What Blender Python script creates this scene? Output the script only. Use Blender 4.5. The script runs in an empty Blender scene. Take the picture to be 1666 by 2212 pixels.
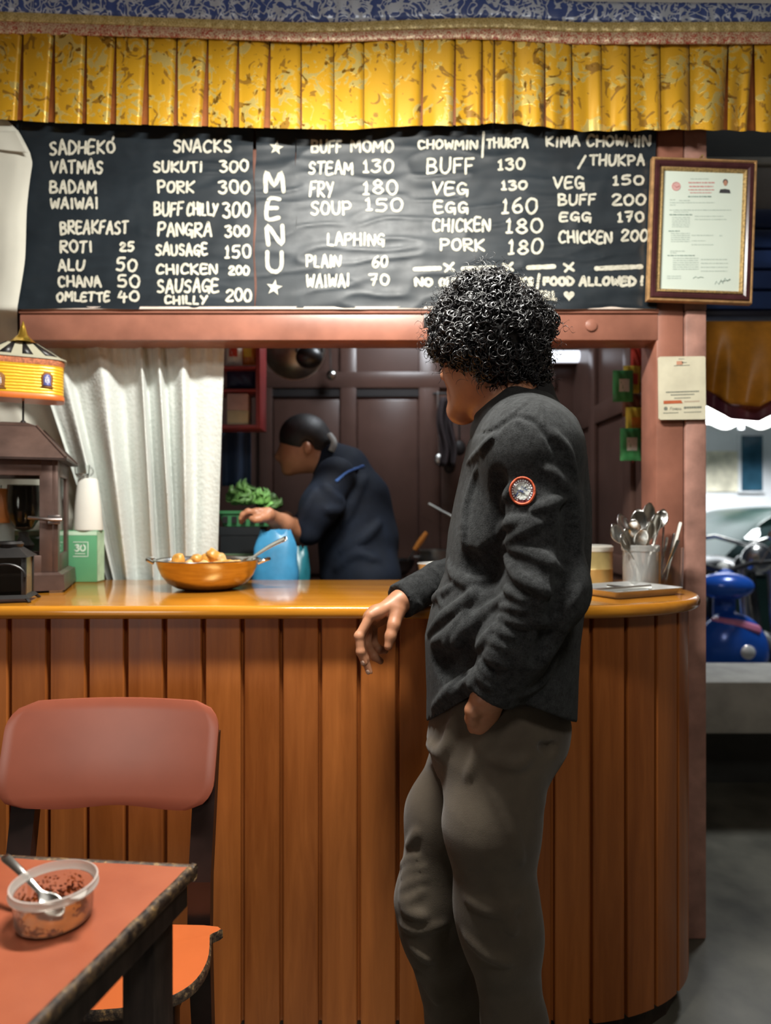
import bpy, math, random
import numpy as np
from mathutils import Vector, Matrix

random.seed(7)
RNG = np.random.default_rng(7)
SC = bpy.context.scene
COL = SC.collection
PI = math.pi

# ---------------------------------------------------------------- camera
F = 1450.0                       # focal length in pixels of the 1666 x 2212 photograph
CAM_Z = 1.24
cam_data = bpy.data.cameras.new('camera')
cam = bpy.data.objects.new('camera', cam_data)
COL.objects.link(cam)
cam.location = (0, 0, CAM_Z)
cam.rotation_euler = (PI / 2, 0, 0)
cam_data.sensor_fit = 'VERTICAL'
cam_data.sensor_height = 36.0
cam_data.lens = F / 2212.0 * 36.0
cam_data.clip_start = 0.02
cam_data.dof.use_dof = True
cam_data.dof.focus_distance = 1.24
cam_data.dof.aperture_fstop = 2.5
SC.camera = cam

# ---------------------------------------------------------------- world, lights, exposure
world = bpy.data.worlds.new('night')
SC.world = world
world.use_nodes = True
wb = world.node_tree.nodes['Background']
wb.inputs['Color'].default_value = (0.35, 0.42, 0.6, 1)
wb.inputs['Strength'].default_value = 0.05

def area(name, loc, aim, size, power, color, size_y=None, spread=180):
    l = bpy.data.lights.new(name, 'AREA')
    l.energy = power; l.color = color; l.size = size
    if size_y:
        l.shape = 'RECTANGLE'; l.size_y = size_y
    else:
        l.shape = 'DISK'
    l.spread = math.radians(spread)
    o = bpy.data.objects.new(name, l)
    COL.objects.link(o)
    o.location = loc
    d = Vector(aim) - Vector(loc)
    o.rotation_euler = d.to_track_quat('-Z', 'Y').to_euler()
    return o

area('dining_tube_light', (-0.10, 1.08, 2.44), (-0.05, 1.42, 0.6), 0.60, 58, (1.0, 0.975, 0.90), size_y=0.10)
area('dining_fill_light', (0.50, -0.40, 2.75), (0.15, 1.6, 0.9), 0.40, 14, (1.0, 0.96, 0.88))  # added fill from behind for the counter's right side, no known ceiling fixture
area('dining_side_fill', (-1.45, -0.85, 1.05), (-0.3, 1.3, 0.75), 0.7, 5.5, (1.0, 0.95, 0.88))  # added low soft light, placed to give the chair back its highlight
area('kitchen_light', (0.15, 2.65, 2.40), (-0.05, 2.85, 1.0), 0.35, 11, (0.88, 0.94, 1.0))
area('street_shop_light', (3.3, 6.2, 3.0), (3.6, 7.6, 1.4), 1.2, 320, (0.95, 0.98, 1.0))
area('street_lamp_light', (2.6, 3.6, 3.4), (2.2, 3.9, 0.4), 0.5, 60, (0.92, 0.97, 1.0))
SC.view_settings.view_transform = 'Standard'
SC.view_settings.look = 'None'
SC.view_settings.gamma = 1.0
SC.view_settings.use_curve_mapping = False
SC.view_settings.exposure = 0.0
SC.render.film_transparent = False
SC.cycles.use_denoising = True
SC.cycles.max_bounces = 7
SC.cycles.sample_clamp_indirect = 4.0

# ---------------------------------------------------------------- helpers
def P(px, py, d):
    """World point of the photograph's pixel (px, py) at distance d from the camera plane."""
    return Vector(((px - 833.0) * d / F, d, CAM_Z + (1106.0 - py) * d / F))
def X(px, d): return (px - 833.0) * d / F
def Z(py, d): return CAM_Z + (1106.0 - py) * d / F

ORIGIN = {}
def empty(name, loc, label, cat, group=None):
    o = bpy.data.objects.new(name, None)
    COL.objects.link(o)
    o.empty_display_size = 0.05
    o.location = loc
    ORIGIN[o.name] = Vector(loc)
    tag(o, label, cat, group)
    return o
def tag(o, label=None, cat=None, group=None, kind=None):
    if label: o['label'] = label
    if cat: o['category'] = cat
    if group: o['group'] = group
    if kind: o['kind'] = kind
    return o

class MB:
    """Collects faces; build() links them as one mesh object (vertices given in world space)."""
    def __init__(s): s.v = []; s.f = []; s.m = []; s.attr = []; s.a = 0.0
    def add(s, vs, fs, mi=0):
        b = len(s.v)
        s.v.extend([tuple(p) for p in vs]); s.attr.extend([s.a] * len(vs))
        for f in fs:
            s.f.append(tuple(b + i for i in f)); s.m.append(mi)
        return s
    def box(s, c, size, rot=None, mi=0, bev=0.0):
        hx, hy, hz = [q / 2 for q in size]
        M = rot if rot is not None else Matrix.Identity(3)
        c = Vector(c)
        if bev <= 0:
            vs = [c + M @ Vector((x * hx, y * hy, z * hz)) for x in (-1, 1) for y in (-1, 1) for z in (-1, 1)]
            return s.add(vs, [(0, 1, 3, 2), (4, 6, 7, 5), (0, 4, 5, 1), (2, 3, 7, 6), (0, 2, 6, 4), (1, 5, 7, 3)], mi)
        b = min(bev, hx * .95, hy * .95, hz * .95)
        import bmesh
        bm = bmesh.new()
        bmesh.ops.create_cube(bm, size=2.0)
        for v in bm.verts: v.co = Vector((v.co.x * hx, v.co.y * hy, v.co.z * hz))
        bmesh.ops.bevel(bm, geom=list(bm.edges), offset=b, segments=2, profile=0.5, affect='EDGES')
        bm.verts.ensure_lookup_table()
        vs = [c + M @ v.co for v in bm.verts]
        fs = [[v.index for v in f.verts] for f in bm.faces]
        bm.free()
        return s.add(vs, fs, mi)
    def bx(s, x0, x1, y0, y1, z0, z1, mi=0, bev=0.0):
        return s.box(((x0 + x1) / 2, (y0 + y1) / 2, (z0 + z1) / 2), (abs(x1 - x0), abs(y1 - y0), abs(z1 - z0)), None, mi, bev)
    def tube(s, pts, r, n=8, caps=True, mi=0, flat=1.0, up=None):
        pts = [Vector(p) for p in pts]
        k = len(pts)
        rs = r if isinstance(r, (list, tuple)) else [r] * k
        vs = []; nrm = None
        for i in range(k):
            t = (pts[min(i + 1, k - 1)] - pts[max(i - 1, 0)])
            if t.length < 1e-9: t = Vector((0, 0, 1))
            t.normalize()
            if nrm is None:
                a = Vector(up) if up is not None else (Vector((0, 0, 1)) if abs(t.z) < .9 else Vector((1, 0, 0)))
                nrm = (a - t * a.dot(t)).normalized()
            else:
                nrm = nrm - t * nrm.dot(t)
                if nrm.length < 1e-6: nrm = t.orthogonal()
                nrm.normalize()
            b = t.cross(nrm)
            for j in range(n):
                q = 2 * PI * j / n
                vs.append(pts[i] + (nrm * math.cos(q) * flat + b * math.sin(q)) * rs[i])
        fs = [(i * n + j, i * n + (j + 1) % n, (i + 1) * n + (j + 1) % n, (i + 1) * n + j) for i in range(k - 1) for j in range(n)]
        if caps:
            fs.append(tuple(range(n - 1, -1, -1))); fs.append(tuple((k - 1) * n + j for j in range(n)))
        return s.add(vs, fs, mi)
    def lathe(s, prof, c, n=32, rot=None, mi=0, closed=False, sx=1.0, sy=1.0, a0=0.0, a1=2 * PI):
        """prof: [(radius, height)] from bottom to top round the local z axis at c."""
        M = rot if rot is not None else Matrix.Identity(3)
        c = Vector(c); k = len(prof); full = abs(a1 - a0 - 2 * PI) < 1e-6
        nn = n if full else n + 1
        vs = [c + M @ Vector((r * math.cos(a0 + (a1 - a0) * j / n) * sx, r * math.sin(a0 + (a1 - a0) * j / n) * sy, h)) for r, h in prof for j in range(nn)]
        fs = []
        for i in range(k - 1):
            for j in range(n):
                fs.append((i * nn + j, i * nn + (j + 1) % nn, (i + 1) * nn + (j + 1) % nn, (i + 1) * nn + j))
        if full and closed:
            fs.append(tuple(range(n - 1, -1, -1))); fs.append(tuple((k - 1) * n + j for j in range(n)))
        return s.add(vs, fs, mi)
    def grid(s, fn, nu, nv, mi=0, flip=False, wrap=False):
        vs = [fn(i / nu, j / nv) for j in range(nv + 1) for i in range(nu + 1)]
        w = nu + 1
        fs = [(j * w + i, j * w + i + 1, (j + 1) * w + i + 1, (j + 1) * w + i) for j in range(nv) for i in range(nu)]
        if flip: fs = [f[::-1] for f in fs]
        return s.add(vs, fs, mi)
    def prism(s, poly, y0, y1, mi=0):
        """poly: [(x, z)] extruded along y."""
        n = len(poly)
        vs = [(x, y0, z) for x, z in poly] + [(x, y1, z) for x, z in poly]
        fs = [tuple(range(n - 1, -1, -1)), tuple(range(n, 2 * n))] + [(i, (i + 1) % n, n + (i + 1) % n, n + i) for i in range(n)]
        return s.add(vs, fs, mi)
    def sphere(s, c, r, n=16, m=10, sc=(1, 1, 1), mi=0, rot=None):
        pr = [(max(1e-4, r * math.sin(PI * i / m)), -r * math.cos(PI * i / m)) for i in range(m + 1)]
        M = rot if rot is not None else Matrix.Identity(3)
        S = Matrix.Diagonal(Vector(sc))
        return s.lathe(pr, c, n, M @ S, mi, closed=True)
    def build(s, name, mats, parent=None, angle=40, thick=0.0, sub=0):
        return mesh_obj(name, s.v, s.f, mats, parent, angle, s.m, thick, sub, s.attr)

def mesh_obj(name, verts, faces, mats, parent=None, angle=40, midx=None, thick=0.0, sub=0, attr=None):
    org = ORIGIN[parent.name] if parent is not None else Vector((0, 0, 0))
    V = np.asarray([tuple(v) for v in verts] if not isinstance(verts, np.ndarray) else verts, dtype=np.float64)
    if parent is None:
        lo, hi = V.min(0), V.max(0)
        org = Vector(((lo[0] + hi[0]) / 2, (lo[1] + hi[1]) / 2, lo[2]))
    me = bpy.data.meshes.new(name)
    L = V - np.array(org)
    fl = faces.tolist() if isinstance(faces, np.ndarray) else faces
    me.from_pydata(L.tolist(), [], fl)
    if not isinstance(mats, (list, tuple)): mats = [mats]
    for m in mats: me.materials.append(m)
    if midx is not None and len(mats) > 1:
        me.polygons.foreach_set('material_index', midx)
    if attr is not None and len(set(attr)) > 1:
        a = me.attributes.new('tone', 'FLOAT', 'POINT')
        a.data.foreach_set('value', attr)
    me.polygons.foreach_set('use_smooth', [True] * len(me.polygons))
    if angle < 180: me.set_sharp_from_angle(angle=math.radians(angle))
    me.update()
    o = bpy.data.objects.new(name, me)
    COL.objects.link(o)
    if parent is not None:
        o.parent = parent
    else:
        o.location = org
    ORIGIN[o.name] = Vector(org)
    if thick:
        md = o.modifiers.new('thickness', 'SOLIDIFY'); md.thickness = thick; md.offset = 0
    if sub:
        md = o.modifiers.new('smooth', 'SUBSURF'); md.levels = sub; md.render_levels = sub
    return o

def copy_tree(o, delta, label=None, rot=0.0, parent=None):
    c = o.copy(); COL.objects.link(c)
    if parent is None:
        c.location = o.location + Vector(delta)
        c.rotation_euler.z += rot
        if label: c['label'] = label
    else:
        c.parent = parent
    for ch in list(o.children): copy_tree(ch, delta, None, 0, c)
    return c

def struct(name, mb, mats, angle=40):
    o = mb.build(name, mats, None, angle); o['kind'] = 'structure'
    return o

def rotz(a): return Matrix.Rotation(a, 3, 'Z')
def roty(a): return Matrix.Rotation(a, 3, 'Y')
def rotx(a): return Matrix.Rotation(a, 3, 'X')
def axis_rot(d):
    """Matrix whose z axis is d."""
    return Vector(d).normalized().to_track_quat('Z', 'Y').to_matrix()
def srgb(r, g, b):
    f = lambda c: (c / 255 / 12.92) if c / 255 <= .04045 else ((c / 255 + .055) / 1.055) ** 2.4
    return (f(r), f(g), f(b))
def smooth_path(pts, n=6):
    pts = [Vector(p) for p in pts]; out = []
    for i in range(len(pts) - 1):
        p0 = pts[max(i - 1, 0)]; p1 = pts[i]; p2 = pts[i + 1]; p3 = pts[min(i + 2, len(pts) - 1)]
        for k in range(n):
            t = k / n
            out.append(0.5 * ((2 * p1) + (p2 - p0) * t + (2 * p0 - 5 * p1 + 4 * p2 - p3) * t * t + (3 * p1 - p0 - 3 * p2 + p3) * t ** 3))
    out.append(pts[-1]); return out

# ---------------------------------------------------------------- materials
class NT:
    def __init__(s, name):
        s.mat = bpy.data.materials.new(name); s.mat.use_nodes = True
        s.t = s.mat.node_tree; s.b = s.t.nodes['Principled BSDF']
    def n(s, kind, **kw):
        nd = s.t.nodes.new(kind)
        for k, v in kw.items():
            if k.startswith('_'): setattr(nd, k[1:], v)
            else: nd.inputs[k.replace('0', ' ')].default_value = v
        return nd
    def l(s, a, b): s.t.links.new(a, b)
    def coord(s, scale=(1, 1, 1), kind='Object'):
        tc = s.n('ShaderNodeTexCoord'); mp = s.n('ShaderNodeMapping')
        mp.inputs['Scale'].default_value = scale
        s.l(tc.outputs[kind], mp.inputs['Vector']); return mp.outputs['Vector']
    def noise(s, vec, scale, detail=4, rough=.55, dist=0):
        nd = s.n('ShaderNodeTexNoise')
        nd.inputs['Scale'].default_value = scale; nd.inputs['Detail'].default_value = detail
        nd.inputs['Roughness'].default_value = rough; nd.inputs['Distortion'].default_value = dist
        s.l(vec, nd.inputs['Vector']); return nd.outputs['Fac']
    def ramp(s, fac, stops):
        nd = s.n('ShaderNodeValToRGB'); cr = nd.color_ramp
        while len(cr.elements) < len(stops): cr.elements.new(0.5)
        for e, (p, c) in zip(cr.elements, stops):
            e.position = p; e.color = (*c, 1) if len(c) == 3 else c
        s.l(fac, nd.inputs['Fac']); return nd.outputs['Color']
    def math(s, op, a, b=None, clamp=False):
        nd = s.n('ShaderNodeMath', _operation=op, _use_clamp=clamp)
        for i, q in enumerate((a, b)):
            if q is None: continue
            if isinstance(q, (int, float)): nd.inputs[i].default_value = q
            else: s.l(q, nd.inputs[i])
        return nd.outputs[0]
    def mix(s, fac, a, b, mode='MIX'):
        nd = s.n('ShaderNodeMix', _data_type='RGBA', _blend_type=mode)
        for sock, q in ((nd.inputs[0], fac), (nd.inputs[6], a), (nd.inputs[7], b)):
            if isinstance(q, (int, float)): sock.default_value = q
            elif isinstance(q, tuple): sock.default_value = (*q, 1)
            else: s.l(q, sock)
        return nd.outputs[2]
    def bump(s, h, strength=.3, dist=.002):
        nd = s.n('ShaderNodeBump'); nd.inputs['Strength'].default_value = strength; nd.inputs['Distance'].default_value = dist
        s.l(h, nd.inputs['Height']); s.l(nd.outputs['Normal'], s.b.inputs['Normal'])
    def set(s, **kw):
        for k, v in kw.items():
            key = k.replace('_', ' ')
            sock = s.b.inputs[key]
            if isinstance(v, tuple): sock.default_value = (*v, 1) if len(v) == 3 and sock.type == 'RGBA' else v
            elif isinstance(v, (int, float)): sock.default_value = v
            else: s.l(v, sock)
        return s

def m_plain(name, col, rough=.5, metal=0.0, var=.25, scale=8.0, bump=0.0, bscale=None, **kw):
    t = NT(name); v = t.coord()
    f = t.noise(v, scale, 5)
    d = tuple(c * (1 - var) for c in col); h = tuple(min(1, c * (1 + var)) for c in col)
    t.set(Base_Color=t.ramp(f, [(.3, d), (.7, h)]), Roughness=rough, Metallic=metal)
    if bump:
        t.bump(t.noise(v, bscale or scale * 6, 6), bump)
    for k, q in kw.items(): t.set(**{k: q})
    return t.mat
def m_wood(name, c0, c1, rough=.3, scale=1.0, along='z', bump=.12, coat=0.0, tone=0.0):
    t = NT(name)
    sc = {'x': (3, 40, 40), 'y': (40, 3, 40), 'z': (40, 40, 3)}[along]
    v = t.coord(tuple(q * scale for q in sc))
    g = t.noise(v, 1.0, 8, .62, .6)
    v2 = t.coord(tuple(q * scale * .22 for q in sc))
    g2 = t.noise(v2, 1.0, 3, .5, 1.2)
    f = t.math('ADD', t.math('MULTIPLY', g, .55), t.math('MULTIPLY', g2, .45))
    if tone:
        at = t.n('ShaderNodeAttribute', _attribute_name='tone')
        f = t.math('ADD', f, t.math('MULTIPLY', at.outputs['Fac'], tone))
    t.set(Base_Color=t.ramp(f, [(.3, c0), (.72, c1)]), Roughness=t.math('ADD', t.math('MULTIPLY', g, .15), rough - .07), Coat_Weight=coat, Coat_Roughness=.12)
    t.bump(g, bump, .0015)
    return t.mat
def m_glass(name, col=(1, 1, 1), rough=.02, alpha=None, trans=1.0, ior=1.45):
    t = NT(name)
    t.set(Base_Color=col, Roughness=rough, Transmission_Weight=trans, IOR=ior)
    return t.mat
def m_emit(name, col, s):
    t = NT(name); t.set(Base_Color=col, Emission_Color=col, Emission_Strength=s, Roughness=.5); return t.mat

M_STEEL = m_plain('brushed_steel', (.62, .62, .6), .22, 1.0, .1, 30)
M_STEEL_DULL = m_plain('dull_steel', (.5, .5, .48), .36, 1.0, .15, 20)
M_GLASS = m_glass('clear_glass', (.96, .98, .97), .03)
M_BLACK = m_plain('black_paint', (.012, .011, .011), .4, 0, .3, 20)
M_PAPER = m_plain('white_paper', (.72, .72, .66), .7, 0, .05, 10)
# ================================================================ the setting
M_FLOOR = m_plain('stone_floor', (.10, .095, .075), .38, 0, .45, 5, .15)
M_CREAM = m_plain('tan_plaster', (.30, .25, .19), .85, 0, .08, 3, .08)
M_BROWN = m_plain('brown_gloss_paint', (.30, .125, .085), .33, 0, .22, 9, .12, 30)
M_BROWN2 = m_plain('worn_brown_paint', (.36, .19, .15), .45, 0, .3, 14, .3, 40)
M_KWALL = m_plain('dark_brown_kitchen_paint', (.105, .058, .046), .3, 0, .2, 4, .05)
M_KDARK = m_plain('groove_shade_black_iron', (.012, .009, .009), .6, 0, .2, 5)
M_KCEIL = m_plain('sooty_ceiling', (.08, .06, .05), .8, 0, .2, 5)
M_PALE = m_plain('pale_trim_paint', (.62, .52, .45), .5, 0, .15, 20)

mb = MB().bx(-2.4, 2.6, -3, 3.5, -.12, 0); struct('floor', mb, M_FLOOR)
mb = MB().bx(-2.4, 2.6, -3, 2.06, 2.95, 3.05); struct('ceiling', mb, M_CREAM)
mb = MB().bx(-2.4, -2.3, -3, 3.4, 0, 2.95); struct('wall_left', mb, M_CREAM)
mb = MB().bx(-2.3, 2.6, -3.1, -3, 0, 2.95); struct('wall_rear', mb, M_CREAM)
mb = MB().bx(2.5, 2.6, -3, 2.06, 0, 2.95); struct('wall_right', mb, M_CREAM)
# the partition between the dining room and the kitchen
WD = 1.95
zb0, zb1 = Z(735, WD), Z(668, WD)
xl = X(42, WD)
xa, xb, xc = X(1419, WD), X(1480, WD), X(1526, WD)
mb = MB().bx(xl, xc, WD + .015, WD + .11, zb1, 2.66); struct('wall_partition', mb, M_BROWN)
mb = MB().bx(-2.3, 2.5, WD + .015, WD + .11, 2.66, 2.95); struct('wall_top', mb, m_plain('grey_white_paint', (.55, .55, .52), .8, 0, .05, 4))
mb = MB().bx(-2.3, -1.30, WD + .015, WD + .11, 1.032, 2.66); struct('wall_far_left', mb, M_BROWN)
mb = MB()
mb.bx(xl, xa + .005, WD, WD + .10, zb0, zb1, bev=.004)
mb.bx(xl, xa + .005, WD - .006, WD, zb1 - .013, zb1, bev=.002)
mb.lathe([(.004, 0), (.016, .001), (.017, .004), (.012, .006)], P(1277, 703, WD - .001), 16, rotx(PI / 2), closed=True)
struct('trim_beam', mb, M_BROWN)
mb = MB().bx(xl + .002, xa - .005, WD - .012, WD - .0061, zb1 - .003, zb1 + .004); struct('trim_ledge', mb, M_PALE)
mb = MB().bx(xa, xb - .003, WD + .002, WD + .12, 0, 2.66, bev=.004); struct('trim_jamb', mb, M_BROWN)
mb = MB().bx(xb, xc, WD - .004, WD + .12, 0, zb1 - .004, bev=.006).bx(xb, xc + .004, WD + .002, WD + .12, zb1 - .004, 2.66, bev=.006)
struct('trim_post', mb, M_BROWN2)

# kitchen shell
mb = MB().bx(-2.3, .97, 3.29, 3.4, 0, 2.6)
D = 3.27
for x0, x1, y0, y1 in ((735, 770, 700, 1260), (560, 588, 700, 1260), (905, 950, 700, 1260), (1085, 1120, 700, 1260)):
    mb.bx(X(x0, D), X(x1, D), D, 3.30, Z(y1, D), Z(y0, D), bev=.004)
for x0, x1 in ((470, 1200),):
    mb.bx(X(x0, D), X(x1, D), D - .002, 3.30, Z(838, D), Z(803, D), bev=.004)
for x0, x1 in ((590, 733), (772, 903), (952, 1083)):
    mb.bx(X(x0, D), X(x1, D), D + .008, 3.30, Z(1240, D), Z(862, D), bev=.006)
struct('wall_kitchen', mb, M_KWALL)
mb = MB()
for x0, x1 in ((566, 733), (768, 905)):
    mb.bx(X(x0, D), X(x1, D), D + .004, 3.29, Z(856, D), Z(841, D))
struct('trim_groove_shade', mb, M_KDARK)  # flat near-black strips colour in the shade of the cupboard grooves
mb = MB().bx(.92, .97, WD + .12, 3.4, 0, 2.6)
for y0, y1 in ((2.10, 2.17), (2.47, 2.55), (2.9, 2.98)):
    mb.bx(.90, .921, y0, y1, .2, 2.3, bev=.004)
for z0, z1 in ((1.0, 1.07), (1.62, 1.70), (2.2, 2.3)):
    mb.bx(.902, .921, 2.17, 3.2, z0, z1, bev=.004)
struct('wall_kitchen_side', mb, M_KWALL)
mb = MB().bx(-2.3, .97, WD + .11, 3.4, 2.6, 2.7); struct('ceiling_kitchen', mb, M_KCEIL)

# outside: porch and street beyond the doorway at right
M_CONC = m_plain('grey_concrete', (.33, .32, .29), .8, 0, .25, 6, .3)
M_ROAD = m_plain('street_asphalt', (.06, .06, .058), .7, 0, .3, 5, .3)
mb = MB().bx(.9, 9, 3.5, 14, -.22, -.12); struct('street', mb, M_ROAD)
D = 2.45
lx0, lx1 = .975, 2.5
mb = MB()
mb.bx(lx0, lx1, D, D + .12, Z(560, D), 2.85)
struct('wall_lintel', mb, m_plain('slate_paint', (.07, .08, .085), .5, 0, .12, 4))
mb = MB().bx(lx0, lx1, D - .025, D, Z(362, D), Z(346, D), bev=.004); struct('trim_lintel', mb, m_plain('grey_trim', (.38, .38, .36), .5))

e = empty('roller_shutter', (1.6, D - .02, Z(690, D)), 'dark blue rolled shutter box above the doorway beside the framed certificate', 'shutter')
M_SHBLUE = m_plain('shutter_blue', (.025, .06, .20), .32, 0, .2, 5)
b = MB()
for k in range(5):
    z1 = Z(458 + k * 44, D); z0 = Z(458 + (k + 1) * 44 - 5, D)
    b.bx(lx0, lx1, D - .03, D + .10, z0, z1, bev=.008)
b.build('curtain_slats', M_SHBLUE, e)
b = MB().bx(lx0, lx1, D - .036, D + .11, Z(690, D), Z(676, D), bev=.006); b.build('bottom_bar', m_plain('shutter_bar', (.012, .014, .03), .4), e)
b = MB().bx(lx0, lx1, D - .012, D, Z(455, D), Z(364, D)); b.build('cover', m_plain('shutter_cover', (.27, .26, .26), .5, 0, .1), e)

e = empty('latch_plate', P(920, 706, WD), 'small black latch plate on the brown beam beside the curly head', 'latch')
MB().bx(X(915, WD), X(934, WD), WD - .005, WD - .0005, Z(706, WD), Z(680, WD), bev=.001).build('plate', M_BLACK, e)
MB().bx(X(919, WD), X(927, WD), WD - .012, WD - .005, Z(698, WD), Z(688, WD), bev=.001).build('bolt', M_BLACK, e)
# ================================================================ counter, boards, valance
CT = 1.03
def arc(cx, cy, rx, ry, a0, a1, n): return [(cx + rx * math.sin(a0 + (a1 - a0) * i / n), cy - ry * math.cos(a0 + (a1 - a0) * i / n)) for i in range(n + 1)]
front = [(-1.75, 1.495)] + arc(.42, 1.80, .40, .305, 0, PI / 2, 28)
M_TOP = m_wood('varnished_counter_wood', srgb(168, 104, 26), srgb(210, 142, 44), .13, 1, 'x', .05, .6)
M_NOSE = M_TOP
def slab(name, outline, z0, z1, mat, r, label, cat):
    """A worktop: plan outline (front edge first) with a rounded nose along it."""
    mb = MB()
    n = len(outline); k = 6
    # normals in plan
    rings = []
    prof = [(0, z1)] + [(-r + r * math.sin(a), z1 - r + r * math.cos(a)) for a in [PI * i / (2 * k) for i in range(k + 1)]] + [(-r + r * math.cos(a), z0 + r - r * math.sin(a)) for a in [PI * i / (2 * k) for i in range(k + 1)]]
    prof = prof[1:]
    for j, (off, z) in enumerate(prof):
        ring = []
        for i in range(n):
            p = Vector((*outline[i], 0)); a = Vector((*outline[i - 1], 0)); c = Vector((*outline[(i + 1) % n], 0))
            t1 = (p - a).normalized(); t2 = (c - p).normalized()
            t = (t1 + t2); t = t.normalized() if t.length > 1e-6 else t1
            nn = Vector((t.y, -t.x, 0))
            q = p + nn * off
            ring.append((q.x, q.y, z))
        rings.append(ring)
    vs = [p for r_ in rings for p in r_]
    fs = [(j * n + i, (j + 1) * n + i, (j + 1) * n + (i + 1) % n, j * n + (i + 1) % n) for j in range(len(rings) - 1) for i in range(n)]
    fs.append(tuple(range(n))); fs.append(tuple(range((len(rings) - 1) * n + n - 1, (len(rings) - 1) * n - 1, -1)))
    mb.add(vs, fs)
    o = mb.build(name, mat, None, 30)
    tag(o, label, cat); return o
outline = front + [(.815, 1.90), (.80, 1.943), (xa - .002, 1.943), (xa - .002, 2.085), (-1.75, 2.085)]
slab('worktop', outline, CT - .03, CT, M_TOP, .013, 'glossy honey brown wooden worktop with a rounded right end, above the planked counter front', 'worktop')

# planked front
PF = 1.53
path = []
edges = [X(20 + 84 * k, PF) for k in range(-8, 15)]
M_PLANK = m_wood('planked_front_wood', srgb(138, 74, 30), srgb(190, 112, 52), .36, 1, 'z', .16, .12, .32)
def plank_path():
    """plan points along the front; returns list of (x, y, plank id, groove?)"""
    L = []
    curve = arc(.40, 1.80, .395, .27, 0, PI / 2, 60) + [(.795, 1.94)]
    pts = [Vector((edges[0] - .05, PF))] + [Vector(q) for q in curve]
    cum = [0]
    for a, b_ in zip(pts, pts[1:]): cum.append(cum[-1] + (b_ - a).length)
    def at(s):
        for i in range(len(pts) - 1):
            if s <= cum[i + 1] or i == len(pts) - 2:
                t = (s - cum[i]) / (cum[i + 1] - cum[i]); p = pts[i].lerp(pts[i + 1], min(t, 1))
                d = (pts[i + 1] - pts[i]).normalized(); return p, Vector((d.y, -d.x))
    w = .0886; s0 = .05; k = 0; total = cum[-1]
    while s0 + k * w < total - .01:
        a = s0 + k * w; b_ = min(a + w, total)
        L.append((at, a, b_, k)); k += 1
    return L
mb = MB()
zt, zbm = CT - .031, .07
G = .0046
for at, a, b_, k in plank_path():
    mb.a = random.uniform(-1, 1) * .3
    n = 5
    cols = []
    for q, dp in ((a, -.016), (a + G * .75, -.015), (a + G, -.002), (a + G * 1.5, 0)): cols.append((q, dp))
    for i in range(1, n): cols.append((a + (b_ - a) * i / n, 0))
    for q, dp in ((b_ - G * 1.5, 0), (b_ - G, -.002), (b_ - G * .75, -.015), (b_, -.016)): cols.append((q, dp))
    vs = []
    for q, dp in cols:
        p, nn = at(q); p = p + nn * dp
        vs += [(p.x, p.y, zbm), (p.x, p.y, zt)]
    mb.add(vs, [(2 * i, 2 * i + 2, 2 * i + 3, 2 * i + 1) for i in range(len(cols) - 1)])
e = empty('counter', (-.3, 1.62, 0), 'brown counter front of vertical wooden planks with a curved right corner', 'counter')
mb.build('plank_front', M_PLANK, e, 25)
mb = MB()
for at, a, b_, k in plank_path():
    p0, n0 = at(a); p1, n1 = at(b_)
    q0 = p0 - n0 * .03; q1 = p1 - n1 * .03
    mb.add([(q0.x, q0.y, 0), (q1.x, q1.y, 0), (q1.x, q1.y, zbm + .01), (q0.x, q0.y, zbm + .01)], [(0, 1, 2, 3)])
mb.build('plinth', m_plain('dark_plinth', (.03, .018, .012), .5), e)
mb = MB()
mb.bx(-1.7, .36, 1.55, 1.56, 0.0, CT - .032); mb.bx(-1.7, .66, 2.04, 2.06, 0.0, CT - .032)
mb.build('carcass', m_plain('carcass_wood', (.06, .03, .015), .6), e)

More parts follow.
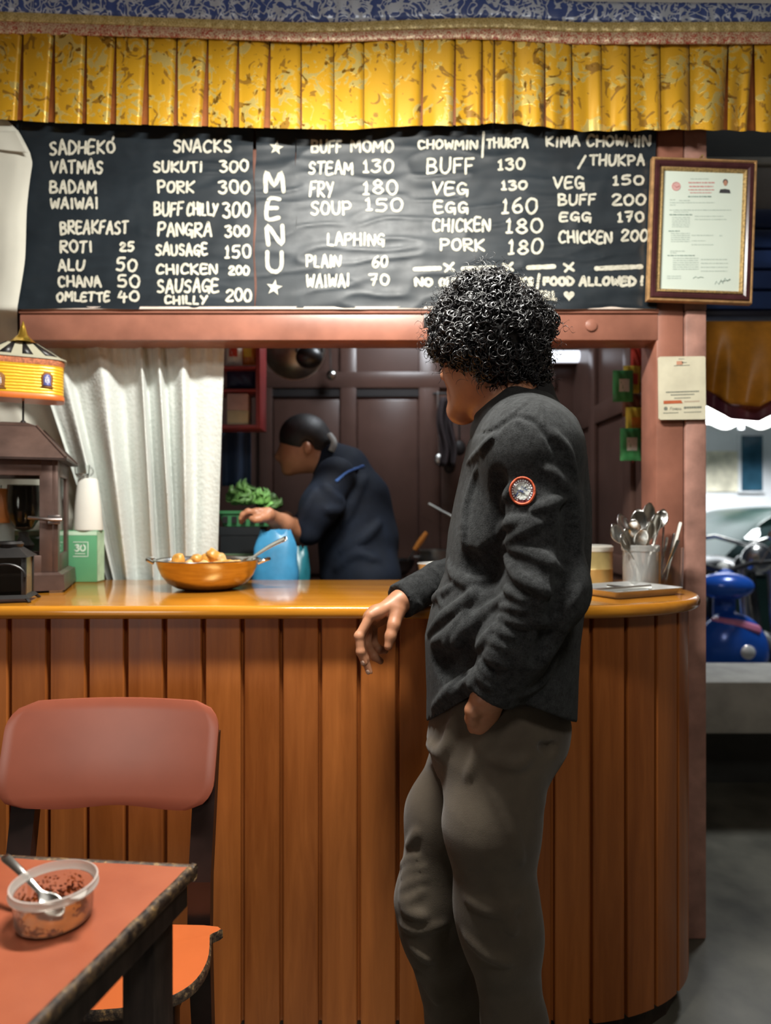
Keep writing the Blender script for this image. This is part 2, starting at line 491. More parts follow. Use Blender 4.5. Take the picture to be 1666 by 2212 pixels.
# ---------------------------------------------------------------- hand lettering
def ell(cx, cy, rx, ry, a0=0, a1=360, n=12):
    return [(cx + rx * math.cos(math.radians(a0 + (a1 - a0) * i / n)), cy + ry * math.sin(math.radians(a0 + (a1 - a0) * i / n))) for i in range(n + 1)]
FONT = {
 'A': [[(0, 0), (.42, 1), (.55, 1), (1, 0)], [(.18, .36), (.86, .4)]],
 'B': [[(.05, 0), (0, 1)], [(0, 1), (.55, .98), (.8, .8), (.6, .58), (.05, .52)], [(.05, .52), (.7, .5), (1, .28), (.8, .06), (.05, 0)]],
 'C': [[(.95, .86), (.6, 1), (.2, .88), (0, .5), (.15, .12), (.5, 0), (.98, .14)]],
 'D': [[(.05, 0), (0, 1), (.55, .95), (.95, .62), (.9, .3), (.5, .04), (.05, 0)]],
 'E': [[(.95, 1), (.05, .97), (0, 0), (1, .03)], [(.03, .52), (.8, .54)]],
 'F': [[(1, 1), (.05, .97), (0, 0)], [(.03, .5), (.8, .54)]],
 'G': [[(.9, .86), (.55, 1), (.15, .85), (0, .45), (.2, .1), (.6, .08), (.9, .4)], [(.5, .44), (1, .42), (.95, -.12)]],
 'H': [[(.03, 0), (0, 1)], [(1, 0), (.95, 1)], [(.02, .48), (.98, .52)]],
 'I': [[(.5, 0), (.5, 1)]],
 'J': [[(.8, 1), (.75, .2), (.4, 0), (.05, .2)]],
 'K': [[(.05, 0), (0, 1)], [(.95, 1), (.05, .48), (1, 0)]],
 'L': [[(.03, 1), (0, .03), (.95, 0)]],
 'M': [[(0, 0), (.1, 1), (.5, .35), (.9, 1), (1, 0)]],
 'N': [[(.02, 0), (0, 1), (.95, .02), (1, 1)]],
 'O': [ell(.5, .5, .5, .5, 90, 450)],
 'P': [[(.05, 0), (0, 1)], [(0, .97), (.7, 1), (1, .75), (.7, .5), (.03, .45)]],
 'R': [[(.05, 0), (0, 1)], [(0, .97), (.65, 1), (.9, .78), (.65, .55), (.05, .48), (1, 0)]],
 'S': [[(.92, .88), (.55, 1), (.12, .85), (.2, .6), (.75, .45), (.95, .2), (.55, 0), (.03, .08)]],
 'T': [[(0, .96), (1, 1)], [(.5, .98), (.48, 0)]],
 'U': [[(.02, 1), (.03, .3), (.3, .02), (.7, .04), (.93, .35), (.98, 1)]],
 'V': [[(0, 1), (.45, 0), (1, 1)]],
 'W': [[(0, 1), (.22, 0), (.5, .72), (.78, 0), (1, 1)]],
 'X': [[(.0, .9), (1, .1)], [(.05, .1), (.95, 1)]],
 'Y': [[(0, 1), (.5, .5)], [(1, 1), (.3, -.05)]],
 '0': [ell(.5, .5, .5, .5, 100, 460)],
 '1': [[(.05, .78), (.5, 1), (.48, .02)], [(.05, 0), (.95, .03)]],
 '2': [[(.05, .78), (.35, 1), (.8, .9), (.85, .65), (.05, .03), (1, .02)]],
 '3': [[(.05, .92), (.6, 1), (.85, .8), (.4, .56), (.9, .42), (.85, .1), (.4, -.02), (.02, .12)]],
 '4': [[(.3, 1), (.02, .42), (.98, .45)], [(.72, .8), (.68, -.05)]],
 '5': [[(.92, 1), (.2, .97), (.12, .58), (.65, .6), (.92, .32), (.6, .0), (.02, .06)]],
 '6': [[(.8, 1), (.3, .75), (.03, .3), (.3, 0), (.8, .06), (.92, .32), (.6, .52), (.1, .36)]],
 '7': [[(0, .96), (.95, 1), (.45, 0)], [(.25, .5), (.8, .54)]],
 '8': [[(.5, .53), (.12, .75), (.5, 1), (.88, .76), (.5, .53), (.03, .25), (.5, 0), (.97, .25), (.5, .53)]],
 '/': [[(0, 0), (1, 1)]], '!': [[(.5, 1), (.45, .32)], [(.45, .04), (.47, .0)]], '-': [[(0, .5), (1, .52)]], "'": [[(.5, 1), (.4, .7)]],
 'Ó': [ell(.5, .42, .5, .45, 90, 450), [(.75, 1.02), (.95, 1.3)]],
}
NARROW = {'I': .32, '1': .55, '!': .3, "'": .3, '/': .5, 'W': 1.25, 'M': 1.25, 'E': .85, 'F': .8, 'L': .8, 'S': .85}
def strokes_for(text, x0, x1, y0, y1, slope=0.0, jit=1.0):
    """polylines in pixels of the photograph for one line of hand lettering in the box"""
    w = [NARROW.get(c, 1.0) if c != ' ' else .6 for c in text]
    gap = .40
    tot = sum(w) + gap * (len(text) - 1)
    u = (x1 - x0) / tot; x = x0; out = []
    for c, wi in zip(text, w):
        if c != ' ':
            dy = random.uniform(-1, 1) * (y1 - y0) * .05 * jit; dh = random.uniform(.93, 1.05)
            sh = random.uniform(-.05, .09)
            for st in FONT[c]:
                pl = []
                st2 = st
                for (a, b_) in st2:
                    px = x + a * wi * u + sh * (b_ - .5) * (y1 - y0); py = y1 - b_ * (y1 - y0) * dh + dy + slope * (px - x0)
                    pl.append((px + random.uniform(-.6, .6) * jit, py + random.uniform(-.6, .6) * jit))
                out.append(pl)
        x += (wi + gap) * u
    return out
def curve2(pl, n=4):
    if len(pl) < 4: return pl
    v = smooth_path([(a, b_, 0) for a, b_ in pl], n)
    return [(p.x, p.y) for p in v]
def ribbon(mb, pl, w, to3, mi=0):
    """A painted stroke of width w (pixels) along pl, mapped to the surface by to3(px, py)."""
    q = []
    for i in range(len(pl) - 1):      # resample so the paint follows the cloth
        (ax, ay), (bx_, by) = pl[i], pl[i + 1]
        n = max(1, int(math.hypot(bx_ - ax, by - ay) / 5))
        for k in range(n): q.append((ax + (bx_ - ax) * k / n, ay + (by - ay) * k / n))
    q.append(pl[-1])
    vs = []; fs = []
    ws = [w * random.uniform(.88, 1.12) for _ in q]
    ks = len(q)
    for i in range(ks):
        ax, ay = q[max(i - 1, 0)]; bx_, by = q[min(i + 1, ks - 1)]
        d = math.hypot(bx_ - ax, by - ay) or 1
        nx, ny = -(by - ay) / d, (bx_ - ax) / d
        h = ws[i] / 2
        vs += [to3(q[i][0] + nx * h, q[i][1] + ny * h), to3(q[i][0] - nx * h, q[i][1] - ny * h)]
    for i in range(ks - 1): fs.append((2 * i, 2 * i + 1, 2 * i + 3, 2 * i + 2))
    for (i, s) in ((0, 1), (ks - 1, -1)):   # round ends
        cx, cy = q[i]; o = len(vs); h = ws[i] / 2 * .98
        vs += [to3(cx + h * math.cos(2 * PI * k / 8), cy + h * math.sin(2 * PI * k / 8)) for k in range(8)]
        fs.append(tuple(o + k for k in range(8)))
    mb.add(vs, fs, mi)

# ---------------------------------------------------------------- menu boards of black oilcloth
BD = WD - .008
def vnoise(x, y, seed):
    """smooth value noise in plain python"""
    def h(i, j):
        n = (i * 374761393 + j * 668265263 + seed * 982451653) & 0xffffffff
        n = ((n ^ (n >> 13)) * 1274126177) & 0xffffffff
        return ((n ^ (n >> 16)) & 0xffff) / 65535.0
    i, j = math.floor(x), math.floor(y); fx, fy = x - i, y - j
    fx = fx * fx * (3 - 2 * fx); fy = fy * fy * (3 - 2 * fy)
    return (h(i, j) * (1 - fx) + h(i + 1, j) * fx) * (1 - fy) + (h(i, j + 1) * (1 - fx) + h(i + 1, j + 1) * fx) * fy
def wrinkle(px, py):
    """height (m) of the oilcloth towards the viewer"""
    wx = px + 26 * vnoise(px / 60, py / 50, 3); wy = py + 16 * vnoise(px / 70, py / 45, 4) + .05 * px
    a = vnoise(wx / 120, wy / 20, 11); b_ = vnoise(wx / 45, wy / 13, 12); c = vnoise(wx / 28 + wy / 60, wy / 60, 13)
    big = vnoise(px / 190, py / 90, 14)
    r = (1 - abs(2 * a - 1)) ** 2
    return .0008 + .0035 * r * (.3 + .7 * big) + .0014 * b_ * big + .0010 * c + .003 * big
M_CLOTH = NT('black_oilcloth')
_v = M_CLOTH.coord(); _f = M_CLOTH.noise(_v, 7, 5)
M_CLOTH.set(Base_Color=M_CLOTH.ramp(_f, [(.3, (.009, .013, .017)), (.75, (.019, .026, .033))]), Roughness=M_CLOTH.math('ADD', M_CLOTH.math('MULTIPLY', M_CLOTH.noise(_v, 30, 4), .16), .35), Specular_IOR_Level=.33)
M_CLOTH.bump(M_CLOTH.noise(_v, 260, 3), .06, .001)
M_CLOTH = M_CLOTH.mat
_t = NT('cream_chalk_paint'); _v = _t.coord(); _f = _t.noise(_v, 90, 6, .7)
_t.set(Base_Color=_t.ramp(_f, [(.25, (.30, .29, .23)), (.55, (.56, .54, .45))]), Roughness=.8)
M_CHALK = _t.mat
LT, LB = 235, 668
def board(x0, x1, label, lines, dashes=(), slant=0, tops=LT, marks=()):
    e = empty('menu_board', P((x0 + x1) / 2, LB, BD), label, 'menu board')
    mb = MB()
    nu, nv = max(24, int((x1 - x0) / 4)), 108
    def at(px, py, up=0.0):
        h = wrinkle(px, py) + up
        return P(px, py, BD) + Vector((0, -h, 0))
    def fn(u, v):
        py = tops + (LB - tops) * (1 - v)
        px = x0 + (x1 - x0) * u
        if u < .02 : px += slant * (py - 480) / 200 + 2 * math.sin(py / 23)
        if u > .98: px += 1.5 * math.sin(py / 31)
        return at(px, py + (1.5 * math.sin(px / 37) if v < .01 else 0))
    mb.grid(fn, nu, nv)
    # back sheet edges turned in to the wall
    mb.build('cloth', M_CLOTH, e, 180)
    mb = MB()
    to3 = lambda px, py: at(px, py, .0011)
    for ln in lines:
        t, a, b_, c, d = ln[:5]; sl = ln[5] if len(ln) > 5 else 0.0; w = ln[6] if len(ln) > 6 else 5.3
        for pl in strokes_for(t, a + 2, b_ - 2, c + 2.5, d - 2.5, sl):
            ribbon(mb, curve2(pl), w, to3)
    for pl, w in dashes: ribbon(mb, pl, w, to3)
    for kind, cx, cy, r in marks:
        if kind == 'star':
            pts = [(cx + r * (1 if k % 2 == 0 else .42) * math.sin(PI * k / 5 + .15), cy - r * (1 if k % 2 == 0 else .42) * math.cos(PI * k / 5 + .15)) for k in range(10)]
            o = [to3(cx, cy)] + [to3(*p) for p in pts]
            mb.add(o, [(0, 1 + k, 1 + (k + 1) % 10) for k in range(10)])
        else:
            pts = []
            for k in range(24):
                t = 2 * PI * k / 24
                pts.append((cx + r * .98 * math.sin(t) ** 3, cy - r * (.81 * math.cos(t) - .31 * math.cos(2 * t) - .125 * math.cos(3 * t) - .06 * math.cos(4 * t))))
            o = [to3(cx, cy)] + [to3(*p) for p in pts]
            mb.add(o, [(0, 1 + k, 1 + (k + 1) % 24) for k in range(24)])
    mb.build('lettering', M_CHALK, e, 180)
    return e
board(30, 549, 'left black oilcloth menu sheet painted with SADHEKO, BREAKFAST and SNACKS', [
 ('SADHEKÓ', 108, 250, 306, 338, -.03), ('VATMAS', 110, 224, 347, 378, 0), ('BADAM', 109, 210, 390, 420, 0), ('WAIWAI', 110, 214, 428, 454, 0),
 ('BREAKFAST', 131, 280, 479, 510, -.02), ('ROTI', 131, 202, 521, 549), ('25', 259, 292, 522, 545), ('ALU', 127, 185, 561, 588), ('50', 252, 298, 557, 588),
 ('CHANA', 126, 220, 596, 622), ('50', 254, 304, 593, 623), ('OMLETTE', 124, 240, 630, 654), ('40', 255, 303, 628, 654),
 ('SNACKS', 376, 502, 303, 334), ('SUKUTI', 333, 440, 351, 377), ('300', 474, 539, 347, 376), ('PORK', 341, 422, 391, 419), ('300', 472, 542, 392, 422),
 ('BUFF', 333, 398, 437, 469), ('CHILLY', 404, 472, 437, 468), ('300', 481, 542, 437, 473), ('PANGRA', 341, 459, 481, 513), ('300', 486, 541, 487, 514),
 ('SAUSAGE', 337, 450, 526, 554), ('150', 486, 544, 529, 560), ('CHICKEN', 338, 471, 570, 595), ('200', 494, 540, 573, 596),
 ('SAUSAGE', 340, 474, 606, 636, -.02), ('CHILLY', 356, 450, 638, 659), ('200', 488, 545, 624, 654)], slant=-8)
board(553, 640, 'narrow black middle sheet with the word MENU between two stars', [
 ('M', 572, 614, 371, 419, 0, 9), ('E', 577, 606, 429, 477, 0, 9), ('N', 577, 613, 489, 534, 0, 9), ('U', 576, 613, 545, 590, 0, 9)],
 marks=[('star', 598, 322, 16), ('star', 593, 622, 18)])
board(639, 1417, 'right black oilcloth menu sheet painted with BUFF MOMO, LAPHING and CHOWMIN prices', [
 ('BUFF', 673, 740, 305, 334), ('MOMO', 757, 851, 304, 332), ('STEAM', 667, 764, 349, 380), ('130', 784, 851, 345, 376), ('FRY', 670, 722, 392, 428), ('180', 784, 860, 390, 423),
 ('SOUP', 672, 760, 435, 466), ('150', 789, 871, 429, 459), ('LAPHING', 707, 832, 504, 533), ('PLAIN', 661, 737, 551, 580), ('60', 804, 839, 553, 580),
 ('WAIWAI', 661, 756, 593, 623), ('70', 797, 842, 591, 619), ('CHOWMIN', 902, 1032, 303, 326), ('/', 1040, 1046, 287, 345), ('THUKPA', 1050, 1141, 299, 323),
 ('BUFF', 921, 1024, 341, 379), ('130', 1075, 1134, 344, 370), ('VEG', 933, 1011, 394, 424), ('130', 1082, 1139, 391, 413), ('EGG', 938, 1012, 436, 464), ('160', 1084, 1161, 428, 464),
 ('CHICKEN', 934, 1059, 472, 503), ('180', 1092, 1172, 472, 506), ('PORK', 950, 1047, 516, 545), ('180', 1097, 1172, 517, 553),
 ('KIMA', 1178, 1252, 295, 320), ('CHOWMIN', 1266, 1404, 293, 320), ('/', 1247, 1265, 336, 368), ('THUKPA', 1272, 1392, 335, 361),
 ('VEG', 1194, 1262, 382, 411), ('150', 1322, 1390, 380, 404), ('BUFF', 1204, 1287, 420, 447), ('200', 1320, 1394, 420, 446), ('EGG', 1208, 1277, 460, 482), ('170', 1332, 1390, 459, 484),
 ('CHICKEN', 1206, 1321, 500, 529), ('200', 1340, 1399, 497, 524),
 ('NO', 896, 935, 601, 621, 0, 6.5), ('OUTSIDE', 948, 1050, 601, 621, 0, 6.5), ('DRINKS', 1066, 1152, 600, 620, 0, 6.5), ('/', 1157, 1167, 590, 628, 0, 6), ('FOOD', 1172, 1239, 599, 620, 0, 6.5), ('ALLOWED', 1250, 1373, 599, 620, 0, 6.5), ('!', 1380, 1390, 598, 620, 0, 6.5),
 ("Y'ALL", 1154, 1202, 629, 650, 0, 6)],
 dashes=[([(a, y), (b_, y2)], 10) for a, b_, y, y2 in ((896, 950, 583, 581), (1000, 1068, 582, 580), (1140, 1196, 580, 577), (1287, 1383, 582, 578))] +
        [([(cx - 10, 572), (cx + 10, 586)], 6) for cx in (970, 1097, 1228)] + [([(cx - 8, 588), (cx + 9, 570)], 6) for cx in (970, 1097, 1228)],
 marks=[('heart', 1228, 640, 12)])

# ---------------------------------------------------------------- brocade valance
VD = WD - .06
def brocade(name, base, lite, scale, thr=.55, rough=(.42, .25), metal=(.0, .55), dark=None):
    t = NT(name); v = t.coord((1, .2, 1))
    n1 = t.noise(v, scale, 2, .5, 2.2)
    pat = t.ramp(n1, [(thr - .015, (0, 0, 0)), (thr + .015, (1, 1, 1))])
    n2 = t.noise(v, scale * .45, 2, .5, 1.0)
    gate = t.ramp(n2, [(.47, (0, 0, 0)), (.52, (1, 1, 1))])
    m = t.math('MULTIPLY', pat, gate)
    col = t.mix(m, base, lite)
    if dark:
        n3 = t.noise(v, scale * .8, 2, .5, 2.5)
        dk = t.ramp(n3, [(.60, (0, 0, 0)), (.63, (1, 1, 1))])
        col = t.mix(dk, col, dark)
    t.set(Base_Color=col, Roughness=t.math('ADD', t.math('MULTIPLY', m, rough[1] - rough[0]), rough[0]), Metallic=t.math('ADD', t.math('MULTIPLY', m, metal[1] - metal[0]), metal[0]), Sheen_Weight=.15)
    t.bump(t.math('ADD', m, t.math('MULTIPLY', t.noise(v, 900, 2), .3)), .25, .0008)
    return t.mat
def curly(name, base, line, scale, width=.035, rough=.4, metal=.3):
    t = NT(name); v = t.coord((1, .2, 1))
    n1 = t.noise(v, scale, 1, .4, 1.6)
    d = t.math('ABSOLUTE', t.math('SUBTRACT', n1, .5))
    m = t.ramp(d, [(width * .7, (1, 1, 1)), (width, (0, 0, 0))])
    n2 = t.noise(v, scale * .7, 2, .5, 1.5)
    d2 = t.math('ABSOLUTE', t.math('SUBTRACT', n2, .46))
    m2 = t.ramp(d2, [(width * .35, (1, 1, 1)), (width * .5, (0, 0, 0))])
    mm = t.math('MAXIMUM', m, m2)
    t.set(Base_Color=t.mix(mm, base, line), Roughness=rough, Metallic=t.math('MULTIPLY', mm, metal))
    t.bump(mm, .3, .0008)
    return t.mat
M_GOLD = brocade('yellow_brocade', (.62, .33, .012), (.95, .74, .22), 21, .53, (.36, .22), (.15, .6), (.30, .15, .012))
M_BLUE = curly('blue_brocade', (.05, .09, .29), (.55, .62, .74), 24, .06)
M_TRIM = curly('gold_trim_brocade', (.42, .30, .09), (.75, .62, .30), 120, .06)
M_RED = curly('red_trim_brocade', (.45, .10, .06), (.78, .62, .42), 90, .07)
def itp(tab):
    xs = [a for a, _ in tab]; ys = [b_ for _, b_ in tab]
    return lambda x: float(np.interp(x, xs, ys))
y_bot = itp([(-100, 248), (0, 258), (120, 266), (300, 270), (560, 277), (760, 281), (820, 276), (900, 272), (1000, 272), (1080, 266), (1160, 273), (1260, 284), (1380, 282), (1480, 280), (1570, 282), (1666, 285), (1900, 288)])
y_top = itp([(-100, 64), (0, 70), (400, 79), (640, 88), (740, 88), (850, 84), (1000, 81), (1090, 84), (1250, 93), (1666, 92), (1900, 92)])
y_red = itp([(-100, 40), (0, 44), (400, 57), (640, 68), (740, 68), (850, 64), (1000, 60), (1090, 60), (1250, 68), (1666, 67), (1900, 67)])
y_gld = itp([(-100, 18), (0, 23), (400, 38), (640, 46), (740, 46), (850, 42), (1000, 37), (1090, 36), (1250, 46), (1666, 45), (1900, 45)])
y_blu = itp([(-100, -60), (700, -50), (1000, -20), (1180, -4), (1260, 4), (1666, 8), (1900, 8)])
e = empty('valance', P(833, 285, VD), 'long brocade door valance with yellow pleats under red, gold and blue bands', 'valance')
swell = lambda px, t: .010 * math.sin(px / 150.0 + .7) * t + .006 * math.sin(px / 61.0) * t
# knife pleats
pe = [-80, -14, 51, 119, 188, 252, 321, 384, 451, 517, 585, 652, 722, 787, 855, 916, 985, 1043, 1070, 1112, 1178, 1236, 1300, 1362, 1427, 1490, 1575, 1630, 1700, 1770, 1840]
mb = MB(); mc = MB()
for k in range(len(pe) - 1):
    a, b_ = pe[k], pe[k + 1]
    left = a < 560
    gap0 = 2.0; gap1 = random.uniform(9, 16) if left else random.uniform(0, 5)
    if 1480 < a < 1600: gap1 = 14
    soft = 0.0 if a < 800 else min(1, (a - 800) / 250)
    tilt = random.uniform(-.004, .006)
    skew = random.uniform(-3, 4)
    def fn(u, v, a=a, b_=b_, gap1=gap1, soft=soft, tilt=tilt, skew=skew):
        vv = 1 - v
        g = gap0 + (gap1 - gap0) * vv ** .8
        px = a + (b_ - a - g) * u + skew * vv * (1 if soft else .35)
        py = y_top(px) + (y_bot(px) - y_top(px)) * vv + (1.4 * math.sin(px / 9.0) * soft if v < .01 else 0)
        d = VD + swell(px, vv) + tilt * vv * (u - .5) * 2 - .004 * math.sin(PI * u) * (1 - soft * .3) + soft * vv * .010 * math.sin(2 * PI * u + a)
        fold = max(0.0, (u - .86) / .14); d += fold ** 2 * .014 * (.4 + .6 * vv)
        fold2 = max(0.0, (.10 - u) / .10); d -= 0.002 * fold2
        return P(px, py, d)
    mb.grid(fn, 14, 14, flip=False)
    def hem(u, v, fn=fn):
        p = fn(u, v * .035); return p + Vector((0, -.0012, 0))
    mb.grid(hem, 14, 1)
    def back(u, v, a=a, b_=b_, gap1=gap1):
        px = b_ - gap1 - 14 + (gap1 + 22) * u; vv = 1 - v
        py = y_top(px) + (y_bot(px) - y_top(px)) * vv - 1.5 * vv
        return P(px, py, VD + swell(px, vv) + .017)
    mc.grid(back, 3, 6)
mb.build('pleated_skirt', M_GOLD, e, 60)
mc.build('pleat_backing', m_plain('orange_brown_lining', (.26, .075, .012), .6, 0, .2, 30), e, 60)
def band(f0, f1, off, mat, name, puff):
    m = MB()
    def fn(u, v):
        px = -100 + 2000 * u
        y0, y1 = f0(px), f1(px)
        d = VD + off + swell(px, .5) - puff * math.sin(PI * v) + .0012 * math.sin(px / 5.3 + 3 * math.sin(px / 41)) 
        return P(px, y1 + (y0 - y1) * v, d)
    m.grid(fn, 420, 6)
    m.build(name, mat, e, 180, thick=.002)
ydn = lambda f, k: (lambda x: f(x) + k)
band(y_red, ydn(y_top, 3), -.008, M_RED, 'red_band', .004)
band(y_gld, ydn(y_red, 2), -.010, M_TRIM, 'gold_band', .003)
band(y_blu, ydn(y_gld, 2), -.012, M_BLUE, 'blue_band', .003)
b = MB().tube([P(-120, -62, VD + .03), P(1900, -62, VD + .03)], .012, 10)
b.build('rod', M_BROWN, e)
for px in (-60, 400, 833, 1300, 1800):
    b = MB().bx(X(px, VD) - .006, X(px, VD) + .006, VD + .03, WD + .016, Z(-62, VD) - .006, Z(-62, VD) + .006)
    b.build('rod_bracket', M_BROWN, e)
# ================================================================ wall-hung frame and sign
M_GILT = m_plain('gilt_moulding', (.62, .36, .16), .35, .55, .25, 60, .2)
M_MAHOG = m_plain('dark_mahogany', (.055, .018, .02), .25, 0, .3, 20)
M_BEAD = m_plain('beaded_gilt', (.45, .30, .12), .4, .6, .5, 160, .5)
M_MINT = m_plain('mint_paper', (.66, .74, .66), .45, 0, .03, 6)
M_INK = m_plain('grey_green_ink', (.19, .27, .24), .7, 0, .3, 60)
M_INKL = m_plain('faint_grey_ink', (.42, .50, .45), .7, 0, .1, 60)
M_REDINK = m_plain('faded_red_ink', (.58, .25, .24), .7, 0, .2, 60)
M_SKINP = m_plain('printed_skin', (.42, .22, .15), .6)
M_DARKP = m_plain('printed_black', (.04, .04, .045), .6)
def certificate():
    D = WD - .035
    c = P(1516, 499, D)
    e = empty('certificate_frame', P(1516, 656, D), 'framed certificate with mahogany and gilt moulding hung at the top of the post', 'picture frame')
    R = roty(math.radians(2.1))
    S = D / F
    w, h = 226 * S, 310 * S
    def loc(u, v, y=0.0): return c + R @ Vector((u, y, v))
    def frame(w, h, prof, name, mat):
        """prof: [(inset, y)] mitred moulding"""
        vs = []; n = len(prof)
        for sx, sz in ((-1, -1), (1, -1), (1, 1), (-1, 1)):
            for i, y in prof: vs.append(loc(sx * (w / 2 - i), sz * (h / 2 - i), y))
        fs = [(k * n + j, k * n + j + 1, ((k + 1) % 4) * n + j + 1, ((k + 1) % 4) * n + j) for k in range(4) for j in range(n - 1)]
        mesh_obj(name, vs, fs, mat, e, 30)
    frame(w, h, [(0, .012), (0, -.004), (.002, -.007), (.006, -.007), (.008, -.004)], 'outer_edge', M_GILT)
    frame(w - .016, h - .016, [(0, -.004), (.003, -.009), (.012, -.008), (.020, -.002)], 'moulding', M_MAHOG)
    frame(w - .053, h - .053, [(0, -.002), (.001, -.006), (.004, -.007), (.008, -.005), (.010, .001)], 'inner_edge', M_BEAD)
    b = MB(); pw, ph = w - .069, h - .069
    b.add([loc(-pw / 2, -ph / 2, .001), loc(pw / 2, -ph / 2, .001), loc(pw / 2, ph / 2, .001), loc(-pw / 2, ph / 2, .001)], [(0, 1, 2, 3)])
    paper = b.build('paper', M_MINT, e)
    def pp(zx, zy):      # from the zoomed photograph (1380,330 x5.95) to the sheet, tilt removed
        px, py = 1380 + zx / 5.95, 330 + zy / 5.95
        v = P(px, py, D) - c; v = R.inverted() @ v
        return v.x, v.z
    def bars(lst, name, mat, y=.0004):
        m = MB()
        for (x0, x1, yy, t) in lst:
            x = x0
            while x < x1 - 6:
                wd = min(random.uniform(14, 55), x1 - x)
                u0, v0 = pp(x, yy + t / 2); u1, v1 = pp(x + wd, yy - t / 2)
                m.add([loc(u0, v0, y), loc(u1, v0, y), loc(u1, v1, y), loc(u0, v1, y)], [(0, 1, 2, 3)])
                x += wd + random.uniform(4, 9)
        m.build(name, mat, paper)
    bars([(640, 985, 383, 14), (650, 960, 432, 15), (640, 980, 475, 11), (660, 940, 512, 9)], 'red_text', M_REDINK)
    bars([(635, 945, 562, 13), (395, 690, 795, 11), (385, 530, 1005, 10), (370, 730, 1320, 9)], 'heading_text', M_INK)
    ln = [(665, 900, 335, 8), (400, 470, 603, 9), (400, 690, 640, 9), (400, 480, 670, 7), (520, 660, 612, 8), (690, 980, 640, 6), (395, 1190, 735, 8), (450, 640, 760, 6)]
    ln += [(430, 660, 830 + 24 * k, 7) for k in range(6)] + [(720, 1090, 815, 7), (720, 1130, 855, 7)]
    ln += [(415, 660, 1035 + 26 * k, 8) for k in range(5)] + [(680, 960, 1060, 8), (680, 860, 1130, 6), (680, 960, 1180, 7), (1040, 1075, 1065, 14)]
    ln += [(405, 600, 1262, 8), (405, 490, 1285, 7)] + [(440, 770, 1355 + 28 * k, 8) for k in range(6)] + [(800, 1150, 1370 + 50 * k, 8) for k in range(4)]
    ln += [(365, 545, 1585, 7), (365, 545, 1612, 8)]
    bars(ln, 'text', M_INKL)
    m = MB()
    for pts in ([(700, 1615), (735, 1590), (760, 1610), (800, 1595), (835, 1605)], [(980, 1690), (1000, 1650), (1030, 1690), (1060, 1630), (1080, 1680), (1110, 1610), (1140, 1650), (1175, 1620)], [(1050, 1655), (1180, 1632)]):
        q = [loc(*pp(a, b_), .0003) for a, b_ in pts]
        m.tube(q, .0007, 4)
    m.build('signature', M_INK, paper)
    m = MB(); u, v = pp(483, 430)
    m.add([loc(u + .0125 * math.cos(2 * PI * k / 24), v + .0125 * math.sin(2 * PI * k / 24), .0006) for k in range(24)], [tuple(range(24))])
    m.build('emblem', m_plain('emblem_pink', (.70, .42, .40), .6), paper)
    m = MB(); m.tube([loc(u + .0118 * math.cos(2 * PI * k / 24), v + .0118 * math.sin(2 * PI * k / 24), .0004) for k in range(25)], .0009, 5)
    m.tube([loc(u - .006, v + .003, .0003), loc(u, v - .003, .0003), loc(u + .009, v + .001, .0003)], .0012, 5)
    m.build('emblem_ring', M_REDINK, paper)
    m = MB()
    def disc(zx, zy, rx, ry, y):
        u, v = pp(zx, zy); m.add([loc(u + rx * math.cos(2 * PI * k / 20), v + ry * math.sin(2 * PI * k / 20), y) for k in range(20)], [tuple(range(20))])
    u0, v0 = pp(1035, 515); u1, v1 = pp(1185, 470)
    m.add([loc(u0, v0, .0004), loc(u1, v0, .0004), loc(u1 - .003, v1 - .001, .0004), loc((u0 + u1) / 2, v1 + .001, .0004), loc(u0 + .003, v1 - .001, .0004)], [(0, 1, 2, 3, 4)])
    m.build('photo_coat', M_DARKP, paper)
    m = MB(); disc(1116, 372, .0073, .0078, .0003); m.build('photo_hair', M_DARKP, paper)
    m = MB(); disc(1116, 388, .0056, .0082, .0002); m.build('photo_face', M_SKINP, paper)
    m = MB(); m.tube([loc(-.012, h / 2 - .004, -.003), loc(-.005, h / 2 + .012, .004), loc(.012, h / 2 - .004, -.003)], .0011, 6); m.tube([loc(-.004, h / 2 + .012, .002), loc(-.004, h / 2 + .012, .03)], .003, 8)
    m.build('hanger', M_BEAD, e)
certificate()

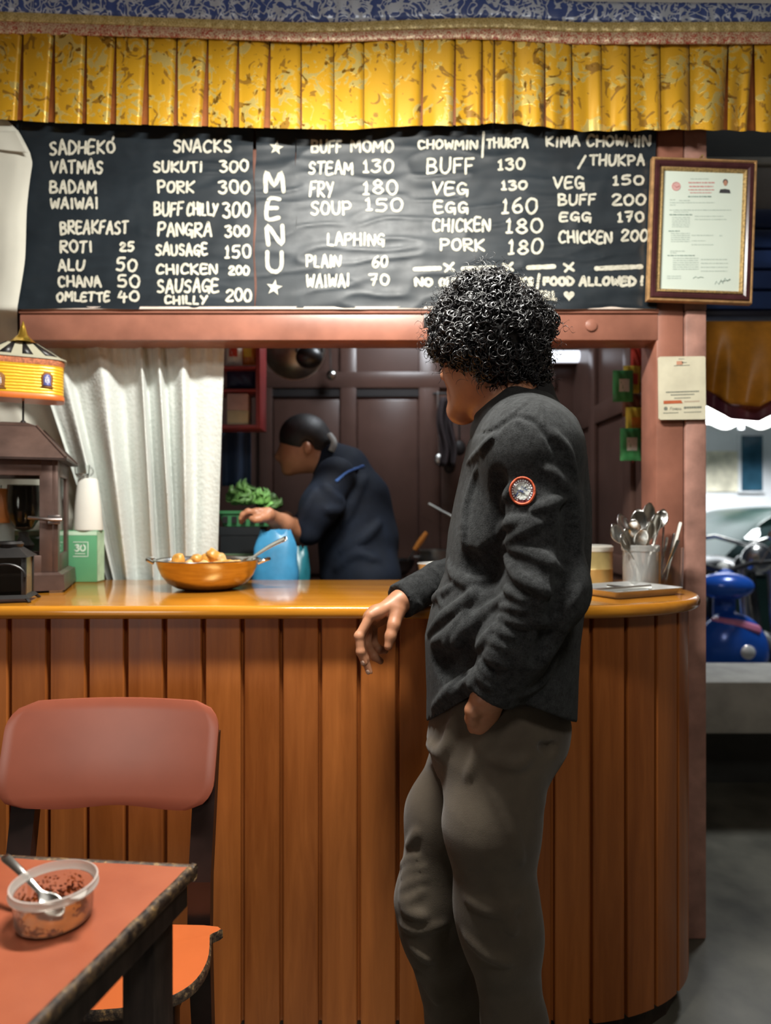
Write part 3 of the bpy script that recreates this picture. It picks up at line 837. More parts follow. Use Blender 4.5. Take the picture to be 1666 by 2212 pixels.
def pay_sign():
    D = WD - .012
    e = empty('payment_sign', P(1473, 908, D), 'small cream payment sign with a red bar fixed to the brown post', 'sign')
    R = roty(math.radians(-.6)); c = P(1473.5, 838.5, D); S = D / F
    w, h = 101 * S, 136 * S
    def loc(u, v, y=0.0): return c + R @ Vector((u, y, v))
    b = MB(); pts = []
    for cx, cz, a in ((1, 1, 0), (-1, 1, 90), (-1, -1, 180), (1, -1, 270)):
        for k in range(5):
            t = math.radians(a + 22.5 * k); pts.append((cx * (w / 2 - .005) + .005 * math.cos(t), cz * (h / 2 - .005) + .005 * math.sin(t)))
    n = len(pts)
    b.add([loc(x, z, -.003) for x, z in pts] + [loc(x, z, .004) for x, z in pts], [tuple(range(n - 1, -1, -1))[::-1], tuple(range(2 * n - 1, n - 1, -1))] + [(i, n + i, n + (i + 1) % n, (i + 1) % n) for i in range(n)])
    pl = b.build('plate', m_plain('cream_plastic', (.66, .62, .47), .4, 0, .12, 14), e)
    def pp(zx, zy): return ((zx - 880) / 11.9 * S, (1058 - zy) / 11.9 * S)
    def poly(zs, name, mat, y=-.0036):
        m = MB(); m.add([loc(*pp(*q), y) for q in zs], [tuple(range(len(zs)))[::-1]]); m.build(name, mat, pl)
    M_OR = m_plain('sign_red', (.48, .12, .05), .5); M_G = m_plain('sign_grey', (.20, .21, .17), .6); M_LR = m_plain('sign_pink', (.68, .34, .22), .5)
    poly([(390, 1380), (840, 1370), (885, 1450), (390, 1465)], 'red_bar', M_OR)
    poly([(735, 370), (880, 365), (905, 415), (880, 460), (735, 465)], 'logo_block', M_LR)
    poly([(870, 375), (925, 398), (1000, 400), (1000, 412), (925, 412), (875, 430)], 'logo_tip', M_G)
    m = MB()
    def bar(x0, x1, y, t, y1=None):
        x = x0
        while x < x1:
            wd = min(random.uniform(25, 60), x1 - x); yy = y + ((y1 or y) - y) * (x - x0) / (x1 - x0)
            m.add([loc(*pp(*q), -.0035) for q in ((x, yy - t), (x, yy + t), (x + wd, yy + t), (x + wd, yy - t))], [(0, 1, 2, 3)]); x += wd + 6
    bar(455, 1310, 1165, 16, 1145); bar(575, 1185, 1235, 14, 1222); bar(665, 1090, 1318, 11, 1308); bar(670, 1075, 485, 9, 475); bar(785, 935, 315, 8)
    bar(380, 770, 1698, 10, 1690); bar(910, 1360, 1685, 9, 1675); bar(960, 1365, 1562, 24, 1555)
    m.build('text', M_G, pl)
    m = MB(); bar(925, 1320, 1410, 15, 1398); m.build('faded_text', m_plain('faded_brown', (.50, .38, .28), .6), pl)
    m = MB()
    def disc(zx, zy, r, y): u, v = pp(zx, zy); m.add([loc(u + r * math.cos(2 * PI * k / 20), v + r * math.sin(2 * PI * k / 20), y) for k in range(20)], [tuple(range(20))])
    disc(445, 1583, .0055, -.0035); disc(938, 1566, .0035, -.0037); m.build('logo', M_G, pl)
    m = MB()
    to3 = lambda px, py: loc(*pp(px, py), -.0036)
    for t, a, b_, c_, d in (('F', 560, 600, 1545, 1620), ('O', 610, 650, 1572, 1620), ('N', 660, 700, 1572, 1620), ('E', 712, 745, 1572, 1620), ('P', 757, 795, 1572, 1640), ('A', 805, 845, 1572, 1625)):
        for st in strokes_for(t, a, b_, c_, d, 0, 0): ribbon(m, st, 9, to3)
    m.build('lettering', M_G, pl)
pay_sign()

# ================================================================ cloths at the left
def fabric(name, col, sheen=.2, scale=500, bump=.25, lace=0, trans=0.0):
    t = NT(name); v = t.coord()
    n1 = t.noise(v, 60 if lace else 9, 4)
    t.set(Base_Color=t.ramp(n1, [(.3, tuple(c * .9 for c in col)), (.7, col)]), Roughness=.75, Sheen_Weight=sheen)
    hgt = t.noise(v, scale, 2)
    if lace:
        vo = t.n('ShaderNodeTexVoronoi'); vo.inputs['Scale'].default_value = lace
        t.l(v, vo.inputs['Vector']); hgt = t.math('ADD', hgt, t.math('MULTIPLY', vo.outputs['Distance'], 3.0))
    t.bump(hgt, bump, .0012)
    return t.mat
M_CURT = fabric('white_damask', (.66, .70, .67), .2, 420, .35, 90)
M_DRAPE = fabric('cream_satin', (.62, .61, .53), .1, 300, .1)
# white damask curtain gathered on a wire behind the beam
def curtain():
    e = empty('curtain', P(320, 740, 2.035), 'white damask curtain gathered under the beam, hanging behind the pan', 'curtain')
    tx = itp([(0, 55), (.12, 120), (.3, 205), (.42, 262), (.5, 290), (.6, 312), (.68, 335), (.76, 362), (.82, 390), (.92, 440), (1, 486)])
    bxf = itp([(0, 240), (.12, 254), (.25, 268), (.42, 300), (.5, 322), (.6, 345), (.68, 372), (.76, 388), (.82, 402), (.92, 436), (1, 468)])
    zt, zb = Z(726, 2.035), .98
    def fn(u, v):
        w = 1 - v                                   # 0 top, 1 bottom
        pxt = tx(u); pxb = bxf(u)
        d = 2.05 + (2.145 - 2.05) * w
        z = zt + (zb - zt) * w
        px = pxt + (pxb - pxt) * w ** .9
        ph = u * 2 * PI * 5.5 + 1.6 * math.sin(u * 9.0)
        amp = (.012 + .046 * min(1, w * 1.8)) * (1 - .5 * max(0, w - .6) / .4)
        d += amp * (math.sin(ph) + .35 * math.sin(2 * ph + 1.0)) * (.5 if u > .86 else .45 if u < .1 else min(1, .45 + (u - .1) * 5.5))
        d += .004 * math.sin(u * 140) * max(0, 1 - w * 6)
        d += .006 * (vnoise(u * 14, w * 5, 31) - .5)
        if u > .86: d -= .012 * math.sin((u - .86) / .14 * PI)
        return Vector((X(px, d), d, z))
    MB_ = MB().grid(fn, 230, 60)
    MB_.build('cloth', M_CURT, e, 180)
    b = MB().tube([P(58, 726, 2.05), P(1400, 726, 2.05)], .003, 6)
    b.build('wire', M_STEEL_DULL, e)
curtain()
def drape():
    e = empty('drape', Vector((-1.2, 2.06, 1.03)), 'long cream satin drape hanging at the far left behind the yellow drum', 'drape')
    ry = itp([(200, -25), (250, 6), (285, 40), (330, 63), (352, 69), (380, 66), (450, 60), (560, 52), (665, 39), (760, 40), (850, 112), (960, 165), (1250, 195)])
    dd = itp([(200, 1.919), (560, 1.917), (668, 1.920), (745, 2.06), (860, 2.17), (1250, 2.18)])
    def fn(u, v):
        py = 250 + 1000 * (1 - v); d = dd(py)
        px = ry(py) + 2 * math.sin(py / 40) - (1 - u) * 190
        s = (1 - u) * 190
        amp = .28 if py < 690 else min(1, .28 + (py - 690) / 80)
        d += amp * (.012 * math.sin(s / 21.0 + py / 170) + .008 * math.sin(s / 9 + 1) * (vnoise(s / 30, py / 120, 5)) + .01 * (vnoise(s / 40, py / 70, 6) - .5))
        edge = max(0, (u - .9) / .1); d += .004 * edge ** 2
        crease = max(0, 1 - abs(py - 322 - .25 * (s - 40)) / 9); d -= .006 * crease
        return P(px, py, d)
    b = MB().grid(fn, 60, 150); b.build('cloth', M_DRAPE, e, 180)
    def flap(u, v):
        py = 284 + (316 + 14 * u - 284) * (1 - v); px = ry(py) - 3 - (1 - u) * 120
        return P(px, py, dd(py) - .009 - .005 * (1 - v) + .002 * math.sin(u * 9))
    b = MB().grid(flap, 24, 14); b.build('folded_edge', M_DRAPE, e, 180, thick=.0015)
drape()

# ================================================================ things on the counter, left
LD = 1.835
LX = X(36, LD)
M_BRONZE = m_plain('brown_tin', (.115, .072, .06), .38, .45, .3, 14, .08)
M_BRONZE_D = m_plain('dark_brown_tin', (.045, .028, .024), .4, .4, .3, 14, .08)
def frustum(b, c, w0, w1, z0, z1, R, mi=0, cap=True):
    c = Vector(c)
    vs = [c + R @ Vector((sx * w0 / 2, sy * w0 / 2, z0)) for sx, sy in ((-1, -1), (1, -1), (1, 1), (-1, 1))] + [c + R @ Vector((sx * w1 / 2, sy * w1 / 2, z1)) for sx, sy in ((-1, -1), (1, -1), (1, 1), (-1, 1))]
    fs = [(0, 1, 5, 4), (1, 2, 6, 5), (2, 3, 7, 6), (3, 0, 4, 7)]
    if cap: fs += [(3, 2, 1, 0), (4, 5, 6, 7)]
    return b.add(vs, fs, mi)
R_L = rotz(math.radians(19))
def lantern():
    c = Vector((LX, LD, CT))
    e = empty('lantern', c, 'large brown tin lantern with glass panes and a pitched roof, on the worktop', 'lantern')
    W = .245
    H0, H1, H2 = .052, .345, .452
    b = MB(); frustum(b, c, W + .025, W + .02, .006, H0 - .006, R_L); frustum(b, c, W + .012, W - .01, H0 - .006, H0, R_L)
    b.build('base', M_BRONZE, e, 25)
    for sx in (-1, 1):
        for sy in (-1, 1):
            f = MB(); f.box(c + R_L @ Vector((sx * (W / 2 - .01), sy * (W / 2 - .01), .004)), (.03, .03, .008), R_L); f.build('foot', M_PALE, e)
    pw = .038
    for sx in (-1, 1):
        for sy in (-1, 1):
            b = MB(); b.box(c + R_L @ Vector((sx * (W / 2 - .012 - pw / 2), sy * (W / 2 - .010), (H0 + H1) / 2)), (pw, .007, H1 - H0), R_L, bev=.0015)
            b.box(c + R_L @ Vector((sx * (W / 2 - .010), sy * (W / 2 - .012 - pw / 2), (H0 + H1) / 2)), (.007, pw, H1 - H0), R_L, bev=.0015)
            b.box(c + R_L @ Vector((sx * (W / 2 - .013), sy * (W / 2 - .013), (H0 + H1) / 2)), (.014, .014, H1 - H0), R_L, bev=.0015)
            b.build('post', M_BRONZE, e, 25)
    for ang in (0, 90, 180, 270):
        R = R_L @ rotz(math.radians(ang))
        b = MB(); b.box(c + R @ Vector((0, -(W / 2 - .010), H0 + .022)), (W - .09, .008, .045), R, bev=.0015); b.build('lower_rail', M_BRONZE, e, 25)
        b = MB(); b.box(c + R @ Vector((0, -(W / 2 - .010), H1 - .02)), (W - .09, .008, .04), R, bev=.0015); b.build('upper_rail', M_BRONZE, e, 25)
        b = MB(); b.box(c + R @ Vector((0, -(W / 2 - .012), (H0 + H1) / 2)), (W - .09, .0022, H1 - H0 - .07), R); b.build('pane', M_GLASS, e)
    b = MB(); frustum(b, c, W + .035, W + .035, H1, H1 + .006, R_L); b.build('eave', M_BRONZE_D, e, 25)
    b = MB(); frustum(b, c, W + .032, .115, H1 + .006, H2 - .012, R_L); frustum(b, c, .118, .06, H2 - .012, H2, R_L)
    rf = b.build('roof', M_BRONZE, e, 25)
    for sx, sy in ((-1, -1), (1, -1), (1, 1), (-1, 1)):
        b = MB(); b.tube([c + R_L @ Vector((sx * (W + .03) / 2, sy * (W + .03) / 2, H1 + .008)), c + R_L @ Vector((sx * .058, sy * .058, H2 - .011))], .0035, 6); b.build('roof_seam', M_BRONZE, rf)
    b = MB(); b.tube([c + R_L @ Vector((W / 2 - .075, -W / 2 + .002, .195)), c + R_L @ Vector((W / 2 - .05, -W / 2 - .006, .193)), c + R_L @ Vector((W / 2 - .02, -W / 2 - .006, .19)), c + R_L @ Vector((W / 2 + .004, -W / 2 - .001, .19))], .0045, 8)
    b.box(c + R_L @ Vector((W / 2 - .014, -W / 2 + .001, .19)), (.03, .012, .024), R_L, bev=.002)
    b.build('latch', m_plain('latch_metal', (.28, .24, .23), .3, .9), e)
lantern()
# things inside the lantern
def goblet():
    c = Vector((LX + .02, LD, CT + .052)); e = empty('goblet', c, 'dark glass goblet candle holder inside the brown lantern', 'goblet')
    MG = m_glass('smoky_glass', (.35, .34, .27), .06)
    b = MB(); b.lathe([(.001, .105), (.022, .112), (.036, .135), (.042, .165), (.043, .20), (.040, .232), (.037, .232), (.040, .20), (.039, .167), (.033, .14), (.02, .118), (.001, .112)], c, 28); b.build('bowl', MG, e)
    b = MB(); b.lathe([(.001, 0), (.04, .001), (.042, .006), (.03, .014), (.012, .026), (.010, .04), (.022, .055), (.026, .068), (.018, .080), (.012, .092), (.014, .104), (.001, .106)], c, 24); b.build('stem', M_BLACK, e)
    b = MB(); b.lathe([(.001, .113), (.019, .116), (.019, .16), (.001, .161)], c, 18); b.build('candle', m_plain('pinkish_wax', (.62, .36, .27), .5), e)
goblet()
def orange_candle():
    c = Vector((LX - .055, LD + .02, CT + .052)); e = empty('candle', c, 'thick orange candle inside the brown lantern behind its glass', 'candle')
    b = MB(); b.lathe([(.001, 0), (.034, 0), (.034, .128), (.001, .128)], c, 24); b.build('stand', m_plain('pale_stand', (.55, .56, .52), .5), e, 30)
    b = MB(); b.lathe([(.001, .128), (.04, .128), (.041, .132), (.041, .215), (.036, .222), (.001, .219)], c, 28); b.build('wax', m_plain('orange_wax', (.72, .22, .04), .4, 0, .15, 20), e, 40)
    b = MB(); b.tube([c + Vector((0, 0, .219)), c + Vector((.002, 0, .232))], .0015, 6); b.build('wick', M_BLACK, e)
orange_candle()

def drum():
    c = Vector((X(50, LD), LD, CT + .4525)); S = LD / F
    zr0 = Z(913, LD); zb = Z(866, LD); zt = Z(778, LD); zc = Z(742, LD); zf = Z(695, LD)
    e = empty('prayer_wheel', Vector((c.x, c.y, zr0)), 'yellow tin prayer drum with a striped conical roof and gold finial on a thin rod', 'prayer wheel')
    def at(z): return Vector((c.x, c.y, z))
    b = MB(); b.tube([at(zr0), at(zt)], .0028, 8); b.lathe([(.008, 0), (.006, .004), (.003, .007)], at(zr0), 12); b.build('rod', M_BLACK, e)
    n = 12; r = 84 * S
    t = NT('yellow_tin'); v = t.coord()
    wv = t.n('ShaderNodeTexWave', _wave_type='BANDS', _bands_direction='Z'); wv.inputs['Scale'].default_value = 38; wv.inputs['Distortion'].default_value = 1.2
    t.l(v, wv.inputs['Vector'])
    t.set(Base_Color=t.ramp(wv.outputs['Fac'], [(.1, (.62, .30, .012)), (.6, (.85, .52, .03))]), Roughness=.3, Metallic=.2); t.bump(wv.outputs['Fac'], .5, .002)
    a0 = math.radians(-66)
    def ring(rr, z): return [Vector((c.x + rr * math.cos(a0 + 2 * PI * k / n), c.y + rr * math.sin(a0 + 2 * PI * k / n), z)) for k in range(n)]
    # rounded-square drum: flat front meeting a flat side at a soft corner
    def rsq(rr, z, m=48, p=4.5):
        out = []
        for k in range(m):
            a = 2 * PI * k / m; ca, sa = math.cos(a), math.sin(a)
            q = rr / (abs(ca) ** p + abs(sa) ** p) ** (1 / p)
            vv = rotz(math.radians(26)) @ Vector((q * ca * .98, q * sa * .5, 0))
            out.append(Vector((c.x + vv.x, c.y + vv.y, z)))
        return out
    def loft(rings, mat, name, cap=True):
        m = len(rings[0]); vs = [p for r_ in rings for p in r_]
        fs = [(i * m + j, i * m + (j + 1) % m, (i + 1) * m + (j + 1) % m, (i + 1) * m + j) for i in range(len(rings) - 1) for j in range(m)]
        if cap: fs += [tuple(range(m - 1, -1, -1)), tuple((len(rings) - 1) * m + j for j in range(m))]
        return mesh_obj(name, vs, fs, mat, e, 35)
    R0 = 81 * S
    loft([rsq(R0, zb + .014), rsq(R0, zt - .014)], t.mat, 'drum')
    loft([rsq(R0 * 1.0, zb), rsq(R0 * 1.02, zb + .002), rsq(R0 * 1.02, zb + .012), rsq(R0, zb + .015)], m_plain('orange_band', (.62, .16, .03), .35, .1), 'lower_band')
    loft([rsq(R0, zt - .018), rsq(R0 * 1.02, zt - .014), rsq(R0 * 1.02, zt - .002), rsq(R0 * .98, zt)], m_plain('scalloped_band', (.42, .13, .05), .45, .1, .5, 180, .5), 'upper_band')
    loft([rsq(R0 * 1.07, zt - .001), rsq(R0 * 1.07, zt + .003), rsq(R0 * .98, zt + .006), rsq(R0 * .36, zc)], m_plain('grey_green_roof', (.36, .34, .25), .5, 0, .15, 10), 'roof')
    m = MB()
    for k in range(12):
        j = k * 4
        A, B_, C, D_ = rsq(R0 * .97, zt + .008)[j], rsq(R0 * .97, zt + .008)[(j + 2) % 48], rsq(R0 * .40, zc + .0005)[(j + 1) % 48], rsq(R0 * .40, zc + .0005)[j]
        m = MB(); m.add([A, B_, C, D_], [(0, 1, 2, 3)]); m.build('roof_stripe', M_BLACK, e, thick=.001)
    b = MB(); b.lathe([(R0 * .36, 0), (R0 * .30, .004), (.0125, .022), (.006, .045), (.0015, zf - zc), (.0003, zf - zc + .002)], at(zc), 20); b.build('finial', m_plain('brass', (.85, .52, .08), .2, .9), e)
    # little niche plaques with a white glyph on the two visible faces
    MP = m_plain('plaque_brown', (.22, .09, .02), .5); MV = m_plain('plaque_violet', (.10, .11, .30), .4); MWH = m_plain('glyph_white', (.75, .75, .78), .5)
    for px, nrm in ((102, rotz(math.radians(26)) @ Vector((0, -1, 0))), (-2, rotz(math.radians(26)) @ Vector((0, -1, 0)))):
        # plane of the front face
        base = at(0) + nrm * (R0 * .5)
        ray = P(px, 821, LD) - Vector((0, 0, CAM_Z)); o = Vector((0, 0, CAM_Z))
        tt = (base - o).dot(Vector((nrm.x, nrm.y, 0))) / ray.dot(Vector((nrm.x, nrm.y, 0)))
        q = o + ray * tt; tang = Vector((-nrm.y, nrm.x, 0)).normalized()
        def pl(u, w, k): return q + tang * u + Vector((0, 0, w)) + nrm * k
        def plate(w, h, k, name, mat):
            pts = [(-w * 1.15, -h), (w * 1.15, -h), (w * .9, -h * .75), (w, h * .2)] + [(w * math.cos(PI * i / 8), h * .35 + h * .65 * math.sin(PI * i / 8)) for i in range(9)] + [(-w, h * .2), (-w * .9, -h * .75)]
            m = MB(); m.add([pl(x, z, k) for x, z in pts], [tuple(range(len(pts)))]); return m.build(name, mat, e, thick=.001)
        plate(.0145, .0215, .0012, 'plaque', MP); ob = plate(.0095, .016, .0022, 'plaque_panel', MV if px > 0 else MP)
        m = MB()
        for st in ([(-.005, .006), (.005, .006)], [(0, .006), (-.001, .010), (.003, .012)], [(-.004, .002), (-.004, -.006), (0, -.008)], [(-.004, .002), (.001, .003), (.001, -.003), (-.003, -.002)], [(.004, .004), (.0045, -.008)]):
            m.tube([pl(x, z, .003) for x, z in st], .0011, 6)
        m.build('glyph', MWH, e)
drum()

def small_lantern():
    D = 1.585; cx = X(22, D); c = Vector((cx, D, CT)); R = rotz(math.radians(16))
    e = empty('small_lantern', c, 'small black lantern with brass side glass in front of the brown lantern', 'lantern')
    W = .085; H = .105; h0 = .018
    b = MB(); frustum(b, c, W + .016, W, .010, h0, R); b.build('base', M_BLACK, e, 25)
    for sx in (-1, 1):
        for sy in (-1, 1):
            f = MB(); f.tube([c + R @ Vector((sx * W * .5, sy * W * .5, .012)), c + R @ Vector((sx * W * .62, sy * W * .62, 0.001))], .004, 6); f.build('foot', M_BLACK, e)
            f = MB(); f.box(c + R @ Vector((sx * (W / 2 - .005), sy * (W / 2 - .005), (h0 + H) / 2)), (.010, .010, H - h0), R, bev=.001); f.build('post', M_BLACK, e, 25)
    for ang in (0, 90, 180, 270):
        RR = R @ rotz(math.radians(ang))
        f = MB(); f.box(c + RR @ Vector((0, -W / 2 + .004, (h0 + H) / 2)), (W - .02, .002, H - h0), RR)
        f.build('pane', m_plain('brass_tinted_glass', (.36, .27, .13), .2, .5) if ang == 90 else m_glass('dark_glass', (.25, .27, .26), .05), e)
    b = MB(); frustum(b, c, W + .012, W * .55, H, H + .022, R); b.build('roof', M_BLACK, e, 25)
    b = MB(); b.lathe([(.026, H + .022), (.030, H + .03), (.024, H + .036)], c, 20); b.build('chimney', M_BLACK, e)
    b = MB(); b.tube([c + R @ Vector((W * .5 * math.cos(a), -W * .55, .06 + .03 * math.sin(a))) for a in [PI * k / 12 for k in range(13)]], .003, 6); b.build('handle', M_BLACK, e)
small_lantern()

def green_box():
    D = 2.01; z1 = Z(1146, D); x1 = X(209, D)
    c = Vector((x1 - .12, D + .027, CT)); e = empty('green_box', c, 'green carton printed with the number 30, half hidden behind the brown lantern', 'box')
    G1 = m_plain('green_card', (.09, .30, .15), .5, 0, .1, 8)
    b = MB().bx(x1 - .26, x1, D, D + .055, CT, z1, bev=.003); b.build('carton', G1, e)
    b = MB(); b.add([(x1 + .0005, D + .003, CT + .002), (x1 + .0005, D + .053, CT + .002), (x1 + .0005, D + .053, z1 - .003), (x1 + .0005, D + .003, z1 - .003)], [(0, 1, 2, 3)]); b.build('side_face', m_plain('pale_green_side', (.42, .60, .42), .5, 0, .2, 30), e)  # right side face, a paler green than the front
    b = MB().bx(x1 - .26, x1 + .0008, D - .0006, D, z1 - .014, z1 - .002); b.build('pale_stripe', m_plain('pale_green', (.50, .68, .52), .5), e)
    M_LG = m_plain('white_green_print', (.62, .75, .64), .5)
    to3 = lambda px, py: P(px, py, D - .0009)
    m = MB()
    for t_, a, b_ in (('3', 162, 171), ('0', 174, 184)):
        for st in strokes_for(t_, a, b_, 1177, 1190, 0, 0): ribbon(m, curve2(st), 3.2, to3)
    m.build('number', M_LG, e)
    m = MB()
    for st in ([(158, 1171), (190, 1171), (190, 1202), (158, 1202)], [(162, 1196), (184, 1196)]): ribbon(m, st, 1.6, to3)
    m.build('number_border', M_LG, e)
green_box()
def jar_stack():
    D = 2.035; zb = Z(1146, 2.01) + .0005; c = Vector((X(190, D), D, zb))
    e = empty('tissue_roll', c, 'white paper-wrapped roll standing on the green carton', 'roll')
    S = D / F
    b = MB(); b.lathe([(.001, 0), (31 * S, 0), (32 * S, .004), (27 * S, 60 * S), (21 * S, 108 * S), (18 * S, 112 * S), (.001, 112 * S)], c, 28, None, 0, False, 1, .7); b.build('roll', M_PAPER, e, 40)
    e2 = empty('glass_cup', c + Vector((-.012, -.012, 112 * S)), 'small clear glass cup on top of the white roll', 'cup')
    b = MB(); b.lathe([(.001, .001), (.014, .001), (.02, .012), (.022, .04), (.0205, .04), (.0185, .013), (.001, .005)], c + Vector((-.012, -.012, 112 * S)), 20); b.build('body', M_GLASS, e2)
    b = MB(); b.tube([c + Vector((.008 + .013 * math.sin(a), -.012, 112 * S + .02 + .013 * math.cos(a))) for a in [PI * k / 10 for k in range(11)]], .0025, 6); b.build('handle', M_GLASS, e2)
jar_stack()

# pan of potatoes with a spoon
PD = 2.00 - .05
PC = Vector((X(450, 1.84), 1.84, CT))
M_PAN = NT('golden_pan'); _v = M_PAN.coord((1, 1, 6)); M_PAN.set(Base_Color=M_PAN.ramp(M_PAN.noise(_v, 18, 4), [(.3, (.42, .29, .10)), (.7, (.58, .42, .17))]), Roughness=.27, Metallic=.9); M_PAN = M_PAN.mat
def pan():
    e = empty('cooking_pan', PC, 'golden metal pan full of orange potato pieces on the worktop', 'pan')
    S = 1.84 / F; r = 110 * S; h = .080
    prof_o = [(.001, 0), (.062, .0005), (.084, .005), (.106, .018), (.122, .038), (.131, .058), (r - .002, h)]
    b = MB(); b.lathe(prof_o + [(r, h + .001)], PC, 56); b.build('outside', M_PAN, e, 60)
    b = MB(); b.lathe([(r, h + .001), (r - .003, h), (.128, .058), (.119, .039), (.103, .020), (.08, .008), (.001, .004)], PC, 56); b.build('inside', M_STEEL, e, 60)
    b = MB(); b.lathe([(r - .002, h - .001), (r + .004, h), (r + .004, h + .002), (r - .003, h + .002)], PC, 56); b.build('rim', M_STEEL, e, 60)
    for s in (-1, 1):
        b = MB(); q = PC + Vector((s * (r + .001), 0, h - .004))
        b.tube(smooth_path([q + Vector((0, -.026, -.004)), q + Vector((s * .018, -.022, .004)), q + Vector((s * .026, 0, .006)), q + Vector((s * .018, .022, .004)), q + Vector((0, .026, -.004))], 5), .005, 8)
        b.build('handle', M_STEEL, e)
    b = MB(); b.lathe([(.001, .050), (.11, .050), (.1255, .048)], PC, 40); b.build('sauce', m_plain('potato_sauce', (.55, .25, .06), .3, 0, .3, 60, .4), e)
pan()
def lump(b, c, r, seed, sc=(1, 1, 1), n=14, m=9, rough=.28, freq=2.3):
    M = Matrix.Rotation(seed * 1.7, 3, Vector((math.sin(seed), math.cos(seed * 2), .5)).normalized())
    def fn(i, j):
        th = PI * j / m; ph = 2 * PI * i / n
        d = Vector((math.sin(th) * math.cos(ph), math.sin(th) * math.sin(ph), -math.cos(th)))
        k = 1 + rough * (vnoise(d.x * freq + seed * 7, d.y * freq + d.z * freq * 1.3 + 11, int(seed * 13) % 97) - .5) * 2
        return c + M @ Vector((d.x * r * k * sc[0], d.y * r * k * sc[1], d.z * r * k * sc[2]))
    vs = [fn(i, j) for j in range(m + 1) for i in range(n)]
    fs = [(j * n + i, j * n + (i + 1) % n, (j + 1) * n + (i + 1) % n, (j + 1) * n + i) for j in range(m) for i in range(n)]
    b.add(vs, fs)
M_POT = m_plain('fried_potato', (.62, .30, .055), .38, 0, .4, 40, .3, 120)
M_POT2 = m_plain('pale_potato', (.70, .42, .16), .4, 0, .3, 40, .3, 120)
random.seed(21)
pieces = [(385, 1205, .018, 0), (408, 1208, .014, 1), (425, 1203, .018, 0), (450, 1200, .02, 0), (462, 1197, .022, 0), (478, 1203, .017, 1), (495, 1206, .019, 0), (512, 1209, .017, 1), (372, 1208, .012, 0), (440, 1210, .016, 1), (470, 1211, .017, 0), (500, 1213, .015, 1), (527, 1210, .012, 0)]
names = ['at the left of the heap', 'beside the leftmost piece', 'left of the middle of the heap', 'tall one left of the middle', 'topmost of the heap', 'pale one right of the top', 'right of the middle', 'pale one at the right of the heap', 'small one at the far left of the pan', 'front one left of the middle', 'front one under the top piece', 'front one at the right', 'small one beside the spoon']
for k, (px, py, r, m) in enumerate(pieces):
    d = 1.84 + (.055 if py < 1204 else .0 if py < 1209 else -.045)
    q = P(px, py, d); q.z = CT + (.086 if py < 1200 else .076 if py < 1206 else .064)
    b = MB(); lump(b, q, r, k + 1.3, (1.15, 1, .85))
    o = b.build('potato_piece', M_POT2 if m else M_POT, None, 180)
    tag(o, ('pale' if m else 'orange') + ' potato piece in the golden pan, ' + names[k], 'potato', 'potato pieces in the golden pan')
def spoon_mesh(b, tip, end, bw=.021, bl=.062, hw=.0065, dish=.006, up=Vector((0, -.5, .85))):
    """spoon from the bowl tip to the handle end"""
    tip, end = Vector(tip), Vector(end); d = (end - tip); L = d.length; d.normalize()
    s = d.cross(up).normalized(); u = s.cross(d).normalized()
    n = 9; rows = 22; vs = []
    for i in range(rows + 1):
        t = i / rows; l = t * L
        if l < bl:
            q = l / bl; w = bw * math.sin(PI * min(q * .93 + .02, .999)) ** .62 if q < .97 else hw * .9
            w = max(w, hw * .55); dd = dish * math.sin(PI * q)
        else:
            q = (l - bl) / (L - bl); w = hw * (.62 + .55 * q) if q < .96 else hw * .9; dd = 0
        for j in range(n + 1):
            c = (j / n) * 2 - 1
            vs.append(tip + d * l + s * (c * w) + u * (-dd * (1 - c * c) + .004 * math.sin(PI * min(1, max(0, (l - bl) / (L - bl)))) + .0008 * (1 - c * c)))
    fs = [(i * (n + 1) + j, i * (n + 1) + j + 1, (i + 1) * (n + 1) + j + 1, (i + 1) * (n + 1) + j) for i in range(rows) for j in range(n)]
    b.add(vs, fs); return b
b = MB(); spoon_mesh(b, P(505, 1228, 1.82), P(620, 1162, 1.80), .022, .06, .0105)
o = b.build('serving_spoon', M_STEEL, None, 60, thick=.0016); tag(o, 'steel serving spoon leaning out of the golden pan', 'spoon')

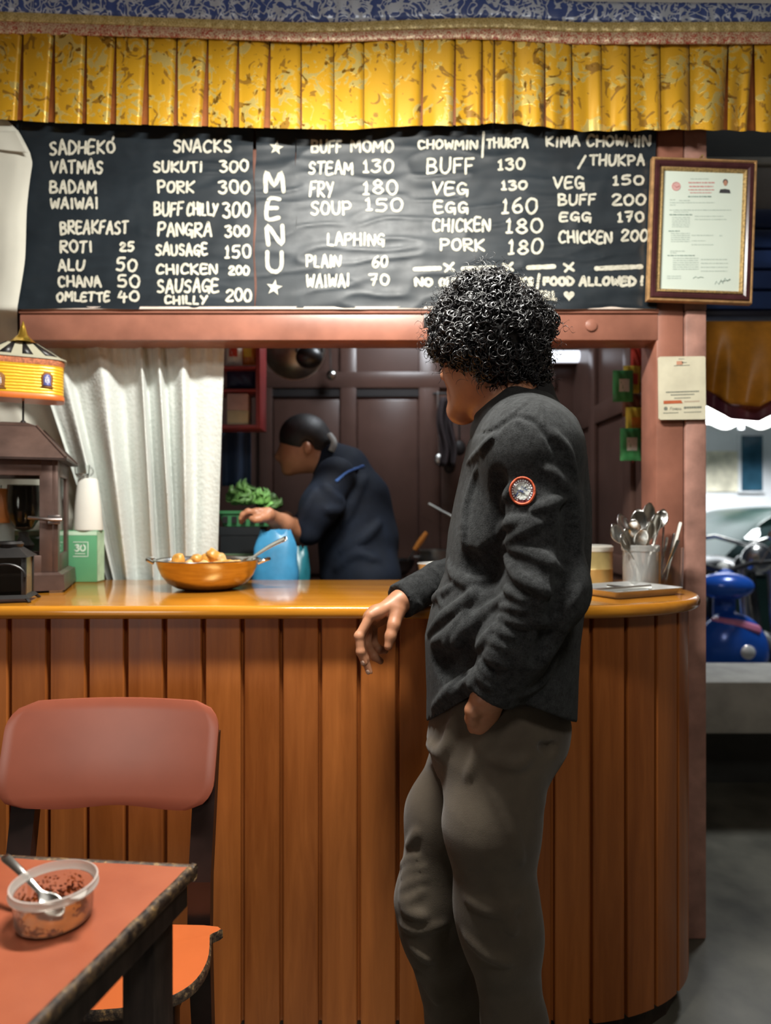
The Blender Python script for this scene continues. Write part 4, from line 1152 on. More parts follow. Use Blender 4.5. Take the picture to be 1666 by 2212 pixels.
# ================================================================ things on the counter, right
def canister():
    D = 1.98; S = D / F; c = Vector((X(1278, D), D, CT)); r = 44 * S; h = 70 * S
    e = empty('canister', c, 'round brass-coloured canister with a pale lid behind the steel tray', 'canister')
    b = MB(); b.lathe([(.001, 0), (r, 0), (r, h * .45), (r + .001, h * .47), (r, h * .49), (r, h), (.001, h)], c, 36); b.build('body', m_plain('brass_tin', (.46, .36, .15), .3, .5, .2, 10), e, 30)
    b = MB(); b.lathe([(r + .001, h), (r + .002, h + .002), (r + .002, h + .013), (r - .003, h + .017), (.001, h + .018)], c, 36); b.build('lid', m_plain('pale_tin', (.70, .68, .60), .3, .4), e, 30)
canister()
def tray():
    c = Vector((X(1352, 1.72), 1.725, CT)); R = rotz(math.radians(27)); e = empty('steel_tray', c, 'steel compartment tray with angled sides at the right end of the worktop', 'tray')
    w, l = .118, .088; pts = []
    def rr(w, l, z, rad):
        out = []
        for sx, sy, a in ((1, 1, 0), (-1, 1, 90), (-1, -1, 180), (1, -1, 270)):
            for k in range(5):
                t = math.radians(a + 22.5 * k); out.append(c + R @ Vector((sx * (w - rad) + rad * math.cos(t), sy * (l - rad) + rad * math.sin(t), z)))
        return out
    rings = [rr(w - .014, l - .014, .001, .012), rr(w - .004, l - .004, .016, .014), rr(w, l, .018, .016), rr(w, l, .0195, .016), rr(w - .005, l - .005, .018, .014), rr(w - .015, l - .015, .004, .012)]
    n = len(rings[0]); vs = [p for r_ in rings for p in r_]
    fs = [(i * n + j, i * n + (j + 1) % n, (i + 1) * n + (j + 1) % n, (i + 1) * n + j) for i in range(len(rings) - 1) for j in range(n)] + [tuple(range(n - 1, -1, -1)), tuple((len(rings) - 1) * n + j for j in range(n))]
    mesh_obj('dish', vs, fs, m_plain('pressed_aluminium', (.72, .73, .72), .36, .75, .08, 20), e, 30)
    b = MB(); b.tube([c + R @ Vector((-w + .014, .01, .012)), c + R @ Vector((w - .014, .01, .012))], .005, 8, flat=1.2); b.build('divider', M_STEEL, e)
    b = MB(); b.tube([c + R @ Vector((.015, .012, .012)), c + R @ Vector((.015, l - .014, .012))], .005, 8); b.build('divider', M_STEEL, e)
tray()
def jar(px, D, r0, r1, h, label, mat, name='spoon_jar', rim=True):
    c = Vector((X(px, D), D, CT)); e = empty(name, c, label, 'jar')
    b = MB(); b.lathe([(.001, .001), (r0, .001), (r0 + .001, .004), (r1, h), (r1 - .0022, h), (r0 - .0018, .006), (.001, .006)], c, 32); b.build('body', mat, e, 60)
    if rim:
        b = MB(); b.lathe([(r1 - .001, h - .016), (r1 + .0025, h - .015), (r1 + .003, h - .001), (r1 - .001, h + .001)], c, 32); b.build('rim', mat, e, 60)
    return c
M_PLASTIC = NT('cloudy_plastic'); M_PLASTIC.set(Base_Color=(.90, .90, .88), Roughness=.18, Transmission_Weight=.82, IOR=1.25); M_PLASTIC = M_PLASTIC.mat
J1 = jar(1384, 1.87, .046, .048, .118, 'cloudy plastic jar crammed with steel spoons, beside the post', M_PLASTIC)
J2 = jar(1440, 1.875, .042, .046, .112, 'clear glass jar with cutlery handles standing right of the spoon jar', M_GLASS, 'cutlery_jar', False)
heads = [(1324, 1132, 1.840, .019), (1339, 1110, 1.890, .018), (1352, 1142, 1.830, .020), (1381, 1100, 1.860, .024), (1405, 1086, 1.890, .022), (1369, 1122, 1.840, .019), (1422, 1108, 1.870, .02), (1435, 1100, 1.900, .019), (1408, 1124, 1.840, .019), (1343, 1154, 1.825, .018), (1391, 1142, 1.825, .02)]
lab = ['lowest at the left', 'tall one at the left', 'front left one', 'big round one in the middle', 'topmost one', 'one below the big round one', 'one right of the topmost', 'one leaning right at the back', 'front one in the middle', 'drooping one at the far left', 'front one at the jar mouth']
for k, (px, py, d, w) in enumerate(heads):
    b = MB(); tip = P(px, py, d); foot = J1 + Vector((random.uniform(-.024, .024), random.uniform(-.024, .024), .012)); foot.x += (J1.x - tip.x) * .15
    spoon_mesh(b, tip, foot, w, w * 3.0, .0045, .007, Vector((random.uniform(-.6, .6), -1, .3)))
    o = b.build('spoon', M_STEEL, None, 60, thick=.0012); tag(o, 'steel spoon in the cloudy jar, ' + lab[k], 'spoon', 'spoons in the cloudy jar')
for k, (px, py, d, mat, ww, lb) in enumerate([(1471, 1128, 1.85, M_PLASTIC, .0085, 'white handle'), (1456, 1152, 1.88, M_STEEL, .008, 'steel handle'), (1442, 1160, 1.84, M_STEEL, .007, 'short steel handle'), (1434, 1138, 1.91, M_STEEL, .0065, 'thin steel handle'), (1466, 1166, 1.83, M_STEEL, .0075, 'drooping steel handle')]):
    b = MB(); tip = P(px, py, d); foot = J2 + Vector((random.uniform(-.018, .004), random.uniform(-.015, .015), .012))
    dirv = (foot - tip)
    b.tube([tip, tip + dirv * .03, tip + dirv * .3, tip + dirv * .6, foot], [ww * .7, ww, ww * .85, ww * .4, ww * .4], 8, flat=.35)
    o = b.build('fork', M_STEEL if mat is M_STEEL else M_PAPER, None, 60); tag(o, 'fork with its ' + lb + ' up in the clear glass jar', 'fork', 'forks in the clear jar')
b = MB(); b.tube([J2 + Vector((-.027, -.012, .012)), J2 + Vector((-.002, -.024, .014)) + Vector((-.03, .0, .085))], [.007, .0055], 8)
o = b.build('wooden_stick', m_plain('orange_wood', (.50, .22, .06), .5), None); tag(o, 'orange wooden stick slanting inside the clear glass jar', 'stick')
# ================================================================ table, chair and what stands on the table
M_RED = NT('red_brown_laminate')
_v = M_RED.coord(); _f = M_RED.noise(_v, 6, 6, .6)
M_RED.set(Base_Color=M_RED.ramp(_f, [(.3, (.30, .075, .035)), (.7, (.40, .115, .055))]), Roughness=M_RED.math('ADD', M_RED.math('MULTIPLY', M_RED.noise(_v, 14, 5), .25), .22))
M_RED.bump(M_RED.noise(_v, 180, 3), .05, .001)
M_RED = M_RED.mat
M_EDGE = NT('worn_table_edge'); _v = M_EDGE.coord(); _f = M_EDGE.noise(_v, 80, 8, .75)
M_EDGE.set(Base_Color=M_EDGE.ramp(_f, [(.42, (.018, .013, .012)), (.55, (.10, .065, .04)), (.66, (.38, .23, .09))]), Roughness=.38); M_EDGE.bump(_f, .5, .003); M_EDGE = M_EDGE.mat
M_DARKW = NT('dark_worn_wood'); _v = M_DARKW.coord((20, 20, 3)); _f = M_DARKW.noise(_v, 2.0, 8, .7)
M_DARKW.set(Base_Color=M_DARKW.ramp(_f, [(.35, (.016, .011, .010)), (.7, (.06, .042, .034))]), Roughness=.5); M_DARKW.bump(_f, .4, .002); M_DARKW = M_DARKW.mat
TZ = .75
def table():
    A = P(427, 1866, .9345); B = Vector((-.3336, .6424, TZ))      # far right corner, a point along the right edge
    A.z = TZ
    ex = (A - B).normalized()              # along the right edge, away from the viewer
    ey = (Vector((-.552, .9614, TZ)) - A).normalized()
    ang = math.atan2(ex.y, ex.x)
    L, W = .62, .95
    def q(s, t, z): return Vector((A.x, A.y, 0)) - ex * s + ey * t + Vector((0, 0, z))
    e = empty('table', q(L / 2, W / 2, 0), 'red laminate table with a worn dark wooden edge in the front left corner', 'table')
    b = MB(); b.add([q(.009, .009, TZ), q(L, .009, TZ), q(L, W, TZ), q(.009, W, TZ), q(.009, .009, TZ - .012), q(L, .009, TZ - .012), q(L, W, TZ - .012), q(.009, W, TZ - .012)], [(3, 2, 1, 0), (4, 5, 6, 7), (0, 1, 5, 4), (1, 2, 6, 5), (2, 3, 7, 6), (3, 0, 4, 7)])
    b.build('table_top', M_RED, e, 30)
    prof = [(.010, TZ - .0005), (.008, TZ + .0015), (.002, TZ + .0005), (0, TZ - .004), (0, TZ - .014), (.002, TZ - .018), (.010, TZ - .019)]
    def edge(fn, n=40):
        m = MB(); k = len(prof); vs = []
        for i in range(n + 1):
            for o, z in prof:
                wv = .0008 * (vnoise(i * .9, z * 160, 41) - .5) * 2
                vs.append(fn(i / n, o + wv, z + wv * .5))
        m.add(vs, [(i * k + j, i * k + j + 1, (i + 1) * k + j + 1, (i + 1) * k + j) for i in range(n) for j in range(k - 1)]); return m
    edge(lambda s, o, z: q(s * L, o, z)).build('edge_strip', M_EDGE, e, 60)
    edge(lambda s, o, z: q(o, s * W, z)).build('edge_strip', M_EDGE, e, 60)
    for a, b_, c_, d in ((.012, L - .03, .008, .03), (.012, .03, .03, W - .03), (L - .05, L - .03, .03, W - .03), (.03, L - .03, W - .05, W - .03)):
        m = MB(); p = [q(a, c_, 0), q(b_, c_, 0), q(b_, d, 0), q(a, d, 0)]
        z0, z1 = TZ - .052, TZ - .0185
        m.add([Vector((v.x, v.y, z0)) for v in p] + [Vector((v.x, v.y, z1)) for v in p], [(3, 2, 1, 0), (4, 5, 6, 7), (0, 1, 5, 4), (1, 2, 6, 5), (2, 3, 7, 6), (3, 0, 4, 7)])
        m.build('apron', M_DARKW, e, 30)
    for s, t in ((.042, .046), (L - .055, .046), (L - .055, W - .055), (.042, W - .055)):
        m = MB(); R = rotz(ang); m.box(q(s, t, (TZ - .03) / 2), (.048, .048, TZ - .03), R, bev=.004); m.build('leg', M_DARKW, e, 30)
table()

M_SEAT = m_plain('orange_laminate', (.56, .13, .035), .35, 0, .12, 5)
M_BACK = m_plain('red_brown_panel', (.30, .085, .05), .30, 0, .14, 4, .03)
M_CHAIRW = m_plain('dark_chair_wood', (.022, .011, .009), .35, 0, .4, 12)
def chair():
    xc = -.548; D = 1.33
    e = empty('chair', Vector((xc, 1.22, 0)), 'dark wooden chair with red brown back panel and orange seat behind the table', 'chair')
    x0, x1 = X(6, D), X(471, D); zt, zb = Z(1514, D + .040), Z(1738, D + .004)
    # curved back panel
    mb = MB(); w, h = x1 - x0, zt - zb; r = .052
    nu, nv = 40, 18
    def outline_scale(u, v):
        return u, v
    def pt(u, v, off):
        # superelliptic rounded rectangle mapping of a square grid
        a = 2 * u - 1; c = 2 * v - 1
        ax = w / 2; cz = h / 2
        # square to rounded rectangle: shrink x extent near top and bottom
        def ext(c):
            dz = max(0, abs(c) * cz - (cz - r)); return ax - (r - math.sqrt(max(0, r * r - dz * dz)))
        x = a * ext(c); z = c * cz
        bow = .028 * (1 - (x / ax) ** 2)
        zz = (zt + zb) / 2 + z + .004 * (1 - (x / ax) ** 2) * c + .0035 * math.sin(x * 28 + 1) * (1 if c < -.9 else 0)
        return Vector(((x0 + x1) / 2 + x + .006 * (1 - v) * -1, D + bow + .022 * c + off, zz))
    for off, fl in ((-.006, False), (.006, True)):
        mb.grid(lambda u, v, off=off: pt(u, v, off * (1 - max(0, max(abs(2 * u - 1), abs(2 * v - 1)) - .96) * 12)), nu, nv, 0, fl)
    # rim
    rim = [(i / nu, 0) for i in range(nu)] + [(1, j / nv) for j in range(nv)] + [(1 - i / nu, 1) for i in range(nu)] + [(0, 1 - j / nv) for j in range(nv)]
    n = len(rim); vs = [pt(u, v, -.0031) for u, v in rim] + [pt(u, v, .0031) for u, v in rim]
    mb.add(vs, [(i, n + i, n + (i + 1) % n, (i + 1) % n) for i in range(n)])
    mb.build('backrest', M_BACK, e, 60)
    # seat
    sx0, sx1 = -.765, -.325; zs = .45
    pts = []
    f0, f1 = 1.075, 1.285
    outl = [(sx1, f1 - .03), (sx1 - .02, f1), (sx0 + .02, f1), (sx0, f1 - .03), (sx0 - .012, f0 + .11), (sx0 - .004, f0 + .05), (sx0 + .035, f0 + .012), (sx0 + .10, f0 - .008), ((sx0 + sx1) / 2, f0 - .014), (sx1 - .10, f0 - .008), (sx1 - .035, f0 + .012), (sx1 + .004, f0 + .05), (sx1 + .014, f0 + .11)]
    sm = smooth_path([(a, b_, 0) for a, b_ in outl + outl[:1]], 5)[:-1]
    n = len(sm); cen = Vector(((sx0 + sx1) / 2, (f0 + f1) / 2, 0))
    rings = [(1, zs - .018), (1.0, zs - .004), (.985, zs), (.5, zs - .003), (.02, zs - .004)]
    vs = []
    for k, z in rings:
        for p in sm: q = cen + (p - cen) * k; vs.append((q.x, q.y, z))
    fs = [(i * n + j, i * n + (j + 1) % n, (i + 1) * n + (j + 1) % n, (i + 1) * n + j) for i in range(len(rings) - 1) for j in range(n)] + [tuple(range(n - 1, -1, -1)), tuple((len(rings) - 1) * n + j for j in range(n))]
    m = MB(); m.add([v for v in vs[2 * n:]], [(i * n + j, i * n + (j + 1) % n, (i + 1) * n + (j + 1) % n, (i + 1) * n + j) for i in range(2) for j in range(n)] + [tuple(2 * n + j for j in range(n))])
    m.build('seat', M_SEAT, e, 60)
    m = MB(); m.add(vs[:3 * n], [(i * n + j, i * n + (j + 1) % n, (i + 1) * n + (j + 1) % n, (i + 1) * n + j) for i in range(2) for j in range(n)] + [tuple(range(n - 1, -1, -1))])
    m.build('seat_edge', M_EDGE, e, 60)
    # rear legs run up behind the panel
    for px0, px1 in ((22, 74), (414, 462)):
        xm = (X(px0, D) + X(px1, D)) / 2; ww = (X(px1, D) - X(px0, D))
        m = MB()
        path = [(1.35, .002), (1.300, .40), (1.305, .52), (1.330, .64), (1.362, .79)]
        for (ya, za), (yb, zb_) in zip(path, path[1:]):
            wa = ww if za > .3 else ww * .8
            m.add([(xm - wa / 2, ya, za), (xm + wa / 2, ya, za), (xm + wa / 2, ya + .024, za), (xm - wa / 2, ya + .024, za), (xm - ww / 2, yb, zb_), (xm + ww / 2, yb, zb_), (xm + ww / 2, yb + .024, zb_), (xm - ww / 2, yb + .024, zb_)],
                  [(0, 1, 5, 4), (1, 2, 6, 5), (2, 3, 7, 6), (3, 0, 4, 7), (3, 2, 1, 0), (4, 5, 6, 7)])
        m.build('leg', M_CHAIRW, e, 30)
    for xm in (sx0 + .045, sx1 - .045):
        m = MB(); m.box((xm, f0 + .06, .216), (.036, .036, .43), bev=.004); m.build('leg', M_CHAIRW, e, 30)
    for (xa, xb_, ya, yb, z) in ((sx0 + .05, sx1 - .05, f0 + .045, f0 + .065, .40), (sx0 + .05, sx1 - .05, 1.29, 1.31, .40), (sx0 + .035, sx0 + .055, f0 + .05, 1.30, .40), (sx1 - .055, sx1 - .035, f0 + .05, 1.30, .40), (sx0 + .035, sx0 + .055, f0 + .05, 1.31, .18), (sx1 - .055, sx1 - .035, f0 + .05, 1.31, .18)):
        m = MB(); m.bx(xa, xb_, ya, yb, z - .03 if z > .3 else z - .012, z + .03 if z > .3 else z + .012, bev=.003); m.build('rail', M_CHAIRW, e, 30)
chair()

# plastic tub with dregs of chilli sauce
def tub():
    D = .806; S = D / F; base = P(117, 1988, D); base.z = TZ + .0008
    c = base + Vector((0, .0, 0))
    e = empty('plastic_tub', c, 'small clear plastic tub smeared with chilli sauce on the red table', 'tub')
    r0, r1, h = .0425, .0478, .047
    t = NT('smeared_clear_plastic'); t.set(Base_Color=(.96, .92, .86), Roughness=.12, Transmission_Weight=.92, IOR=1.25)
    b = MB(); b.lathe([(.001, .001), (r0 - .004, .0008), (r0, .004), (r1 - .003, h - .010), (r1 - .0042, h - .010), (r0 - .001, .005), (r0 - .005, .002), (.001, .002)], c, 48); b.build('body', t.mat, e, 60)
    t2 = NT('frosted_plastic_rim'); t2.set(Base_Color=(.88, .84, .79), Roughness=.3, Transmission_Weight=.6, IOR=1.3)
    b = MB(); b.lathe([(r1 - .003, h - .0105), (r1, h - .010), (r1 + .0018, h - .009), (r1 + .0018, h - .007), (r1 + .0005, h - .006), (r1 + .001, h), (r1 - .0008, h + .0005), (r1 - .0018, h - .005), (r1 - .0035, h - .0095)], c, 48)
    b.build('rim', t2.mat, e, 60)
    b = MB(); a = math.radians(-32); q = c + Vector((math.cos(a) * (r1 + .002), math.sin(a) * (r1 + .002), h - .004))
    R = rotz(a); b.add([q + R @ Vector(v) for v in ((-.002, -.011, .002), (.0065, -.003, .001), (.0065, .003, .001), (-.002, .011, .002), (-.002, -.011, .0002), (.0065, -.003, -.0008), (.0065, .003, -.0008), (-.002, .011, .0002))], [(0, 1, 2, 3), (7, 6, 5, 4), (0, 4, 5, 1), (1, 5, 6, 2), (2, 6, 7, 3)])
    b.build('tab', t2.mat, e, 30)
    MS = m_plain('chilli_smear', (.34, .085, .012), .25, 0, .5, 260, .4); MD = m_plain('chilli_flake', (.11, .018, .006), .4, 0, .4, 200)
    # pool of oil and patches on the inside wall
    b = MB(); b.lathe([(.001, .0026), (r0 - .004, .0026), (r0 - .002, .0036)], c, 40); b.build('oil', m_plain('orange_oil', (.20, .055, .010), .15, 0, .3, 50), e)
    rnd = random.Random(5); m = MB(); m2 = MB()
    for k in range(1000):
        an = rnd.uniform(0, 2 * PI); hh = rnd.betavariate(1.1, 1.6) * (h - .016) + .004
        dens = vnoise(an * 2.2, hh * 90, 77)
        if dens < .38: continue
        rr = r0 + (r1 - r0 - .003) * (hh / (h - .01)) - .0024
        sz = rnd.uniform(.0006, .0023) * (.5 + dens); n = rnd.randint(5, 8); pts = []
        for i in range(n):
            a2 = 2 * PI * i / n; q = sz * rnd.uniform(.5, 1.3)
            pts.append((an + q * math.cos(a2) / rr, hh + q * math.sin(a2) * .8))
        tgt = m2 if rnd.random() < .45 else m
        tgt.add([c + Vector((rr * math.cos(x), rr * math.sin(x), z)) for x, z in pts] + [c + Vector(((rr - .0009) * math.cos(an), (rr - .0009) * math.sin(an), hh))], [(i, (i + 1) % n, n) for i in range(n)])
    o = m.build('sauce_smears', MS, e, 180); o['kind'] = 'stuff'
    o = m2.build('chilli_flakes', MD, e, 180); o['kind'] = 'stuff'
    b = MB(); spoon_mesh(b, c + Vector((.012, -.004, .008)), P(8, 1850, .85), .0115, .040, .0048, .004, Vector((.3, -.6, .8)))
    o = b.build('teaspoon', M_STEEL, None, 60, thick=.0014); tag(o, 'steel teaspoon standing in the clear plastic tub', 'spoon')
tub()
rnd = random.Random(3)
# ================================================================ smooth bodies from blended volumes
class Vol:
    """A signed-distance volume on a regular grid; shapes blend into it locally, mesh() extracts one continuous surface."""
    def __init__(s, lo, hi, h):
        s.h = h; s.lo = np.array(lo, float)
        s.n = np.ceil((np.array(hi, float) - s.lo) / h).astype(int) + 1
        s.ax = [(s.lo[i] + h * np.arange(s.n[i])).astype(np.float32) for i in range(3)]
        s.f = np.full(tuple(s.n), 1.0, np.float32)
    def win(s, lo, hi):
        sl = []
        for i in range(3):
            a = int(np.clip(np.floor((lo[i] - s.lo[i]) / s.h), 0, s.n[i])); b = int(np.clip(np.ceil((hi[i] - s.lo[i]) / s.h) + 1, 0, s.n[i]))
            sl.append(slice(a, b))
        X_ = s.ax[0][sl[0]][:, None, None]; Y_ = s.ax[1][sl[1]][None, :, None]; Z_ = s.ax[2][sl[2]][None, None, :]
        return tuple(sl), X_, Y_, Z_
    def blend(s, sl, d, k, op='add'):
        a = s.f[sl]
        if a.size == 0: return
        if op == 'add':
            if k > 0:
                hh = np.maximum(k - np.abs(a - d), 0) / k
                s.f[sl] = np.minimum(a, d) - hh * hh * k * .25
            else: s.f[sl] = np.minimum(a, d)
        else:
            d = -d
            if k > 0:
                hh = np.maximum(k - np.abs(a - d), 0) / k
                s.f[sl] = np.maximum(a, d) + hh * hh * k * .25
            else: s.f[sl] = np.maximum(a, d)
    def cone(s, a, b, ra, rb, k=.02, op='add', capa=None, capb=None):
        a = np.array(a, float); b = np.array(b, float); m = max(ra, rb) + k + 4 * s.h
        sl, X_, Y_, Z_ = s.win(np.minimum(a, b) - m, np.maximum(a, b) + m)
        ab = b - a; L2 = max(float(ab @ ab), 1e-9)
        px, py, pz = X_ - a[0], Y_ - a[1], Z_ - a[2]
        t = np.clip((px * ab[0] + py * ab[1] + pz * ab[2]) / L2, 0, 1)
        d = np.sqrt((px - t * ab[0]) ** 2 + (py - t * ab[1]) ** 2 + (pz - t * ab[2]) ** 2) - (ra + (rb - ra) * t)
        if capb is not None:
            u = ab / math.sqrt(L2); q = b + u * capb
            d = np.maximum(d, (X_ - q[0]) * u[0] + (Y_ - q[1]) * u[1] + (Z_ - q[2]) * u[2])
        if capa is not None:
            u = -ab / math.sqrt(L2); q = a + u * capa
            d = np.maximum(d, (X_ - q[0]) * u[0] + (Y_ - q[1]) * u[1] + (Z_ - q[2]) * u[2])
        s.blend(sl, d.astype(np.float32), k, op)
    def chain(s, pts, k=.02, op='add'):
        for p, q in zip(pts, pts[1:]): s.cone(p[0], q[0], p[1], q[1], k, op)
    def ell(s, c, r, R=None, k=.02, op='add'):
        c = np.array(c, float); r = np.array(r, float); m = r.max() + k + 4 * s.h
        sl, X_, Y_, Z_ = s.win(c - m, c + m)
        px, py, pz = X_ - c[0], Y_ - c[1], Z_ - c[2]
        if R is not None:
            M = np.array(R).T
            px, py, pz = (M[0, 0] * px + M[0, 1] * py + M[0, 2] * pz, M[1, 0] * px + M[1, 1] * py + M[1, 2] * pz, M[2, 0] * px + M[2, 1] * py + M[2, 2] * pz)
        k0 = np.sqrt((px / r[0]) ** 2 + (py / r[1]) ** 2 + (pz / r[2]) ** 2)
        k1 = np.sqrt((px / r[0] ** 2) ** 2 + (py / r[1] ** 2) ** 2 + (pz / r[2] ** 2) ** 2) + 1e-6
        s.blend(sl, (k0 * (k0 - 1) / k1).astype(np.float32), k, op)
    def loft(s, zs, cx, cy, rx, ry, rot=None, p=2.3, k=.02):
        """stack of superellipses along z (arrays given from low z to high z)"""
        zs = np.array(zs); m = .06
        lo = (min(np.array(cx) - np.array(rx)) - m, min(np.array(cy) - np.array(ry)) - m, zs[0] - m); hi = (max(np.array(cx) + np.array(rx)) + m, max(np.array(cy) + np.array(ry)) + m, zs[-1] + m)
        if rot is not None:
            q = max(max(rx), max(ry)) + m; lo = (min(cx) - q, min(cy) - q, lo[2]); hi = (max(cx) + q, max(cy) + q, hi[2])
        sl, X_, Y_, Z_ = s.win(lo, hi)
        zf = Z_[0, 0, :]
        g = lambda v: np.interp(zf, zs, np.array(v)).astype(np.float32)[None, None, :]
        CX, CY, RX, RY = g(cx), g(cy), g(rx), g(ry)
        U = X_ - CX; V = Y_ - CY
        if rot is not None:
            A = g(rot); U, V = U * np.cos(A) + V * np.sin(A), -U * np.sin(A) + V * np.cos(A)
        d = ((np.abs(U / RX) ** p + np.abs(V / RY) ** p) ** (1 / p) - 1) * np.minimum(RX, RY)
        d = np.maximum(d, np.maximum(zs[0] - Z_, Z_ - zs[-1]))
        s.blend(sl, d.astype(np.float32), k)
    def cut(s, fn, k=0.0):
        """keep where fn(X, Y, Z) <= 0"""
        d = fn(s.ax[0][:, None, None], s.ax[1][None, :, None], s.ax[2][None, None, :])
        s.f = np.maximum(s.f, np.broadcast_to(d, s.f.shape).astype(np.float32))
    def sample(s, P_):
        q = (np.asarray(P_, float) - s.lo) / s.h
        q = np.clip(q, 0, s.n - 1.001); i = q.astype(int); t = q - i
        r = 0
        for dx in (0, 1):
            for dy in (0, 1):
                for dz in (0, 1):
                    w = (t[..., 0] if dx else 1 - t[..., 0]) * (t[..., 1] if dy else 1 - t[..., 1]) * (t[..., 2] if dz else 1 - t[..., 2])
                    r = r + w * s.f[i[..., 0] + dx, i[..., 1] + dy, i[..., 2] + dz]
        return r
    def normal(s, p):
        e = s.h; p = np.array(p, float); g = np.array([s.sample(p + e * np.eye(3)[i]) - s.sample(p - e * np.eye(3)[i]) for i in range(3)])
        return g / (np.linalg.norm(g) + 1e-9)
    def trace(s, px, py, d0, d1):
        """first surface point of the volume on the sight line through pixel (px, py)"""
        ds = np.arange(d0, d1, .0015)
        pts = np.stack([(px - 833) * ds / F, ds, CAM_Z + (1106 - py) * ds / F], 1)
        v = s.sample(pts); i = np.where(v < 0)[0]
        return pts[i[0]] if len(i) else None
    def ridge(s, pix, r, k=.012, sink=.35, d0=.85, d1=1.7, op='add'):
        """a cloth fold laid on the surface along a pixel path"""
        pl = smooth_path([(a, b, 0) for a, b in pix], 5); n = len(pl); q = []
        for j, p in enumerate(pl):
            w = s.trace(p.x, p.y, d0, d1)
            if w is None: continue
            t = j / (n - 1); rr = r * (.35 + .65 * math.sin(PI * min(1, max(0, .08 + t * .84))))
            nn = s.normal(w); q.append((w - nn * rr * sink, rr))
        return q
    def lay(s, ridges, k=.012, op='add'):
        for q in ridges:
            for a, b in zip(q, q[1:]):
                if np.linalg.norm(a[0] - b[0]) < .05: s.cone(a[0], b[0], a[1], b[1], k, op)
    def mesh(s):
        f = s.f; S = f < 0
        c = [S[dx:S.shape[0] - 1 + dx, dy:S.shape[1] - 1 + dy, dz:S.shape[2] - 1 + dz] for dx in (0, 1) for dy in (0, 1) for dz in (0, 1)]
        cnt = sum(x.astype(np.int8) for x in c)
        act = (cnt > 0) & (cnt < 8)
        I = np.argwhere(act); idx = -np.ones(act.shape, np.int32); idx[act] = np.arange(len(I))
        acc = np.zeros((len(I), 3)); w = np.zeros(len(I))
        cor = [(dx, dy, dz) for dx in (0, 1) for dy in (0, 1) for dz in (0, 1)]
        val = {o: f[I[:, 0] + o[0], I[:, 1] + o[1], I[:, 2] + o[2]] for o in cor}
        for o in cor:
            for a in range(3):
                if o[a] == 0:
                    o2 = list(o); o2[a] = 1; o2 = tuple(o2)
                    v0, v1 = val[o], val[o2]; m = (v0 < 0) != (v1 < 0)
                    t = np.where(m, v0 / np.where(v0 - v1 == 0, 1, v0 - v1), 0)
                    p = np.array(o, float)[None, :].repeat(len(I), 0); p[:, a] += t
                    acc += p * m[:, None]; w += m
        V = s.lo + (I + acc / w[:, None]) * s.h
        quads = []
        for a in range(3):
            b, c_ = (a + 1) % 3, (a + 2) % 3
            sl0 = [slice(None)] * 3; sl1 = [slice(None)] * 3
            sl0[a] = slice(0, -1); sl1[a] = slice(1, None)
            A, B = S[tuple(sl0)], S[tuple(sl1)]
            E = np.argwhere(A != B)
            E = E[(E[:, b] > 0) & (E[:, c_] > 0) & (E[:, b] < S.shape[b] - 1) & (E[:, c_] < S.shape[c_] - 1)]
            if len(E) == 0: continue
            sgn = A[E[:, 0], E[:, 1], E[:, 2]]
            def g(db, dc):
                q = E.copy(); q[:, b] += db; q[:, c_] += dc
                return idx[q[:, 0], q[:, 1], q[:, 2]]
            Q = np.stack([g(-1, -1), g(0, -1), g(0, 0), g(-1, 0)], 1)
            Q[~sgn] = Q[~sgn][:, ::-1]
            quads.append(Q)
        Q = np.concatenate(quads); Q = Q[(Q >= 0).all(1)]
        return V, Q
def relax(V, Q, it=2, lam=.5):
    E = np.concatenate([Q[:, [0, 1]], Q[:, [1, 2]], Q[:, [2, 3]], Q[:, [3, 0]]])
    for _ in range(it):
        for l in (lam, -lam * 1.03):
            acc = np.zeros_like(V); n = np.zeros(len(V))
            np.add.at(acc, E[:, 0], V[E[:, 1]]); np.add.at(n, E[:, 0], 1)
            np.add.at(acc, E[:, 1], V[E[:, 0]]); np.add.at(n, E[:, 1], 1)
            V = V + l * (acc / np.maximum(n, 1)[:, None] - V)
    return V
def join(parts):
    off = 0; Vs = []; Qs = []
    for V, Q in parts: Vs.append(V); Qs.append(Q + off); off += len(V)
    return np.concatenate(Vs), np.concatenate(Qs)
# ================================================================ the man at the counter
def skin(name, c0, c1, rough=.45):
    t = NT(name); v = t.coord(); n1 = t.noise(v, 14, 4); 
    t.set(Base_Color=t.ramp(n1, [(.3, c0), (.7, c1)]), Roughness=rough, Subsurface_Weight=.08, Subsurface_Radius=(.012, .005, .003), Subsurface_Scale=.6)
    t.bump(t.noise(v, 420, 3), .12, .0006); return t.mat
M_SKIN = skin('brown_skin', srgb(160, 108, 78), srgb(190, 134, 102))
t = NT('charcoal_fleece'); v = t.coord(); n1 = t.noise(v, 70, 6, .8); n2 = t.noise(v, 480, 4, .75); n0 = t.noise(v, 9, 4, .6)
t.set(Base_Color=t.ramp(t.math('ADD', t.math('MULTIPLY', n1, .55), t.math('MULTIPLY', n2, .45)), [(.38, (.003, .003, .0035)), (.64, (.050, .053, .055))]), Roughness=.9, Sheen_Weight=.10, Sheen_Roughness=.35, Sheen_Tint=(.75, .8, .82), Specular_IOR_Level=.2)
t.bump(t.math('ADD', n2, t.math('MULTIPLY', n1, .8)), .8, .0026); M_FLEECE = t.mat
M_TROUS = NT('olive_twill'); v = M_TROUS.coord(); n1 = M_TROUS.noise(v, 12, 4); n2 = M_TROUS.noise(v, 700, 2)
